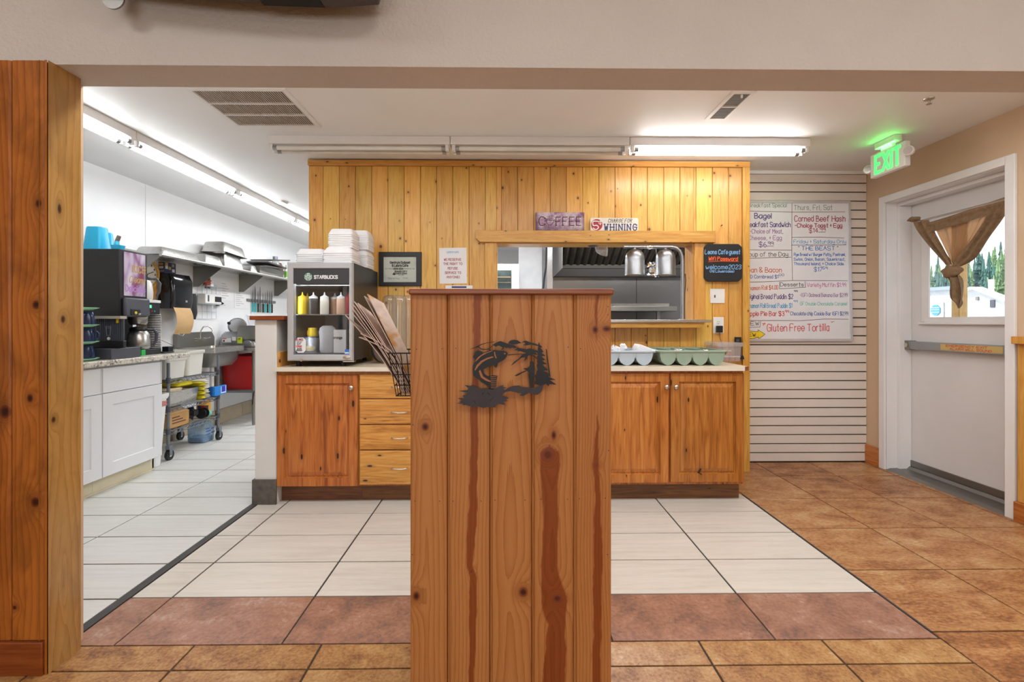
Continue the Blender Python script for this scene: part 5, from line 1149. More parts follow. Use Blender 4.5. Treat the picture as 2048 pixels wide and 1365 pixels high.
wt('Friday + Saturday Only', 1587, 487, 1692, 7, 'cyan', .9); wt('" THE BEAST "', 1597, 500.5, 1676, 7.5, 'blue', 1.1); wt('Rye Bread w/ Burger Patty, Pastrami,', 1588, 512, 1691, 5.5, 'blue', .9); wt('Swiss, Onion, Bacon, Sauerkraut,', 1588, 521.5, 1690, 5.5, 'blue', .9); wt('Thousand Island, + Choice Side.', 1588, 530.5, 1688, 5.5, 'blue', .9); wt('$17', 1628, 543, 1644, 8, 'blue', 1.0); wt('59', 1645, 539, 1655, 5, 'blue', .9)
wt('Cinnamon Roll $4.00', 1488, 581, 1556, 8, 'orange', .9, dy=-2); wt('Desserts', 1561, 573, 1607, 7.5, 'black', .9); wt('Variety Muffin $1.99', 1614, 574, 1692, 7.5, 'pink', .9)
wt('Original Bread Puddin $2', 1491, 598, 1586, 9, 'purple', 1.1); wt('99', 1588, 585, 1595, 4, 'purple', .8); wt('-(GF) Oatmeal Banana Bar $2.99', 1600, 594, 1695, 7, 'violet', .8)
wt('Cinnamon Roll Bread Puddin $1', 1489, 616, 1584, 8.5, 'cyan', 1.0); wt('99', 1587, 605, 1595, 4, 'cyan', .8); wt('GF Double Chocolate Caramel', 1600, 611, 1694, 6.5, 'teal', .8)
wt('Apple Pie Bar $3', 1494, 632, 1568, 8.5, 'red', 1.2); wt('99', 1570, 626, 1578, 5, 'red', .9); wt('Chocolate chip Cookie Bar (GF) $2.99', 1581, 631, 1696, 7, 'cobalt', .9)
wt('NEW', 1492, 651, 1518, 7, 'black', .9); wt('*', 1525, 653, 1531, 10, 'red', 1.2); wt('Gluten Free Tortilla', 1534, 663, 1658, 14, 'red', 1.3, dy=-1); wt('*', 1661, 647, 1669, 6, 'salmon', .8)
for pts in ([(1480, 422), (1584, 424.5), (1690, 424)], [(1480, 500), (1583, 500.5)], [(1480, 517), (1582, 515)], [(1584, 407), (1583.5, 500), (1585, 561)], [(1584, 475), (1640, 474.5), (1688, 476.5)], [(1583, 490.5), (1692, 490)], [(1480, 565), (1530, 564), (1585, 561.5), (1695, 562)], [(1480, 641.5), (1560, 641.5), (1600, 642), (1650, 638.5), (1697, 639)], [(1559, 564), (1559, 578), (1611, 575), (1610, 563)], [(1480, 656), (1520, 654.5), (1521, 643)], [(1536, 492.5), (1547, 492.5)], [(1640, 464.5), (1651, 464.5)]):
    m = MB(); strip_px(pts, .9, yy, m); build('ruled_line', m, INK['brown'], wbd, recalc=False)
q = [PY(x, y, yy) for x, y in ((1480, 655), (1500, 662.5), (1516, 664), (1516, 660), (1530, 669), (1517, 679), (1517, 674.5), (1505, 678), (1480, 673))]
build('sticker', MB().prism([(p.x, p.z) for p in q], 'XZ', yy-.001, yy), plain('arrow_yellow', C(240, 206, 24), .5, var=0), wbd, label='yellow arrow sticker reading new')
m = MB(); strip_px([(1480, 655), (1500, 662.5), (1516, 664), (1516, 660), (1530, 669), (1517, 679), (1517, 674.5), (1505, 678), (1480, 673)], .9, yy-.0012, m); build('sticker_outline', m, INK['black'], wbd, recalc=False)
text_px('NEW', 1489.5, 672, 1511, 6.5, yy-.0014, INK['black'], wbd, 1.1, dy=1.5)
# ================================================================== EXIT SIGN
XE = 2.69
ex = thing('exit_sign', 'white emergency exit sign with glowing green letters and two lamp heads', 'exit sign', (XE+.02, 3.335, 2.26))
ez0, ez1, ey0, ey1 = 2.258, 2.428, 3.185, 3.49
build('housing', MB().box(XE, XE+.042, ey0, ey1, ez0, ez1), M['white'], ex, bevel=.006)
build('canopy', MB().box(XE-.01, XE+.05, 3.26, 3.44, 2.455, ZC), M['white'], ex, bevel=.006); build('stem', MB().box(XE+.008, XE+.034, 3.30, 3.40, ez1, 2.46), M['white'], ex)
build('letters', text_mb('EXIT', (XE-.0012, 3.44, 2.285), (0, -1, 0), (0, 0, 1), .215, .118, .021, curve=False, gap=2.3), M['exit'], ex, recalc=False)
for y, sg in ((ey1+.035, 1), (ey0-.028, -1)):
    c = Vector((XE+.02-(.0 if sg > 0 else .01), y, 2.335 if sg > 0 else 2.345))
    h = build('lamp_head', MB().lathe((0, 0, 0), [(.012, .03), (.026, .012), (.032, -.016), (.031, -.026), (.026, -.028)], 20, 'X', caps=False).xf(Matrix.Translation(c) @ Matrix.Rotation(.55, 4, 'Z')), M['white'], ex, smooth=40)
    build('lens', MB().lathe((0, 0, 0), [(.026, -.027), (.016, -.022), (.006, -.024), (.0005, -.024)], 20, 'X').xf(Matrix.Translation(c) @ Matrix.Rotation(.55, 4, 'Z')), M['chrome'], h, smooth=40)
    build('bracket', MB().cyl((XE+.02, ey1 if sg > 0 else ey0, c.z), (XE+.02, y, c.z), .008), M['white'], ex)
gl = bpy.data.lights.new('exit_glow', 'AREA'); gl.shape = 'RECTANGLE'; gl.size = .2; gl.size_y = .02; gl.energy = .16; gl.color = (.1, 1, .15)
go = bpy.data.objects.new('exit_glow', gl); COL.objects.link(go); go.location = (XE-.004, 3.34, ez1+.006); go.rotation_euler = (math.pi, 0, math.pi/2)
# ================================================================== CURTAIN
XCu = 3.215
cu = thing('curtain', 'tan burlap curtain knotted in the middle of the door window', 'curtain', (XCu, 3.38, 1.27))
def cp(px, py, d=0.0):
    p = PX(px, py, XCu); return Vector((p.x-d, p.y, p.z))
def band(left, right, folds, amp, name, mat, nu=22, nv=26, d0=0.0, seed=0):
    rnd = random.Random(seed); ph = rnd.uniform(0, 6)
    def pl_(pts, t):
        k = t*(len(pts)-1); i = min(int(k), len(pts)-2); f = k-i
        P = [pts[max(i-1, 0)], pts[i], pts[i+1], pts[min(i+2, len(pts)-1)]]
        return [.5*(2*P[1][m]+(P[2][m]-P[0][m])*f+(2*P[0][m]-5*P[1][m]+4*P[2][m]-P[3][m])*f*f+(3*P[1][m]-P[0][m]-3*P[2][m]+P[3][m])*f**3) for m in (0, 1)]
    def fn(u, v):
        a, b = pl_(left, v), pl_(right, v); x = a[0]+(b[0]-a[0])*u; y = a[1]+(b[1]-a[1])*u
        d = amp*(math.sin(folds*6.28*u+ph+v*1.5)+.5*math.sin(folds*13*u+2*ph-v*3))*min(1, .35+1.2*math.sin(math.pi*min(1, v+.05)))
        return cp(x, y, d0+d)
    return build(name, MB().grid(fn, nu, nv), mat, cu, smooth=60, recalc=False)
band([(1848, 449), (1900, 434), (1955, 416), (2024, 392)], [(1860, 468), (1905, 455), (1955, 440), (2024, 420)], 1.2, .006, 'rod_pocket', M['burlap'], 10, 60, .022, 2)
build('curtain_rod', MB().tube([cp(1840, 444, .02), cp(2026, 397, .02)], .008, 8), M['nickel'], cu, smooth=50)
band([(1872, 455), (1890, 490), (1903, 518), (1908, 530)], [(2000, 420), (1965, 465), (1932, 505), (1915, 530)], 5, .006, 'centre_panel', M['sheer'], 40, 20, .006, 3)
band([(1834, 441), (1845, 462), (1868, 492), (1890, 518), (1899, 531)], [(1862, 440), (1877, 470), (1894, 498), (1906, 518), (1912, 530)], 1.6, .010, 'left_drape', M['burlap'], 18, 30, .026, 4)
band([(1986, 418), (1972, 444), (1948, 478), (1925, 508), (1910, 531)], [(2026, 400), (2015, 432), (1986, 474), (1958, 516), (1928, 534)], 2.1, .011, 'right_drape', M['burlap'], 26, 30, .026, 5)
def cblob(px, py, rx, rz, seed, nm, d=.03):
    c = cp(px, py, d); k = c.y/FPX/math.cos(.75) if False else (c-Vector((0, 0, EYE))).length/FPX
    k = ray(px, py); k = (XCu/k.x)/FPX
    return build(nm, MB().blob(tuple(c), (.032, rx*k*1.25, rz*k), seed, .13, 20, 14, 2.0), M['burlap'], cu, smooth=70)
cblob(1835, 439, 9, 5, 7, 'gathered_end', .03); cblob(1911, 543, 17, 12, 8, 'knot')
band([(1899, 550), (1906, 565), (1904, 582), (1906, 598), (1920, 608), (1926, 617)], [(1926, 548), (1934, 560), (1938, 580), (1937, 596), (1932, 608), (1926, 617)], 1.7, .018, 'tail', M['burlap'], 18, 30, .03, 9)
# ================================================================== CEILING THINGS
vt = thing('return_grille', 'large louvred return air grille in the kitchen ceiling', 'vent', (-1.497, 2.915, ZC-.02))
vx0, vx1, vy0, vy1 = -1.775, -1.218, 2.655, 3.175
build('frame', MB().loft([[(vx0+i, vy0+i, z), (vx1-i, vy0+i, z), (vx1-i, vy1-i, z), (vx0+i, vy1-i, z)] for i, z in ((0, ZC), (0, ZC-.012), (.028, ZC-.012), (.028, ZC-.002))], False, False), M['white'], vt, bevel=.002)
build('dark_cavity', MB().box(vx0+.028, vx1-.028, vy0+.028, vy1-.028, ZC-.002, ZC-.0005), plain('vent_dark', C(74, 60, 48), .8), vt)
w3 = (vy1-vy0-.056)/3
for k in range(1, 3): build('cross_bar', MB().box(vx0+.028, vx1-.028, vy0+.028+w3*k-.006, vy0+.028+w3*k+.006, ZC-.012, ZC-.002), M['white'], vt)
for k in range(3):
    m = MB(); y0_ = vy0+.028+w3*k+.006*(k > 0); y1_ = vy0+.028+w3*(k+1)-.006*(k < 2)
    for i in range(38):
        x = vx0+.034+(vx1-vx0-.068)*i/37; m.quad((x-.001, y0_, ZC-.0115), (x-.001, y1_, ZC-.0115), (x+.001, y1_, ZC-.0075), (x+.001, y0_, ZC-.0075))
    build('louvre_blades', m, M['white'], vt, kind='stuff', recalc=False)
v2 = thing('supply_vent', 'small rectangular supply vent in the ceiling above the fluorescent row', 'vent', (1.34, 2.845, ZC-.015))
ux0, ux1, uy0, uy1 = 1.270, 1.407, 2.66, 3.03
build('frame', MB().loft([[(ux0+i, uy0+i, z), (ux1-i, uy0+i, z), (ux1-i, uy1-i, z), (ux0+i, uy1-i, z)] for i, z in ((0, ZC), (0, ZC-.008), (.022, ZC-.010), (.022, ZC-.002))], False, False), M['white'], v2, bevel=.001)
build('damper', MB().box(ux0+.022, ux1-.022, uy0+.022, uy1-.022, ZC-.003, ZC-.001), plain('vent_grey', C(150, 148, 144), .6), v2)
m = MB()
for i in range(18):
    y = uy0+.03+i*(uy1-uy0-.06)/17; m.quad((ux0+.022, y, ZC-.009), (ux1-.022, y, ZC-.009), (ux1-.022, y+.015, ZC-.005), (ux0+.022, y+.015, ZC-.005))
build('louvre_blades', m, plain('vent_blade', C(186, 184, 180), .5), v2, kind='stuff', recalc=False); build('cross_bar', MB().box(ux0+.022, ux1-.022, (uy0+uy1)/2-.004, (uy0+uy1)/2+.004, ZC-.011, ZC-.003), M['white'], v2); build('lever', MB().cyl((1.338, uy0+.03, ZC-.01), (1.338, uy0+.03, ZC-.028), .006), M['white'], v2)
sk = PZ(1858, 201, ZC-.01)
spk = thing('sprinkler', 'small pendent fire sprinkler in the ceiling by the exit sign', 'sprinkler', (sk.x, sk.y, ZC-.03))
build('escutcheon', MB().lathe((sk.x, sk.y, ZC-.006), [(.012, -.002), (.026, .001), (.028, .006)], 18), M['nickel'], spk, smooth=40); build('deflector', MB().lathe((sk.x, sk.y, ZC-.032), [(.002, .026), (.006, .02), (.006, .004), (.014, .002), (.014, 0)], 14), M['nickel'], spk)
def fixture(p0, p1, name, label, cat, group, lit, ny=2, side=None):
    """strip fitting under the ceiling from p0 to p1 (x,y), channel with two tubes and sockets"""
    p0, p1 = Vector((*p0, 0)), Vector((*p1, 0)); d = (p1-p0).normalized(); nrm = Vector((-d.y, d.x, 0)); L_ = (p1-p0).length
    f = thing(name, label, cat, ((p0.x+p1.x)/2, (p0.y+p1.y)/2, ZC-.1), group)
    def P(u, v, z): q = p0+d*u+nrm*v; return (q.x, q.y, z)
    def bx(u0, u1, v0, v1, z0, z1):
        return MB().loft([[P(u0, v0, z0), P(u1, v0, z0), P(u1, v1, z0), P(u0, v1, z0)], [P(u0, v0, z1), P(u1, v0, z1), P(u1, v1, z1), P(u0, v1, z1)]])
    build('channel', bx(.002, L_-.002, -.055, .055, ZC-.058, ZC), M['trim_w'], f, bevel=.003)
    for v in (-.036, .036):
        zt_ = ZC-.082
        tb = build('tube', MB().tube([P(.035, v, zt_), P(L_-.035, v, zt_)], .0145, 14), (M['lit'] if lit == 1 else M['lit_l'] if lit == 2 else plain('unlit_tube', C(226, 224, 218), .3)), f, smooth=60)
        for u in (.012, L_-.035):
            build('socket', bx(u, u+.023, v-.012, v+.012, ZC-.1, ZC-.058), M['white'], f, bevel=.002)
            build('tube_cap', MB().tube([P(u+(.023 if u < .1 else -.028), v, zt_), P(u+(.051 if u < .1 else 0), v, zt_)], .0152, 14), M['alu'], f, smooth=60)
    return f
YL = 3.39
xs = [-1.657, -.388, .870, 2.150]
fixture((xs[0], YL), (xs[1], YL), 'strip_light', 'unlit fluorescent strip light nearest the return air grille', 'ceiling light', 'strip lights in front of the pine wall', 0)
fixture((xs[1], YL), (xs[2], YL), 'strip_light', 'unlit fluorescent strip light in the middle of the front row', 'ceiling light', 'strip lights in front of the pine wall', 0)
fixture((xs[2], YL), (xs[3], YL), 'strip_light', 'lit fluorescent strip light at the exit sign end of the front row', 'ceiling light', 'strip lights in front of the pine wall', 1)
XF = -2.565
for k, lb in enumerate(['lit kitchen strip light partly behind the wooden pillar', 'lit kitchen strip light, second from the pillar, above the cup stacks', 'lit kitchen strip light above the overhead shelf', 'lit kitchen strip light farthest back, ending behind the pine wall']):
    fixture((XF, 2.03+1.249*k), (XF, 2.03+1.249*(k+1)), 'strip_light', lb, 'ceiling light', 'strip lights down the kitchen', 2)
fixture((XF, 2.03+1.249*4), (XF, 2.03+1.249*5), 'strip_light', 'lit kitchen strip light at the back wall, hidden from the front', 'ceiling light', 'strip lights down the kitchen', 2)
p = PZ(562, 405, ZC-.01)
tag(build('ceiling_plate', MB().loft([rl(p.x-.05, p.x+.05, p.y-.07, p.y+.07, ZC, .02), rl(p.x-.045, p.x+.045, p.y-.065, p.y+.065, ZC-.02, .02)]), M['white'], smooth=30), 'small white plate on the kitchen ceiling beside the strip lights', 'detector')
# ================================================================== WHITE CABINETS ON THE KITCHEN SIDE
XC = -2.80
def shaker(y0, y1, z0, z1, parent, name, w):
    L = [[(XC-d, y0+i, z0+i), (XC-d, y1-i, z0+i), (XC-d, y1-i, z1-i), (XC-d, y0+i, z1-i)] for i, d in ((0, .02), (0, .001), (.001, 0), (w, 0), (w+.003, .009))]
    return build(name, MB().loft(L), M['cab_w'], parent)
for nm, y0, y1, lb in (('white_cabinet', 2.72, 3.352, 'white shaker base cabinet partly behind the wooden pillar'), ('white_cabinet', 3.354, 3.93, 'white shaker base cabinet with drawer and door, next to the wire cart')):
    c = thing(nm, lb, 'cabinet', (XC-.3, (y0+y1)/2, 0), 'white kitchen base cabinets')
    build('body', MB().box(WL+.002, XC-.021, y0, y1, .115, .893), M['cab_w'], c)
    build('toe_board', MB().box(XC-.09, XC-.07, y0, y1, .001, .115), M['toe_w'], c); build('toe_cove', MB().box(XC-.07, XC-.062, y0, y1, .001, .012), M['toe_w'], c)
    if y1 > 3.5: build('toe_return', MB().box(WL+.01, XC-.07, y1-.015, y1, .001, .115), M['toe_w'], c)
    shaker(y0+.003, y1-.003, .705, .880, c, 'drawer', .30 if False else .0005)
    shaker(y0+.003, y1-.003, .118, .700, c, 'door', .085)
kc = thing('kitchen_countertop', 'speckled pale laminate countertop over the white cabinets', 'countertop', (-3.07, 3.3, .895))
build('worktop', MB().box(WL+.002, -2.757, 2.4, 4.21, .896, .935), M['granite'], kc, bevel=.008, seg=3)
ZK = .936
# ------------------------------------------------------------------ plates with mugs
pc_ = (-2.95, 3.29); zpl = [ZK, 1.052, 1.168, 1.284]
where = ['lowest, on the speckled countertop', 'second from the bottom of the mug tower', 'third from the bottom of the mug tower', 'topmost, bare on the mug tower']
for i, z in enumerate(zpl):
    tag(build('mint_plate', MB().lathe((pc_[0], pc_[1], z), [(.001, 0), (.105, 0), (.112, .004), (.140, .014), (.141, .017), (.110, .008), (.001, .006)], 36, caps=False), M['green_tray'], smooth=40), 'mint green plate '+where[i], 'plate', 'plates in the mug tower')
def mug(x, y, z, label, a, inv=True):
    m_ = thing('mug', label, 'mug', (x, y, z), 'navy mugs between the mint plates')
    pr = [(.028, 0), (.031, .004), (.036, .03), (.041, .062), (.0425, .090), (.040, .0905), (.037, .06), (.030, .012), (.001, .008)]
    if inv: pr = [(r, .0908-h) for r, h in pr]
    build('cup_body', MB().lathe((x, y, z), pr, 22, caps=False), M['navy'], m_, smooth=50)
    ca, sa = math.cos(a), math.sin(a)
    pts = [(x+ca*(.035+.034*math.sin(t)), y+sa*(.035+.034*math.sin(t)), z+.046+.030*math.cos(t)) for t in [math.pi*k/8 for k in range(9)]]
    build('handle', MB().tube(pts, .0052, 8), M['navy'], m_, smooth=60)
ly = ['bottom', 'middle', 'top']
for i in range(3):
    z = zpl[i]+.0135
    mug(-2.878, 3.325, z, f'navy mug at the counter edge in the {ly[i]} layer of the mug tower', (-.5, .2, -1.2)[i], i > 0 or True)
    mug(-2.975, 3.265, z, f'navy mug beside the pillar in the {ly[i]} layer of the mug tower', (-.3, -.1, 2.0)[i])
    mug(-2.985, 3.372, z, f'navy mug at the machine side in the {ly[i]} layer of the mug tower', 2.4)
# ------------------------------------------------------------------ beverage machine
bmch = thing('beverage_machine', 'tall black hot drink machine with purple picture panel on the kitchen counter', 'drink machine', (-3.1, 3.65, ZK))
build('body', MB().box(-3.37, -2.85, 3.56, 3.835, 1.24, 1.743), M['black'], bmch, bevel=.006); build('column', MB().box(-3.37, -3.02, 3.57, 3.825, ZK+.077, 1.24), M['black'], bmch)
build('base', MB().box(-3.33, -2.80, 3.43, 3.70, ZK, ZK+.076), M['charcoal'], bmch, bevel=.004)
L = [[(-2.848, y0, z0), (-2.848, y1, z0), (-2.848, y1, z1), (-2.848, y0, z1)] for y0, y1, z0, z1 in ((3.597, 3.81, 1.395, 1.732),)]
n = NT('picture_panel', .25); v = n.coord(); f = n.noise(n.map(v, (1, 3, 1.2)), 4, 1, .4, .6)
n.col(n.ramp(f, [(.30, C(136, 60, 84)), (.42, C(150, 108, 146)), (.5, C(188, 168, 196)), (.66, C(214, 204, 222))])); 
build('picture_panel', MB().box(-2.8495, -2.846, 3.60, 3.808, 1.400, 1.728), n.m, bmch)
def xt(t_, y0, y1, z, h, c, lw, **k): build('lettering', text_mb(t_, (-2.8452, y0, z), (0, 1, 0), (0, 0, 1), y1-y0, h, lw, **k), INK[c], bmch, recalc=False)
xt('RICH', 3.682, 3.804, 1.585, .048, 'gold', .008, serif=.1); xt('Creamy', 3.645, 3.80, 1.505, .045, 'gold', .006, slant=.3); xt('Delicious', 3.612, 3.806, 1.435, .045, 'lilac', .008)
build('dispense_hood', MB().box(-2.852, -2.822, 3.585, 3.83, 1.245, 1.385), M['charcoal'], bmch, bevel=.012); build('button_plate', MB().box(-2.823, -2.816, 3.63, 3.72, 1.252, 1.30), M['black'], bmch, bevel=.002)
build('dial', MB().lathe((-2.816, 3.67, 1.272), [(.011, 0), (.011, .005)], 14, 'X'), M['yellow'], bmch); build('lettering', text_mb('CUP', (-2.8145, 3.70, 1.258), (0, 1, 0), (0, 0, 1), .022, .01, .002), INK['white'], bmch, recalc=False)
m = MB(); 
for k in range(13): m.box(-2.968+.0152*k, -2.968+.0152*k+.008, 3.494, 3.50, 1.068, 1.222)
build('splash_panel', MB().box(-2.975, -2.772, 3.50, 3.512, 1.014, 1.225), M['charcoal'], bmch, bevel=.002); build('ribs', m, plain('rib_grey', C(74, 78, 90), .35), bmch)
build('panel_top_tray', MB().prism([(-2.975, 1.225), (-2.772, 1.225), (-2.772, 1.245), (-2.975, 1.245)], 'XZ', 3.47, 3.53), plain('drip_tray_pale', C(176, 170, 160), .4), bmch)
build('panel_foot', MB().box(-2.985, -2.762, 3.485, 3.515, 1.013, 1.066), M['black'], bmch, bevel=.004)
m = MB(); yg = 3.4925
for a, b in (((-2.893, 1.17), (-2.857, 1.17)), ((-2.893, 1.17), (-2.886, 1.105)), ((-2.857, 1.17), (-2.864, 1.105)), ((-2.886, 1.105), (-2.864, 1.105)), ((-2.89, 1.158), (-2.86, 1.158))): m.tube([(a[0], yg, a[1]), (b[0], yg, b[1])], .0016, 5)
build('cup_outline', m, INK['grey'], bmch); build('white_button', MB().lathe((-2.874, 3.494, 1.082), [(.012, 0), (.009, -.004)], 14, 'Y'), M['white'], bmch)
build('yellow_tag', MB().box(-2.815, -2.80, 3.487, 3.492, 1.195, 1.245), M['yellow'], bmch)
# cyan tubs on the machine
def cyan_tub(px, y, w, h, label):
    p = PY(px, 498, y); z = 1.744
    t = thing('cyan_tub', label, 'tub', (p.x, y, z), 'cyan tubs on the drink machine')
    build('tub_body', MB().loft([rl(p.x-w, p.x+w, y-w*.8, y+w*.8, z, .03), rl(p.x-w*.98, p.x+w*.98, y-w*.78, y+w*.78, z+.012, .03), rl(p.x-w*.80, p.x+w*.80, y-w*.62, y+w*.62, z+h-.008, .03), rl(p.x-w*.76, p.x+w*.76, y-w*.58, y+w*.58, z+h, .03)], False, True), M['cyan'], t, smooth=50)
    build('rim', MB().loft([rl(p.x-w*1.06, p.x+w*1.06, y-w*.86, y+w*.86, z, .03), rl(p.x-w*1.06, p.x+w*1.06, y-w*.86, y+w*.86, z+.008, .03), rl(p.x-w, p.x+w, y-w*.8, y+w*.8, z+.009, .03)], False, False), M['cyan'], t)
cyan_tub(194, 3.645, .074, .172, 'taller cyan plastic tub upside down on the drink machine'); cyan_tub(211, 3.775, .056, .155, 'narrower cyan plastic tub behind, upside down on the drink machine')
p = PY(229, 497, 3.60); scp = thing('scoop', 'cyan scoop with grey handle end tilted beside the tubs', 'scoop', (p.x, 3.62, 1.744))
p2, p3 = PY(238.5, 472, 3.62), PY(234, 483, 3.62)
build('scoop_bowl', MB().loft([rl(p.x-.02, p.x+.05, 3.585, 3.645, 1.7445, .02), rl(p.x-.024, p.x+.054, 3.58, 3.65, 1.775, .02)], True, False), M['cyan'], scp, smooth=40)
build('handle', MB().tube([(p.x+.01, 3.61, 1.757), (p3.x, 3.62, p3.z)], [.020, .015], 10), M['cyan'], scp, smooth=50); build('handle_end', MB().tube([(p3.x, 3.62, p3.z), (p2.x, 3.62, p2.z)], [.015, .013], 10), M['steel_d'], scp, smooth=50)
# ------------------------------------------------------------------ coffee brewer and carafes
cb_ = thing('coffee_brewer', 'black coffee brewer with green display behind the drink machine', 'coffee maker', (-3.1, 3.97, ZK))
build('base', MB().box(-3.32, -2.90, 3.86, 4.06, ZK, ZK+.045), M['black'], cb_, bevel=.004); build('column', MB().box(-3.32, -3.13, 3.87, 4.05, ZK+.045, 1.27), M['black'], cb_)
build('head', MB().box(-3.32, -2.93, 3.86, 4.085, 1.265, 1.362), M['black'], cb_, bevel=.004); build('lid', MB().box(-3.32, -2.925, 3.86, 4.09, 1.362, 1.385), M['white'], cb_, bevel=.003)
build('display', MB().box(-2.931, -2.926, 3.93, 3.985, 1.318, 1.342), M['disp'], cb_)
for k in range(4): build('button', MB().lathe((-2.93, 3.925+.032*k, 1.292), [(.006, 0), (.006, .004)], 10, 'X'), [M['red'], M['red'], M['red'], M['teal']][k], cb_)
build('brew_basket', MB().lathe((-2.995, 3.93, 1.18), [(.052, 0), (.062, .012), (.066, .085)], 22), M['steel'], cb_, smooth=40)
def carafe(x, y, z, h, mat, nm, label, ang):
    c = thing(nm, label, 'carafe', (x, y, z))
    build('vessel', MB().lathe((x, y, z), [(.070, 0), (.078, .01), (.080, h*.35), (.072, h*.75), (.055, h*.9), (.05, h*.93)], 26), mat, c, smooth=50)
    build('collar', MB().lathe((x, y, z+h*.88), [(.058, 0), (.062, .012), (.056, .03), (.03, .036)], 22), M['black'], c, smooth=40)
    ca, sa = math.cos(ang), math.sin(ang)
    build('handle', MB().tube([(x+ca*.055, y+sa*.055, z+h*.95), (x+ca*.10, y+sa*.10, z+h*.97), (x+ca*.122, y+sa*.122, z+h*.75), (x+ca*.118, y+sa*.118, z+h*.4), (x+ca*.10, y+sa*.10, z+h*.15)], [.011, .012, .013, .012, .009], 10), M['charcoal'], c, smooth=60)
carafe(-2.972, 3.905, ZK+.047, .165, M['steel'], 'coffee_carafe', 'steel coffee carafe with black handle under the brewer', .9)
carafe(-3.01, 3.985, 1.386, .185, M['white'], 'thermal_carafe', 'white thermal carafe with black handle standing on the brewer', .75)
# cups: nested paper cups
def cupstack(x, y, z0, n, r, pitch, mat, rimm, label, grp, nm):
    first = None
    for k in range(n):
        if first is None:
            mb = MB(); mb.lathe((x, y, z0), [(r*.92, 0), (r*.98, pitch*.55), (r*1.05, pitch*.6), (r*1.06, pitch*.95), (r*.96, pitch*.98)], 16)
            o = build(nm, mb, [mat, rimm], loc=(x, y, z0)); me = o.data
            for p in me.polygons:
                zz = sum(me.vertices[v].co.z for v in p.vertices)/len(p.vertices)
                p.material_index = 1 if zz > pitch*.56 else 0
            first = o
        else:
            o = first.copy(); COL.objects.link(o); o.location = (x+.0008*math.sin(k*2.3), y, z0+pitch*k)
        tag(o, label.replace('one of the', ORD[k]+' from the bottom of the').replace('cups', 'cups', 1), 'cup', grp)
cst = thing('condiment_stand', 'black low organiser tray at the end of the kitchen counter', 'organiser', (-3.0, 4.08, ZK))
build('tray_base', MB().box(-3.12, -2.885, 4.065, 4.195, ZK, ZK+.012), M['black'], cst, bevel=.003); build('box_section', MB().box(-2.945, -2.89, 4.13, 4.19, ZK+.012, ZK+.055), M['black'], cst, bevel=.003)
build('wire_guard', MB().tube([(-3.0, 4.192, ZK+.012), (-3.0, 4.192, ZK+.11), (-2.888, 4.192, ZK+.06), (-2.888, 4.192, ZK+.01)], .002, 6), M['matblack'], cst)
cupstack(-3.005, 4.118, ZK+.0125, 22, .050, .0145, plain('cup_dark', C(60, 44, 44), .5), M['white'], 'white-rimmed dark paper cup, one of the tall striped column', 'striped column of nested cups', 'paper_cup')
cupstack(-3.125, 4.15, ZK+.0005, 16, .045, .0165, M['kraft'], plain('cup_rim_tan', C(226, 206, 176), .6), 'tan paper cup, one of the shorter brown column', 'brown column of nested cups', 'paper_cup')
sb = thing('syrup_bottle', 'small grey bottle with a red collar standing on the striped cups', 'bottle', (-2.99, 4.118, ZK+.335))
zz = ZK+.0125+22*.0145
build('bottle_body', MB().lathe((-2.995, 4.118, zz), [(.022, 0), (.024, .03), (.02, .075), (.012, .095), (.012, .115)], 14), plain('grey_bottle', C(150, 152, 158), .35), sb, smooth=40); build('collar', MB().lathe((-2.995, 4.118, zz+.04), [(.025, 0), (.034, .006), (.030, .016), (.023, .022)], 14), M['red'], sb, smooth=40)
gp = thing('battery_pack', 'small green and black pack at the foot of the coffee carafe', 'pack', (-2.885, 3.80, ZK))
for k in range(2): build('cell', MB().cyl((-2.878, 3.815+.022*k, ZK+.001), (-2.878, 3.815+.022*k, ZK+.045), .0095), plain('bright_green', C(60, 200, 96), .4), gp, smooth=50)
build('card_back', MB().box(-2.895, -2.889, 3.795, 3.855, ZK, ZK+.05), M['black'], gp)
# ================================================================== WALL-HUNG THINGS
def wy(px): return PX(px, 600, WL).y
ck = thing('wall_clock', 'round wooden wall clock with pale dial behind the drink machine', 'clock', (WL+.03, 4.53, 1.5))
build('wooden_rim', MB().lathe((WL, 4.53, 1.655), [(.155, .0), (.155, .02), (.14, .04), (.118, .042), (.112, .03)], 36, 'X', caps=False), M['pine_jamb'], ck, smooth=40); build('dial', MB().lathe((WL+.024, 4.53, 1.655), [(.114, 0), (.114, .003)], 30, 'X'), plain('dial_cream', C(226, 222, 208), .5), ck)
m = MB()
for k in range(12):
    a = k*math.pi/6; m.box(WL+.0275, WL+.029, 4.53+.095*math.sin(a)-.006, 4.53+.095*math.sin(a)+.006, 1.655+.095*math.cos(a)-.009, 1.655+.095*math.cos(a)+.009)
build('numerals', m, INK['black'], ck); build('hands', MB().tube([(WL+.03, 4.50, 1.60), (WL+.03, 4.53, 1.655), (WL+.03, 4.60, 1.68)], .003, 6), M['matblack'], ck)
build('carved_drop', MB().prism([(4.58, 1.53), (4.66, 1.60), (4.665, 1.50), (4.63, 1.40), (4.60, 1.42)], 'YZ', WL, WL+.02), M['pine_jamb'], ck, bevel=.004)
td = thing('towel_dispenser', 'glossy black paper towel dispenser on the kitchen wall', 'dispenser', (-3.26, 4.755, 1.33))
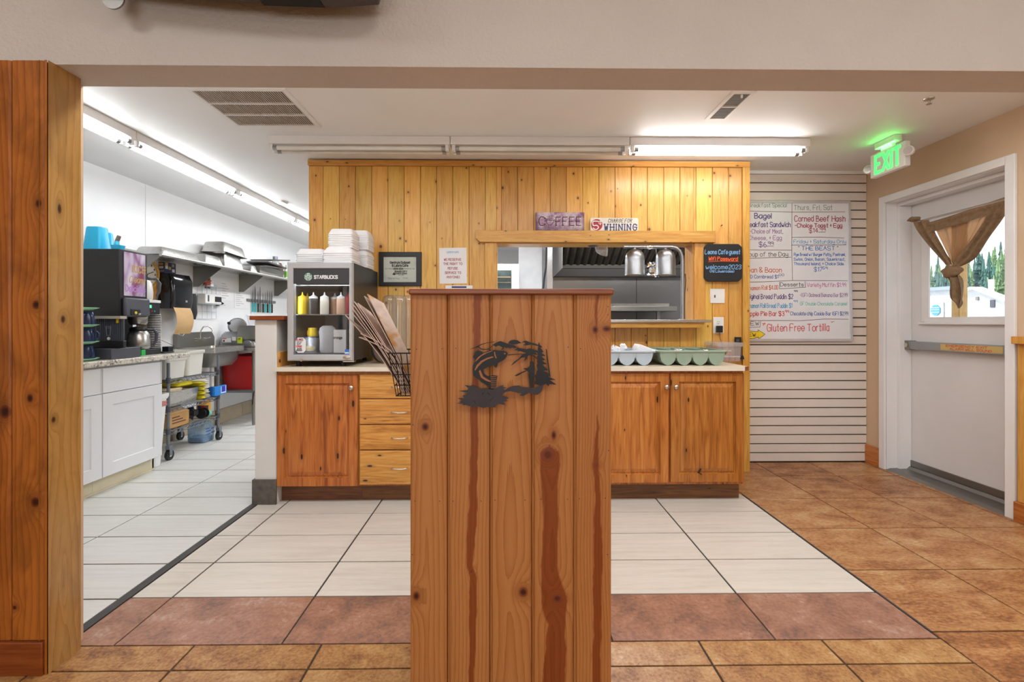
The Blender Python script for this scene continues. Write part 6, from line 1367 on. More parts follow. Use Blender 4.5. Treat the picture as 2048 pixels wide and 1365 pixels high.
build('housing', MB().loft([rl(WL+.001, -3.235, 4.675, 4.975, 1.335, .03, 4), rl(WL+.001, -3.222, 4.67, 4.98, 1.40, .035, 4), rl(WL+.001, -3.222, 4.67, 4.98, 1.61, .035, 4), rl(WL+.001, -3.25, 4.68, 4.97, 1.676, .03, 4)]), plain('gloss_black', C(26, 27, 32), .1, var=.05), td, smooth=40)
build('lock_badge', MB().box(-3.2235, -3.217, 4.84, 4.87, 1.40, 1.42), M['chrome'], td); build('paper_towel', MB().grid(lambda u, v: (-3.245+.03*math.sin(math.pi*v*.9)+.015*math.sin(3*v), 4.69+.25*u, 1.37-.285*v), 10, 14), M['kraft'], td, smooth=60, recalc=False)
sd_ = thing('soap_dispenser', 'black soap dispenser on the wall beside the towel dispenser', 'dispenser', (-3.33, 5.04, 1.22)); build('housing', MB().loft([rl(WL+.001, -3.27, 4.985, 5.095, 1.23, .02), rl(WL+.001, -3.255, 4.98, 5.10, 1.30, .02), rl(WL+.001, -3.27, 4.985, 5.095, 1.50, .02)]), M['black'], sd_, smooth=40); build('spout', MB().cyl((-3.31, 5.04, 1.232), (-3.31, 5.04, 1.17), .012, .006), M['white'], sd_)
gb = thing('glove_box', 'navy, gold and white carton lying on the towel dispenser', 'box', (-3.355, 4.78, 1.677))
build('carton', MB().box(-3.385, -3.33, 4.70, 4.865, 1.677, 1.79), plain('carton_navy', C(40, 44, 84), .5), gb, bevel=.002)
for y, z, c in ((4.62, 1.745, 'gold'), (4.62, 1.715, 'white'), (4.665, 1.71, 'gold'), (4.71, 1.74, 'grey'), (4.715, 1.69, 'white')): build('printed_patch', MB().box(-3.3305, -3.3285, y+.095, y+.13, z+.01, z+.04), INK[c], gb)
for x, z, c in ((-3.382, 1.757, 'gold'), (-3.38, 1.725, 'white'), (-3.375, 1.69, 'grey')): build('printed_patch', MB().box(x, x+.042, 4.6985, 4.7005, z, z+.024), INK[c], gb)
rk = thing('wire_rack', 'white wire wall rack of kitchen odds and ends', 'rack', (WL+.04, 5.41, 1.22))
m = MB()
for k in range(5): y = 5.275+.085*k; m.tube([(WL+.012, y, 1.24), (WL+.012, y, 1.63)], .0022, 5)
for z in (1.24, 1.32, 1.40, 1.50, 1.60, 1.63): m.tube([(WL+.012, 5.275, z), (WL+.012, 5.615, z)], .0022, 5)
for z in (1.40, 1.60): m.tube([(WL+.012, 5.275, z), (WL+.12, 5.275, z), (WL+.12, 5.615, z), (WL+.012, 5.615, z)], .0028, 5)
build('wires', m, M['blugrey'], rk, smooth=60)
lp = thing('label_printer', 'white label device with dark window on the wire rack', 'device', (WL+.08, 5.41, 1.405)); build('case', MB().box(WL+.02, WL+.11, 5.26, 5.56, 1.405, 1.515), M['white'], lp, bevel=.01); build('window', MB().box(WL+.108, WL+.113, 5.43, 5.55, 1.43, 1.49), M['black'], lp); build('slot', MB().box(WL+.108, WL+.112, 5.30, 5.325, 1.43, 1.50), M['charcoal'], lp)
tag(build('dark_leaf', MB().prism([(5.59, 1.39), (5.65, 1.40), (5.72, 1.42), (5.66, 1.445), (5.60, 1.445)], 'YZ', WL+.02, WL+.05), M['matblack'], bevel=.004), 'dark brown pouch poking out past the label device', 'pouch')
rb = thing('gift_bow', 'small red ribbon bow and white bag on top of the wire rack', 'bow', (WL+.07, 5.36, 1.60)); build('ribbon', MB().blob((WL+.08, 5.33, 1.645), (.03, .055, .04), 4, .3), plain('brick_red', C(150, 70, 56), .6), rb, smooth=60); build('bag', MB().box(WL+.05, WL+.10, 5.37, 5.43, 1.604, 1.66), M['paper'], rb, bevel=.006)
tag(build('photo_strip', MB().box(WL+.001, WL+.004, 5.42, 5.52, 1.585, 1.72), plain('photo_dark', C(82, 70, 70), .5, var=.5, scale=30)), 'dark photo strip pinned above the wire rack', 'photo')
for i, (q, lb) in enumerate(((((441, 562), (466, 566), (466, 602), (441, 602)), 'pale ruled paper pinned to the kitchen wall right of the wire rack'), (((469, 582), (497, 590), (497, 620), (469, 616)), 'lower list sheet pinned under the shelf bracket'))):
    P4 = [PX(x, y, WL+.002) for x, y in q]
    s = thing('wall_paper_sheet', lb, 'paper', (P4[0].x, P4[0].y, P4[3].z)); build('sheet', MB().prism([(p.y, p.z) for p in P4], 'YZ', WL+.001, WL+.0025), M['paper'], s)
    m = MB(); h = P4[0].z-P4[3].z; w = P4[1].y-P4[0].y
    for k in range(7): m.box(WL+.0025, WL+.003, P4[0].y+w*.1, P4[0].y+w*(.4+.25*((k*37) % 3)/2), P4[3].z+h*(.88-.12*k)-.004, P4[3].z+h*(.88-.12*k)+.001)
    build('printed_lines', m, INK['grey'], s)
kb_ = tag(build('knife_bar', MB().box(WL, WL+.018, 6.28, 7.05, 1.475, 1.51), M['steel_d'], bevel=.003), 'long magnetic knife bar on the kitchen wall', 'knife rack')
kn = [(502, 'teal', .19, .012, 'teal-handled knife nearest the shelf bracket'), (507.5, 'teal', .24, .016, 'broad dark blade with teal handle, second on the knife bar'), (513, 'matblack', .17, .010, 'black-handled knife, third on the knife bar'), (517.5, 'steel_d', .24, .014, 'grey all-metal knife, fourth on the knife bar'), (523, 'matblack', .16, .010, 'slim black knife, fifth on the knife bar'), (527.5, 'teal', .17, .009, 'teal-handled paring knife in the middle of the bar'), (532, 'matblack', .2, .013, 'black-handled knife right of the middle paring knife'), (536.5, 'teal', .19, .012, 'teal-handled knife, second from the cooler'), (541, 'matblack', .2, .016, 'broad black-handled knife, last before the cooler')]
for px, hc, bl, bw, lb in kn:
    y = wy(px); k = thing('kitchen_knife', lb, 'knife', (WL+.022, y, 1.36), 'knives on the wall bar')
    build('blade', MB().prism([(y-bw, 1.455), (y+bw*.9, 1.455), (y+bw*.8, 1.455+bl*.6), (y+bw*.1, 1.455+bl), (y-bw*.8, 1.455+bl*.7)], 'YZ', WL+.019, WL+.0215), plain('blade_grey', C(96, 96, 100), .3, .8), k)
    build('handle', MB().loft([rl(WL+.016, WL+.03, y-.015, y+.013, 1.335, .005), rl(WL+.016, WL+.03, y-.012, y+.011, 1.40, .005), rl(WL+.016, WL+.03, y-.014, y+.013, 1.456, .005)]), M[hc], k, smooth=40)
# ------------------------------------------------------------------ hand sink
sk_ = thing('hand_sink', 'small stainless wall-hung hand sink with splash backs', 'sink', (-3.2, 5.24, .72))
SX0, SX1, SY0, SY1, SZ = WL+.002, -3.0, 4.96, 5.52, .935
L = [rl(SX0, SX1, SY0, SY1, SZ-.055, .012), rl(SX0, SX1, SY0, SY1, SZ, .012), rl(SX0+.05, SX1-.03, SY0+.04, SY1-.04, SZ, .05), rl(SX0+.07, SX1-.05, SY0+.06, SY1-.06, SZ-.17, .06)]
build('rim_and_basin', MB().loft(L, False, True), M['steel'], sk_, smooth=40); build('bowl_underside', MB().loft([rl(SX0+.045, SX1-.02, SY0+.03, SY1-.03, SZ-.056, .06), rl(SX0+.05, SX1-.03, SY0+.04, SY1-.04, SZ-.15, .07), rl(SX0+.08, SX1-.07, SY0+.08, SY1-.08, SZ-.21, .06)]), M['steel_d'], sk_, smooth=50)
build('back_splash', MB().prism([(SY0-.05, SZ), (SY1, SZ), (SY1, SZ+.10), (SY1-.05, SZ+.16), (SY0+.06, SZ+.16), (SY0+.02, SZ+.125), (SY0-.05, SZ+.145)], 'YZ', SX0, SX0+.05), M['steel_d'], sk_, bevel=.003)
fy = 5.26
fc = build('faucet', MB().tube([(SX0+.02, fy, SZ+.07), (SX0+.05, fy, SZ+.09), (SX0+.055, fy, SZ+.17), (SX0+.075, fy+.015, SZ+.215), (SX0+.115, fy+.03, SZ+.225), (SX0+.15, fy+.05, SZ+.19), (SX0+.155, fy+.05, SZ+.165)], .008, 10), M['chrome'], sk_, smooth=60)
build('mixer_body', MB().tube([(SX0+.035, fy-.10, SZ+.065), (SX0+.035, fy+.10, SZ+.065)], .016, 12), M['chrome'], fc, smooth=50)
for s_ in (-1, 1): build('lever', MB().tube([(SX0+.035, fy+s_*.085, SZ+.075), (SX0+.10, fy+s_*.10, SZ+.095)], .007, 8), M['chrome'], fc, smooth=50)
build('drain_pipe', MB().tube([(-3.20, 5.24, SZ-.21), (-3.20, 5.24, .42), (-3.24, 5.24, .38), (WL+.01, 5.24, .38)], .02, 12), M['white'], sk_, smooth=50)
# ------------------------------------------------------------------ work table, slicer, red tub
wt_ = thing('work_table', 'stainless work table with undershelf by the hand sink', 'table', (-3.14, 6.4, 0))
TY0, TY1, TX0, TX1 = 5.56, 7.3, WL+.004, -2.90
build('table_top', MB().box(TX0, TX1, TY0, TY1, .868, .905), M['steel'], wt_, bevel=.004); build('undershelf', MB().box(TX0+.02, TX1-.03, TY0+.03, TY1-.03, .38, .405), M['zinc'], wt_, bevel=.003)
for x in (TX0+.03, TX1-.04):
    for y in (TY0+.05, TY1-.05): build('leg', MB().cyl((x, y, .002), (x, y, .868), .019), M['steel_d'], wt_, smooth=50)
rt = thing('red_tub', 'large red plastic tub on the undershelf of the work table', 'tub', (-3.14, 5.9, .406))
L = [rl(-3.33, -2.955, 5.68, 6.25, .407, .03), rl(-3.355, -2.925, 5.655, 6.275, .79, .03)]
build('tub_body', MB().loft(L, True, False), M['red'], rt, smooth=40); build('rim', MB().loft([rl(-3.365, -2.915, 5.645, 6.285, .78, .035), rl(-3.365, -2.915, 5.645, 6.285, .80, .035), rl(-3.345, -2.935, 5.665, 6.265, .80, .03)], False, False), M['red'], rt)
build('power_cord', MB().tube([(-2.93, 5.60, .40), (-2.92, 5.55, .30), (-2.95, 5.6, .235), (-3.02, 5.8, .26), (-3.05, 5.95, .36), (-3.05, 6.0, .38)], .006, 6), M['matblack'], wt_, smooth=60, label='black power cord looping below the undershelf')
sl = thing('meat_slicer', 'stainless meat slicer on the work table beside the sink', 'slicer', (-3.14, 5.8, .906))
build('base_body', MB().loft([rl(-3.36, -2.93, 5.62, 5.98, .912, .05, 5), rl(-3.36, -2.93, 5.61, 5.99, .96, .06, 5), rl(-3.355, -3.02, 5.63, 5.97, 1.05, .07, 5), rl(-3.33, -3.08, 5.66, 5.93, 1.09, .07, 5)]), plain('cast_alu', C(150, 152, 156), .35, .8), sl, smooth=50)
Mx = Matrix.Translation((-3.19, 5.72, 1.155)) @ Matrix.Rotation(.55, 4, 'Z') @ Matrix.Rotation(-.25, 4, 'X')
build('blade_guard', MB().lathe((0, 0, 0), [(.03, -.03), (.085, -.025), (.10, -.005), (.10, .01), (.02, .012)], 28, 'Y').xf(Mx), plain('guard_grey', C(122, 122, 124), .32, .85), sl, smooth=40)
build('carriage', MB().loft([rl(-3.12, -2.91, 5.60, 5.66, 1.00, .01), rl(-3.14, -2.87, 5.62, 5.80, 1.13, .01), rl(-3.13, -2.89, 5.64, 5.90, 1.16, .01)]), M['steel_d'], sl, smooth=40); build('gauge_plate', MB().box(-3.0, -2.86, 5.66, 5.68, .94, 1.16), M['charcoal'], sl, bevel=.004)
for x in (-3.30, -2.98):
    for y in (5.66, 5.94): build('foot', MB().lathe((x, y, .905), [(.014, 0), (.016, .012)], 10), M['matblack'], sl)
build('knob', MB().lathe((-3.25, 5.66, 1.19), [(.016, 0), (.016, -.02), (.008, -.024)], 12, 'Y'), M['matblack'], sl, smooth=40)
build('warning_label', MB().box(-3.30, -3.20, 5.607, 5.6095, .965, 1.015), M['paper'], sl); build('label_header', MB().box(-3.30, -3.255, 5.606, 5.6075, 1.003, 1.015), INK['orange'], sl); build('label_icon', MB().box(-3.292, -3.275, 5.606, 5.6075, .972, .994), INK['black'], sl); build('second_label', MB().box(-3.19, -3.145, 5.607, 5.6095, .985, 1.03), M['white'], sl)
build('hang_tag', MB().prism([(-3.12, .955), (-3.065, .955), (-3.065, 1.025), (-3.12, 1.025)], 'XZ', 5.592, 5.595), INK['lime'], sl); m = MB(); m.box(-3.112, -3.08, 5.5915, 5.5925, 1.005, 1.013).box(-3.112, -3.09, 5.5915, 5.5925, .995, 1.0); build('tag_print', m, INK['black'], sl)
tag(build('plastic_cover', MB().grid(lambda u, v: (-3.33+.5*u, 6.03+.25*v+.015*math.sin(9*u+4*v), .95+(.30+.08*math.sin(5*u+2))*math.sin(math.pi*min(1, .15+.85*v))*(1-.35*(u-.4)**2)+.012*math.sin(17*u)*math.sin(13*v)), 22, 16), M['film'], smooth=70, recalc=False, loc=(-3.1, 6.05, .95)), 'clear plastic cover draped behind the meat slicer', 'cover')
for i, (x, y, w, h, mt, lb) in enumerate(((-3.22, 6.62, .09, .30, 'frostp', 'tall frosted bin on the work table nearest the knives'), (-3.18, 6.95, .10, .36, 'frostp', 'tall frosted bin on the work table beside the cooler'))):
    b = thing('food_bin', lb, 'bin', (x, y, .906)); build('bin_body', MB().loft([rl(x-w*.9, x+w*.9, y-w*.9, y+w*.9, .907, .02), rl(x-w, x+w, y-w, y+w, .907+h, .02)]), M[mt], b, smooth=40); build('lid', MB().loft([rl(x-w*1.04, x+w*1.04, y-w*1.04, y+w*1.04, .907+h, .02), rl(x-w*1.04, x+w*1.04, y-w*1.04, y+w*1.04, .907+h+.016, .02)]), plain('lid_cream', C(222, 222, 196), .5), b)
# ------------------------------------------------------------------ overhead shelf
ZS = 1.81
os_ = thing('overhead_shelf', 'long stainless wall shelf on triangular brackets above the sink', 'shelf', (-3.22, 5.8, 1.6))
build('shelf_plate', MB().box(WL+.001, -3.05, 4.26, 7.5, ZS-.004, ZS), M['steel'], os_); build('front_lip', MB().tube([(-3.05, 4.26, ZS-.012), (-3.05, 7.5, ZS-.012)], .015, 10), M['steel'], os_, smooth=50); build('back_upstand', MB().box(WL+.001, WL+.006, 4.26, 7.5, ZS, ZS+.05), M['steel'], os_)
for y in (4.30, 5.22, 6.11, 7.03): build('bracket', MB().prism([(WL+.001, ZS-.004), (-3.09, ZS-.004), (-3.09, ZS-.03), (WL+.06, ZS-.225), (WL+.001, ZS-.225)], 'XZ', y, y+.004).box(WL+.001, WL+.03, y+.0045, y+.03, ZS-.223, ZS-.005), M['steel_d'], os_)
def pan(x0, x1, y0, y1, z, h, label, mat='steel', inv=True, tilt=None, nm='hotel_pan'):
    o = thing(nm, label, 'pan', ((x0+x1)/2, (y0+y1)/2, z), 'pans on the overhead shelf')
    c = .022; g = (x1-x0)*.09; zs_ = [0, .006, .008, h-.01, h]
    ins = [-.012, -.012, 0, g, g+.012]
    if not inv: zs_ = [h, h-.006, h-.008, .01, 0]
    L = [rl(x0+i, x1-i, y0+i, y1-i, z+.0015+q, c) for i, q in zip(ins, zs_)]
    m = MB().loft(L, False, True)
    if tilt:
        m.xf(Matrix.Translation(((x0+x1)/2, y0, z)) @ Matrix.Rotation(tilt, 4, 'X') @ Matrix.Translation((-(x0+x1)/2, -y0, -z)))
    build('pan_shell', m, M[mat], o, smooth=40); return o
pan(-3.35, -3.08, 4.33, 4.86, ZS, .075, 'shallow inverted hotel pan at the near end of the overhead shelf')
pan(-3.34, -3.09, 4.97, 5.27, ZS, .10, 'inverted half-size hotel pan under the tilted deep one')
pan(-3.36, -3.08, 5.30, 5.66, ZS, .155, 'deep hotel pan standing inverted beside the tilted one', tilt=.0)
pan(-3.35, -3.085, 5.02, 5.55, ZS+.163, .10, 'deep hotel pan lying tilted on top of the others', tilt=-.10) if False else pan(-3.35, -3.085, 5.28, 5.72, ZS+.165, .12, 'hotel pan stacked on the deep inverted one', tilt=-.05)
pan(-3.26, -3.08, 5.84, 5.98, ZS, .085, 'small inverted pan between the larger pans on the shelf')
pan(-3.35, -3.08, 6.05, 6.72, ZS, .10, 'long upright hotel pan holding flat trays', 'steel_d', inv=False)
for i, (dz, t, lb) in enumerate(((.108, .03, 'dark sheet tray lying on the long hotel pan'), (.150, -.05, 'second sheet tray tilted above the long hotel pan'), (.205, .12, 'topmost sheet tray leaning up on the long hotel pan'))):
    m = MB().loft([rl(-3.34, -3.06, 6.10+.1*i, 6.62+.1*i, ZS+dz, .02), rl(-3.35, -3.05, 6.09+.1*i, 6.63+.1*i, ZS+dz+.016, .02), rl(-3.34, -3.06, 6.10+.1*i, 6.62+.1*i, ZS+dz+.006, .02)], True, True); m.xf(Matrix.Translation((0, 6.36, ZS+dz)) @ Matrix.Rotation(t, 4, 'X') @ Matrix.Translation((0, -6.36, -ZS-dz)))
    tag(build('sheet_tray', m, M['steel_d'], smooth=40), lb, 'tray', 'sheet trays on the shelf')
def shelf_bottle(x, y, r, h, mat, cap, label, lab=None, z=ZS):
    o = thing('food_bottle', label, 'bottle', (x, y, z), 'bottles on the overhead shelf')
    build('bottle_body', MB().lathe((x, y, z+.001), [(r*.95, 0), (r, .01), (r, h*.66), (r*.5, h*.82), (r*.45, h*.86)], 16), mat, o, smooth=40); build('cap', MB().lathe((x, y, z+h*.85), [(r*.55, 0), (r*.55, h*.15)], 12), cap, o)
    if lab: build('wrap_label', MB().lathe((x, y, z+h*.15), [(r*1.02, 0), (r*1.02, h*.4)], 16, caps=False), lab, o)
shelf_bottle(-3.11, 6.83, .035, .20, M['white'], M['white'], 'white bottle with a green label beside the long pan', plain('label_green', C(120, 190, 60), .5)); shelf_bottle(-3.14, 6.93, .04, .15, M['yellow'], M['white'], 'squat yellow bottle on the overhead shelf', M['white']); shelf_bottle(-3.12, 7.06, .036, .15, M['yellow'], M['yellow'], 'second yellow bottle, behind the squat one')
shelf_bottle(-3.12, 7.2, .042, .27, plain('pale_yellow', C(236, 222, 130), .5), M['red'], 'tall yellow bottle with a red cap nearest the cooler', M['yellow']); shelf_bottle(-3.3, 7.02, .045, .30, plain('amber', C(110, 60, 40), .3), M['white'], 'tall brown bottle against the wall on the shelf'); shelf_bottle(-3.30, 6.88, .06, .33, M['frostp'], M['zinc'], 'large clear jug against the wall on the shelf'); shelf_bottle(-3.12, 7.36, .045, .14, M['white'], plain('dkgreen', C(50, 120, 70), .5), 'white jar with a green lid half behind the cooler')
tag(build('white_tub', MB().lathe((-3.15, 7.44, ZS+.15), [(.05, 0), (.075, .11), (.08, .115)], 20), M['white'], smooth=40), 'white paper tub at the far end of the shelf', 'tub')
# ------------------------------------------------------------------ wire cart
cart = thing('wire_cart', 'grey wire utility cart on castors beside the white cabinets', 'cart', (-3.13, 4.56, 0))
CX0, CX1, CY0, CY1 = -3.33, -2.94, 4.20, 4.92
for x in (CX0, CX1):
    for y in (CY0, CY1):
        pz = build('post', MB().cyl((x, y, .13), (x, y, .86 if y > 4.5 else .845), .013), M['zinc'], cart, smooth=50)
        for z in (.69, .44, .245): build('collar', MB().lathe((x, y, z-.025), [(.016, 0), (.019, .05)], 12), M['charcoal'], pz)
        cs_ = build('caster', MB().lathe((x+.012, y-.006, .045), [(.045, -.012), (.045, .012)], 20, 'X'), M['matblack'], cart, smooth=40)
        build('fork', MB().box(x-.004, x+.028, y-.03, y+.02, .095, .13).box(x+.026, x+.030, y-.025, y+.01, .04, .10).box(x-.006, x-.002, y-.025, y+.01, .04, .10), M['zinc'], cs_); build('hub', MB().lathe((x+.012, y-.006, .045), [(.016, -.014), (.016, .014)], 12, 'X'), M['white'], cs_)
for z in (.69, .44, .245):
    m = MB()
    for zz in (z, z-.03):
        m.tube([(CX0, CY0, zz), (CX1, CY0, zz), (CX1, CY1, zz), (CX0, CY1, zz)], .004, 6, closed=True)
    for a, b in (((CX1, CY0), (CX1, CY1)), ((CX0, CY0), (CX1, CY0))):
        n_ = 22 if a[0] == b[0] else 12; pts = []
        for k in range(n_+1):
            t = k/n_; pts.append((a[0]+(b[0]-a[0])*t, a[1]+(b[1]-a[1])*t, z if k % 2 else z-.03))
        m.tube(pts, .0028, 5)
    for k in range(18): 
        y = CY0+(CY1-CY0)*k/17; m.tube([(CX0, y, z+.002), (CX1, y, z+.002)], .0022, 4)
    build('wire_shelf', m, M['zinc'], cart, smooth=60)
def tub(x0, x1, y0, y1, z, h, label, mat):
    o = thing('storage_tub', label, 'tub', ((x0+x1)/2, (y0+y1)/2, z)); g = .018
    build('tub_body', MB().loft([rl(x0+g, x1-g, y0+g, y1-g, z, .03), rl(x0+.006, x1-.006, y0+.006, y1-.006, z+h-.03, .03)], True, False), mat, o, smooth=40); build('rim', MB().loft([rl(x0+.004, x1-.004, y0+.004, y1-.004, z+h-.035, .03), rl(x0-.004, x1+.004, y0-.004, y1+.004, z+h-.025, .032), rl(x0-.004, x1+.004, y0-.004, y1+.004, z+h, .032), rl(x0+.012, x1-.012, y0+.012, y1-.012, z+h, .028), rl(x0+.014, x1-.014, y0+.014, y1-.014, z+h-.08, .028)], False, False), mat, o, smooth=40)
tubm = plain('tub_white', C(222, 221, 214), .4, var=.02)
tub(-3.32, -2.965, 4.225, 4.50, .695, .19, 'white plastic tub on the top cart shelf, under the countertop end', tubm); tub(-3.30, -2.975, 4.515, 4.775, .695, .235, 'taller white plastic tub on the top cart shelf, by the sink', tubm)
hp = thing('towel_pan', 'deep steel pan of folded towels on the middle cart shelf', 'pan', (-3.15, 4.44, .445))
build('pan_shell', MB().loft([rl(-3.30, -2.985, 4.24, 4.66, .446, .03), rl(-3.32, -2.965, 4.22, 4.68, .575, .03), rl(-3.33, -2.955, 4.21, 4.69, .58, .03), rl(-3.315, -2.97, 4.225, 4.675, .58, .03), rl(-3.30, -2.985, 4.24, 4.66, .50, .03)]), M['steel'], hp, smooth=40)
cream = plain('cream_cloth', C(214, 196, 164), .95, var=.08, scale=20, bump=.002); yel = plain('yellow_cloth', C(206, 190, 30), .95, var=.1, scale=20, bump=.002); wht = plain('white_cloth', C(226, 222, 206), .95, var=.06, scale=20, bump=.002); brw = plain('brown_cloth', C(150, 118, 84), .95, var=.1, scale=20, bump=.002)
def cloth(x0, x1, y0, y1, z, h, mat, label, seed):
    rnd = random.Random(seed); a, b = rnd.uniform(0, 6), rnd.uniform(0, 6); L = []
    for k, (g, zz) in enumerate(((.012, 0), (.0, h*.25), (.006, h*.5), (.0, h*.78), (.02, h))):
        L.append([(x+.006*math.sin(30*y+a+k), y+.006*math.sin(26*x+b+k), z+zz+.004*math.sin(19*x+23*y+a)*(k > 2)) for x, y, _ in rl(x0+g, x1-g, y0+g, y1-g, 0, .03, 4)])
    tag(build('folded_towel', MB().loft(L), mat, smooth=60, loc=((x0+x1)/2, (y0+y1)/2, z)), label, 'towel', 'towels on the wire cart')
cloth(-3.29, -2.99, 4.25, 4.45, .52, .04, brw, 'brown folded towel lowest at the near end of the steel pan', 1); cloth(-3.28, -2.975, 4.26, 4.46, .561, .04, cream, 'cream folded towel on top at the near end of the steel pan', 2); cloth(-3.28, -2.98, 4.46, 4.65, .52, .045, cream, 'cream folded towel at the far end of the steel pan', 3); cloth(-3.28, -2.99, 4.40, 4.62, .604, .05, yel, 'yellow crumpled towel on top of the steel pan', 4)
for k in range(4):
    cloth(-3.26, -2.965, 4.695, 4.775, .446+.042*k, .042, yel, ['yellow towel lowest of the yellow stack', 'yellow towel second from the bottom of the yellow stack', 'yellow towel third from the bottom of the yellow stack', 'yellow towel topmost of the yellow stack'][k], 10+k)
    cloth(-3.26, -2.97-.004*k, 4.778, 4.862, .446+.045*k, .045, wht, ['white towel lowest of the white stack', 'white towel second from the bottom of the white stack', 'white towel third from the bottom of the white stack', 'white towel topmost of the white stack'][k], 20+k)
bb = thing('wrap_box', 'blue carton on the outer edge of the middle cart shelf', 'box', (-3.0, 4.93, .445))
build('carton', MB().box(-3.10, -2.915, 4.868, 4.906, .447, .545).box(-2.915, -2.905, 4.868, 5.02, .447, .545) if False else MB().box(-3.22, -2.924, 4.866, 4.90, .450, .545), M['blue'], bb)
build('front_panel', MB().box(-2.924, -2.900, 4.80, 5.0, .462, .552), plain('bright_blue', C(30, 130, 220), .45), bb, bevel=.003); build('printed_patch', MB().box(-2.9005, -2.8985, 4.90, 4.985, .475, .545), INK['white'], bb); build('printed_patch', MB().box(-2.899, -2.8975, 4.91, 4.975, .487, .545), plain('deep_blue', C(28, 50, 190), .5), bb)
cbx = thing('cardboard_box', 'small open cardboard box on the bottom cart shelf', 'box', (-3.1, 4.38, .25)); m = MB(); x0, x1, y0, y1, z0, z1 = -3.25, -2.97, 4.24, 4.52, .25, .375
m.box(x0, x1, y0, y1, z0, z0+.004).box(x0, x0+.004, y0, y1, z0, z1).box(x1-.004, x1, y0, y1, z0, z1).box(x0, x1, y0, y0+.004, z0, z1).box(x0, x1, y1-.004, y1, z0, z1); build('box_walls', m, M['brownbox'], cbx)
build('flap', MB().prism([(x1, z1), (x1-.10, z1+.045), (x1-.10, z1+.049), (x1+.003, z1+.003)], 'XZ', y0, y1), M['brownbox'], cbx); m = MB()
for k in range(3): m.box(x1, x1+.0012, y0+.05, y1-.05-.04*k, z0+.04+.025*k, z0+.05+.025*k)
build('printed_lines', m, INK['brown'], cbx)
tag(build('frying_pan', MB().lathe((-3.20, 4.55, .252), [(.095, 0), (.118, .035), (.12, .038), (.114, .036), (.092, .005), (.001, .004)], 32, caps=False).xf(Matrix.Translation((-3.215, 4.61, .345)) @ Matrix.Rotation(-1.0, 4, 'Y') @ Matrix.Rotation(.25, 4, 'Z') @ Matrix.Translation((3.2, -4.55, -.262))), M['matblack'], smooth=40), 'black round pan leaning at the back of the bottom cart shelf', 'pan')
tag(build('black_tool', MB().blob((-3.04, 4.64, .325), (.055, .075, .052), 12, .25, 14, 10), M['black'], smooth=50), 'black bulky tool beside the cardboard box on the cart', 'tool'); tag(build('cable_reel', MB().lathe((-3.0, 4.765, .30), [(.05, -.03), (.05, -.022), (.03, -.02), (.03, .02), (.05, .022), (.05, .03)], 18, 'Y'), M['matblack'], smooth=40), 'black reel standing next to the teal ball on the cart', 'reel'); tag(build('teal_ball', MB().blob((-2.99, 4.835, .288), (.036, .03, .034), 3, .05, 14, 10), plain('mint_teal', C(120, 205, 190), .5), smooth=60), 'pale teal ball between black reel and yellow tub on the cart', 'ball')
yt = thing('coffee_can', 'yellow plastic coffee can with red label on the bottom cart shelf', 'can', (-3.06, 4.905, .25))
yx, yy_ = -3.075, 4.90
build('can_body', MB().lathe((yx, yy_-.0, .252), [(.058, 0), (.062, .01), (.062, .12), (.055, .135)], 22), plain('can_yellow', C(238, 178, 20), .4), yt, smooth=40); build('lid', MB().lathe((yx, yy_, .386), [(.06, 0), (.06, .014)], 22), plain('can_lid', C(226, 160, 20), .4), yt); build('label_panel', MB().grid(lambda u, v: (yx+.0628*math.cos(-1.9+1.6*u), yy_+.0628*math.sin(-1.9+1.6*u), .275+.085*v), 12, 1), INK['navy'], yt, recalc=False); build('label_panel', MB().grid(lambda u, v: (yx+.0634*math.cos(-1.3+.6*u), yy_+.0634*math.sin(-1.3+.6*u), .285+.07*v), 8, 1), M['red'], yt, recalc=False)
wj = thing('water_jug', 'clear blue water jug on the floor under the wire cart', 'jug', (-3.07, 4.86, 0))
build('jug_body', MB().loft([rl(-3.16, -2.985, 4.77, 4.945, .002, .04), rl(-3.165, -2.98, 4.765, 4.95, .02, .04), rl(-3.165, -2.98, 4.765, 4.95, .16, .04), rl(-3.13, -3.01, 4.80, 4.915, .205, .04)]), M['water'], wj, smooth=40); build('jug_water', MB().loft([rl(-3.155, -2.99, 4.775, 4.94, .006, .035), rl(-3.155, -2.99, 4.775, 4.94, .05, .035)]), plain('blue_water', C(70, 130, 180), .2), wj)
m = MB()
for z, y0_, y1_ in ((.075, 4.79, 4.85), (.105, 4.79, 4.86), (.13, 4.79, 4.84), (.08, 4.87, 4.93), (.12, 4.87, 4.92)): m.box(-2.9795, -2.978, y0_, y1_, z, z+.012)
build('printed_patches', m, INK['cobalt'], wj)
# waste bin
wb_ = thing('waste_bin', 'slim white waste bin between white cabinet and wire cart', 'bin', (-3.05, 4.06, 0))
L = [rl(-3.22, -2.895, 3.955, 4.06, .002, .03), rl(-3.26, -2.87, 3.945, 4.10, .56, .03)]
build('bin_body', MB().loft(L, True, False), M['white'], wb_, smooth=40); build('rim', MB().loft([rl(-3.265, -2.866, 3.94, 4.105, .555, .032), rl(-3.275, -2.858, 3.936, 4.115, .575, .034), rl(-3.275, -2.858, 3.936, 4.115, .60, .034), rl(-3.25, -2.88, 3.955, 4.095, .60, .03)], False, False), M['white'], wb_, smooth=40)
build('lettering', text_mb('MSDS', (-2.868, 3.99, .50), (0, 1, 0), (0, 0, 1), .09, .035, .008), INK['salmon'], wb_, recalc=False)
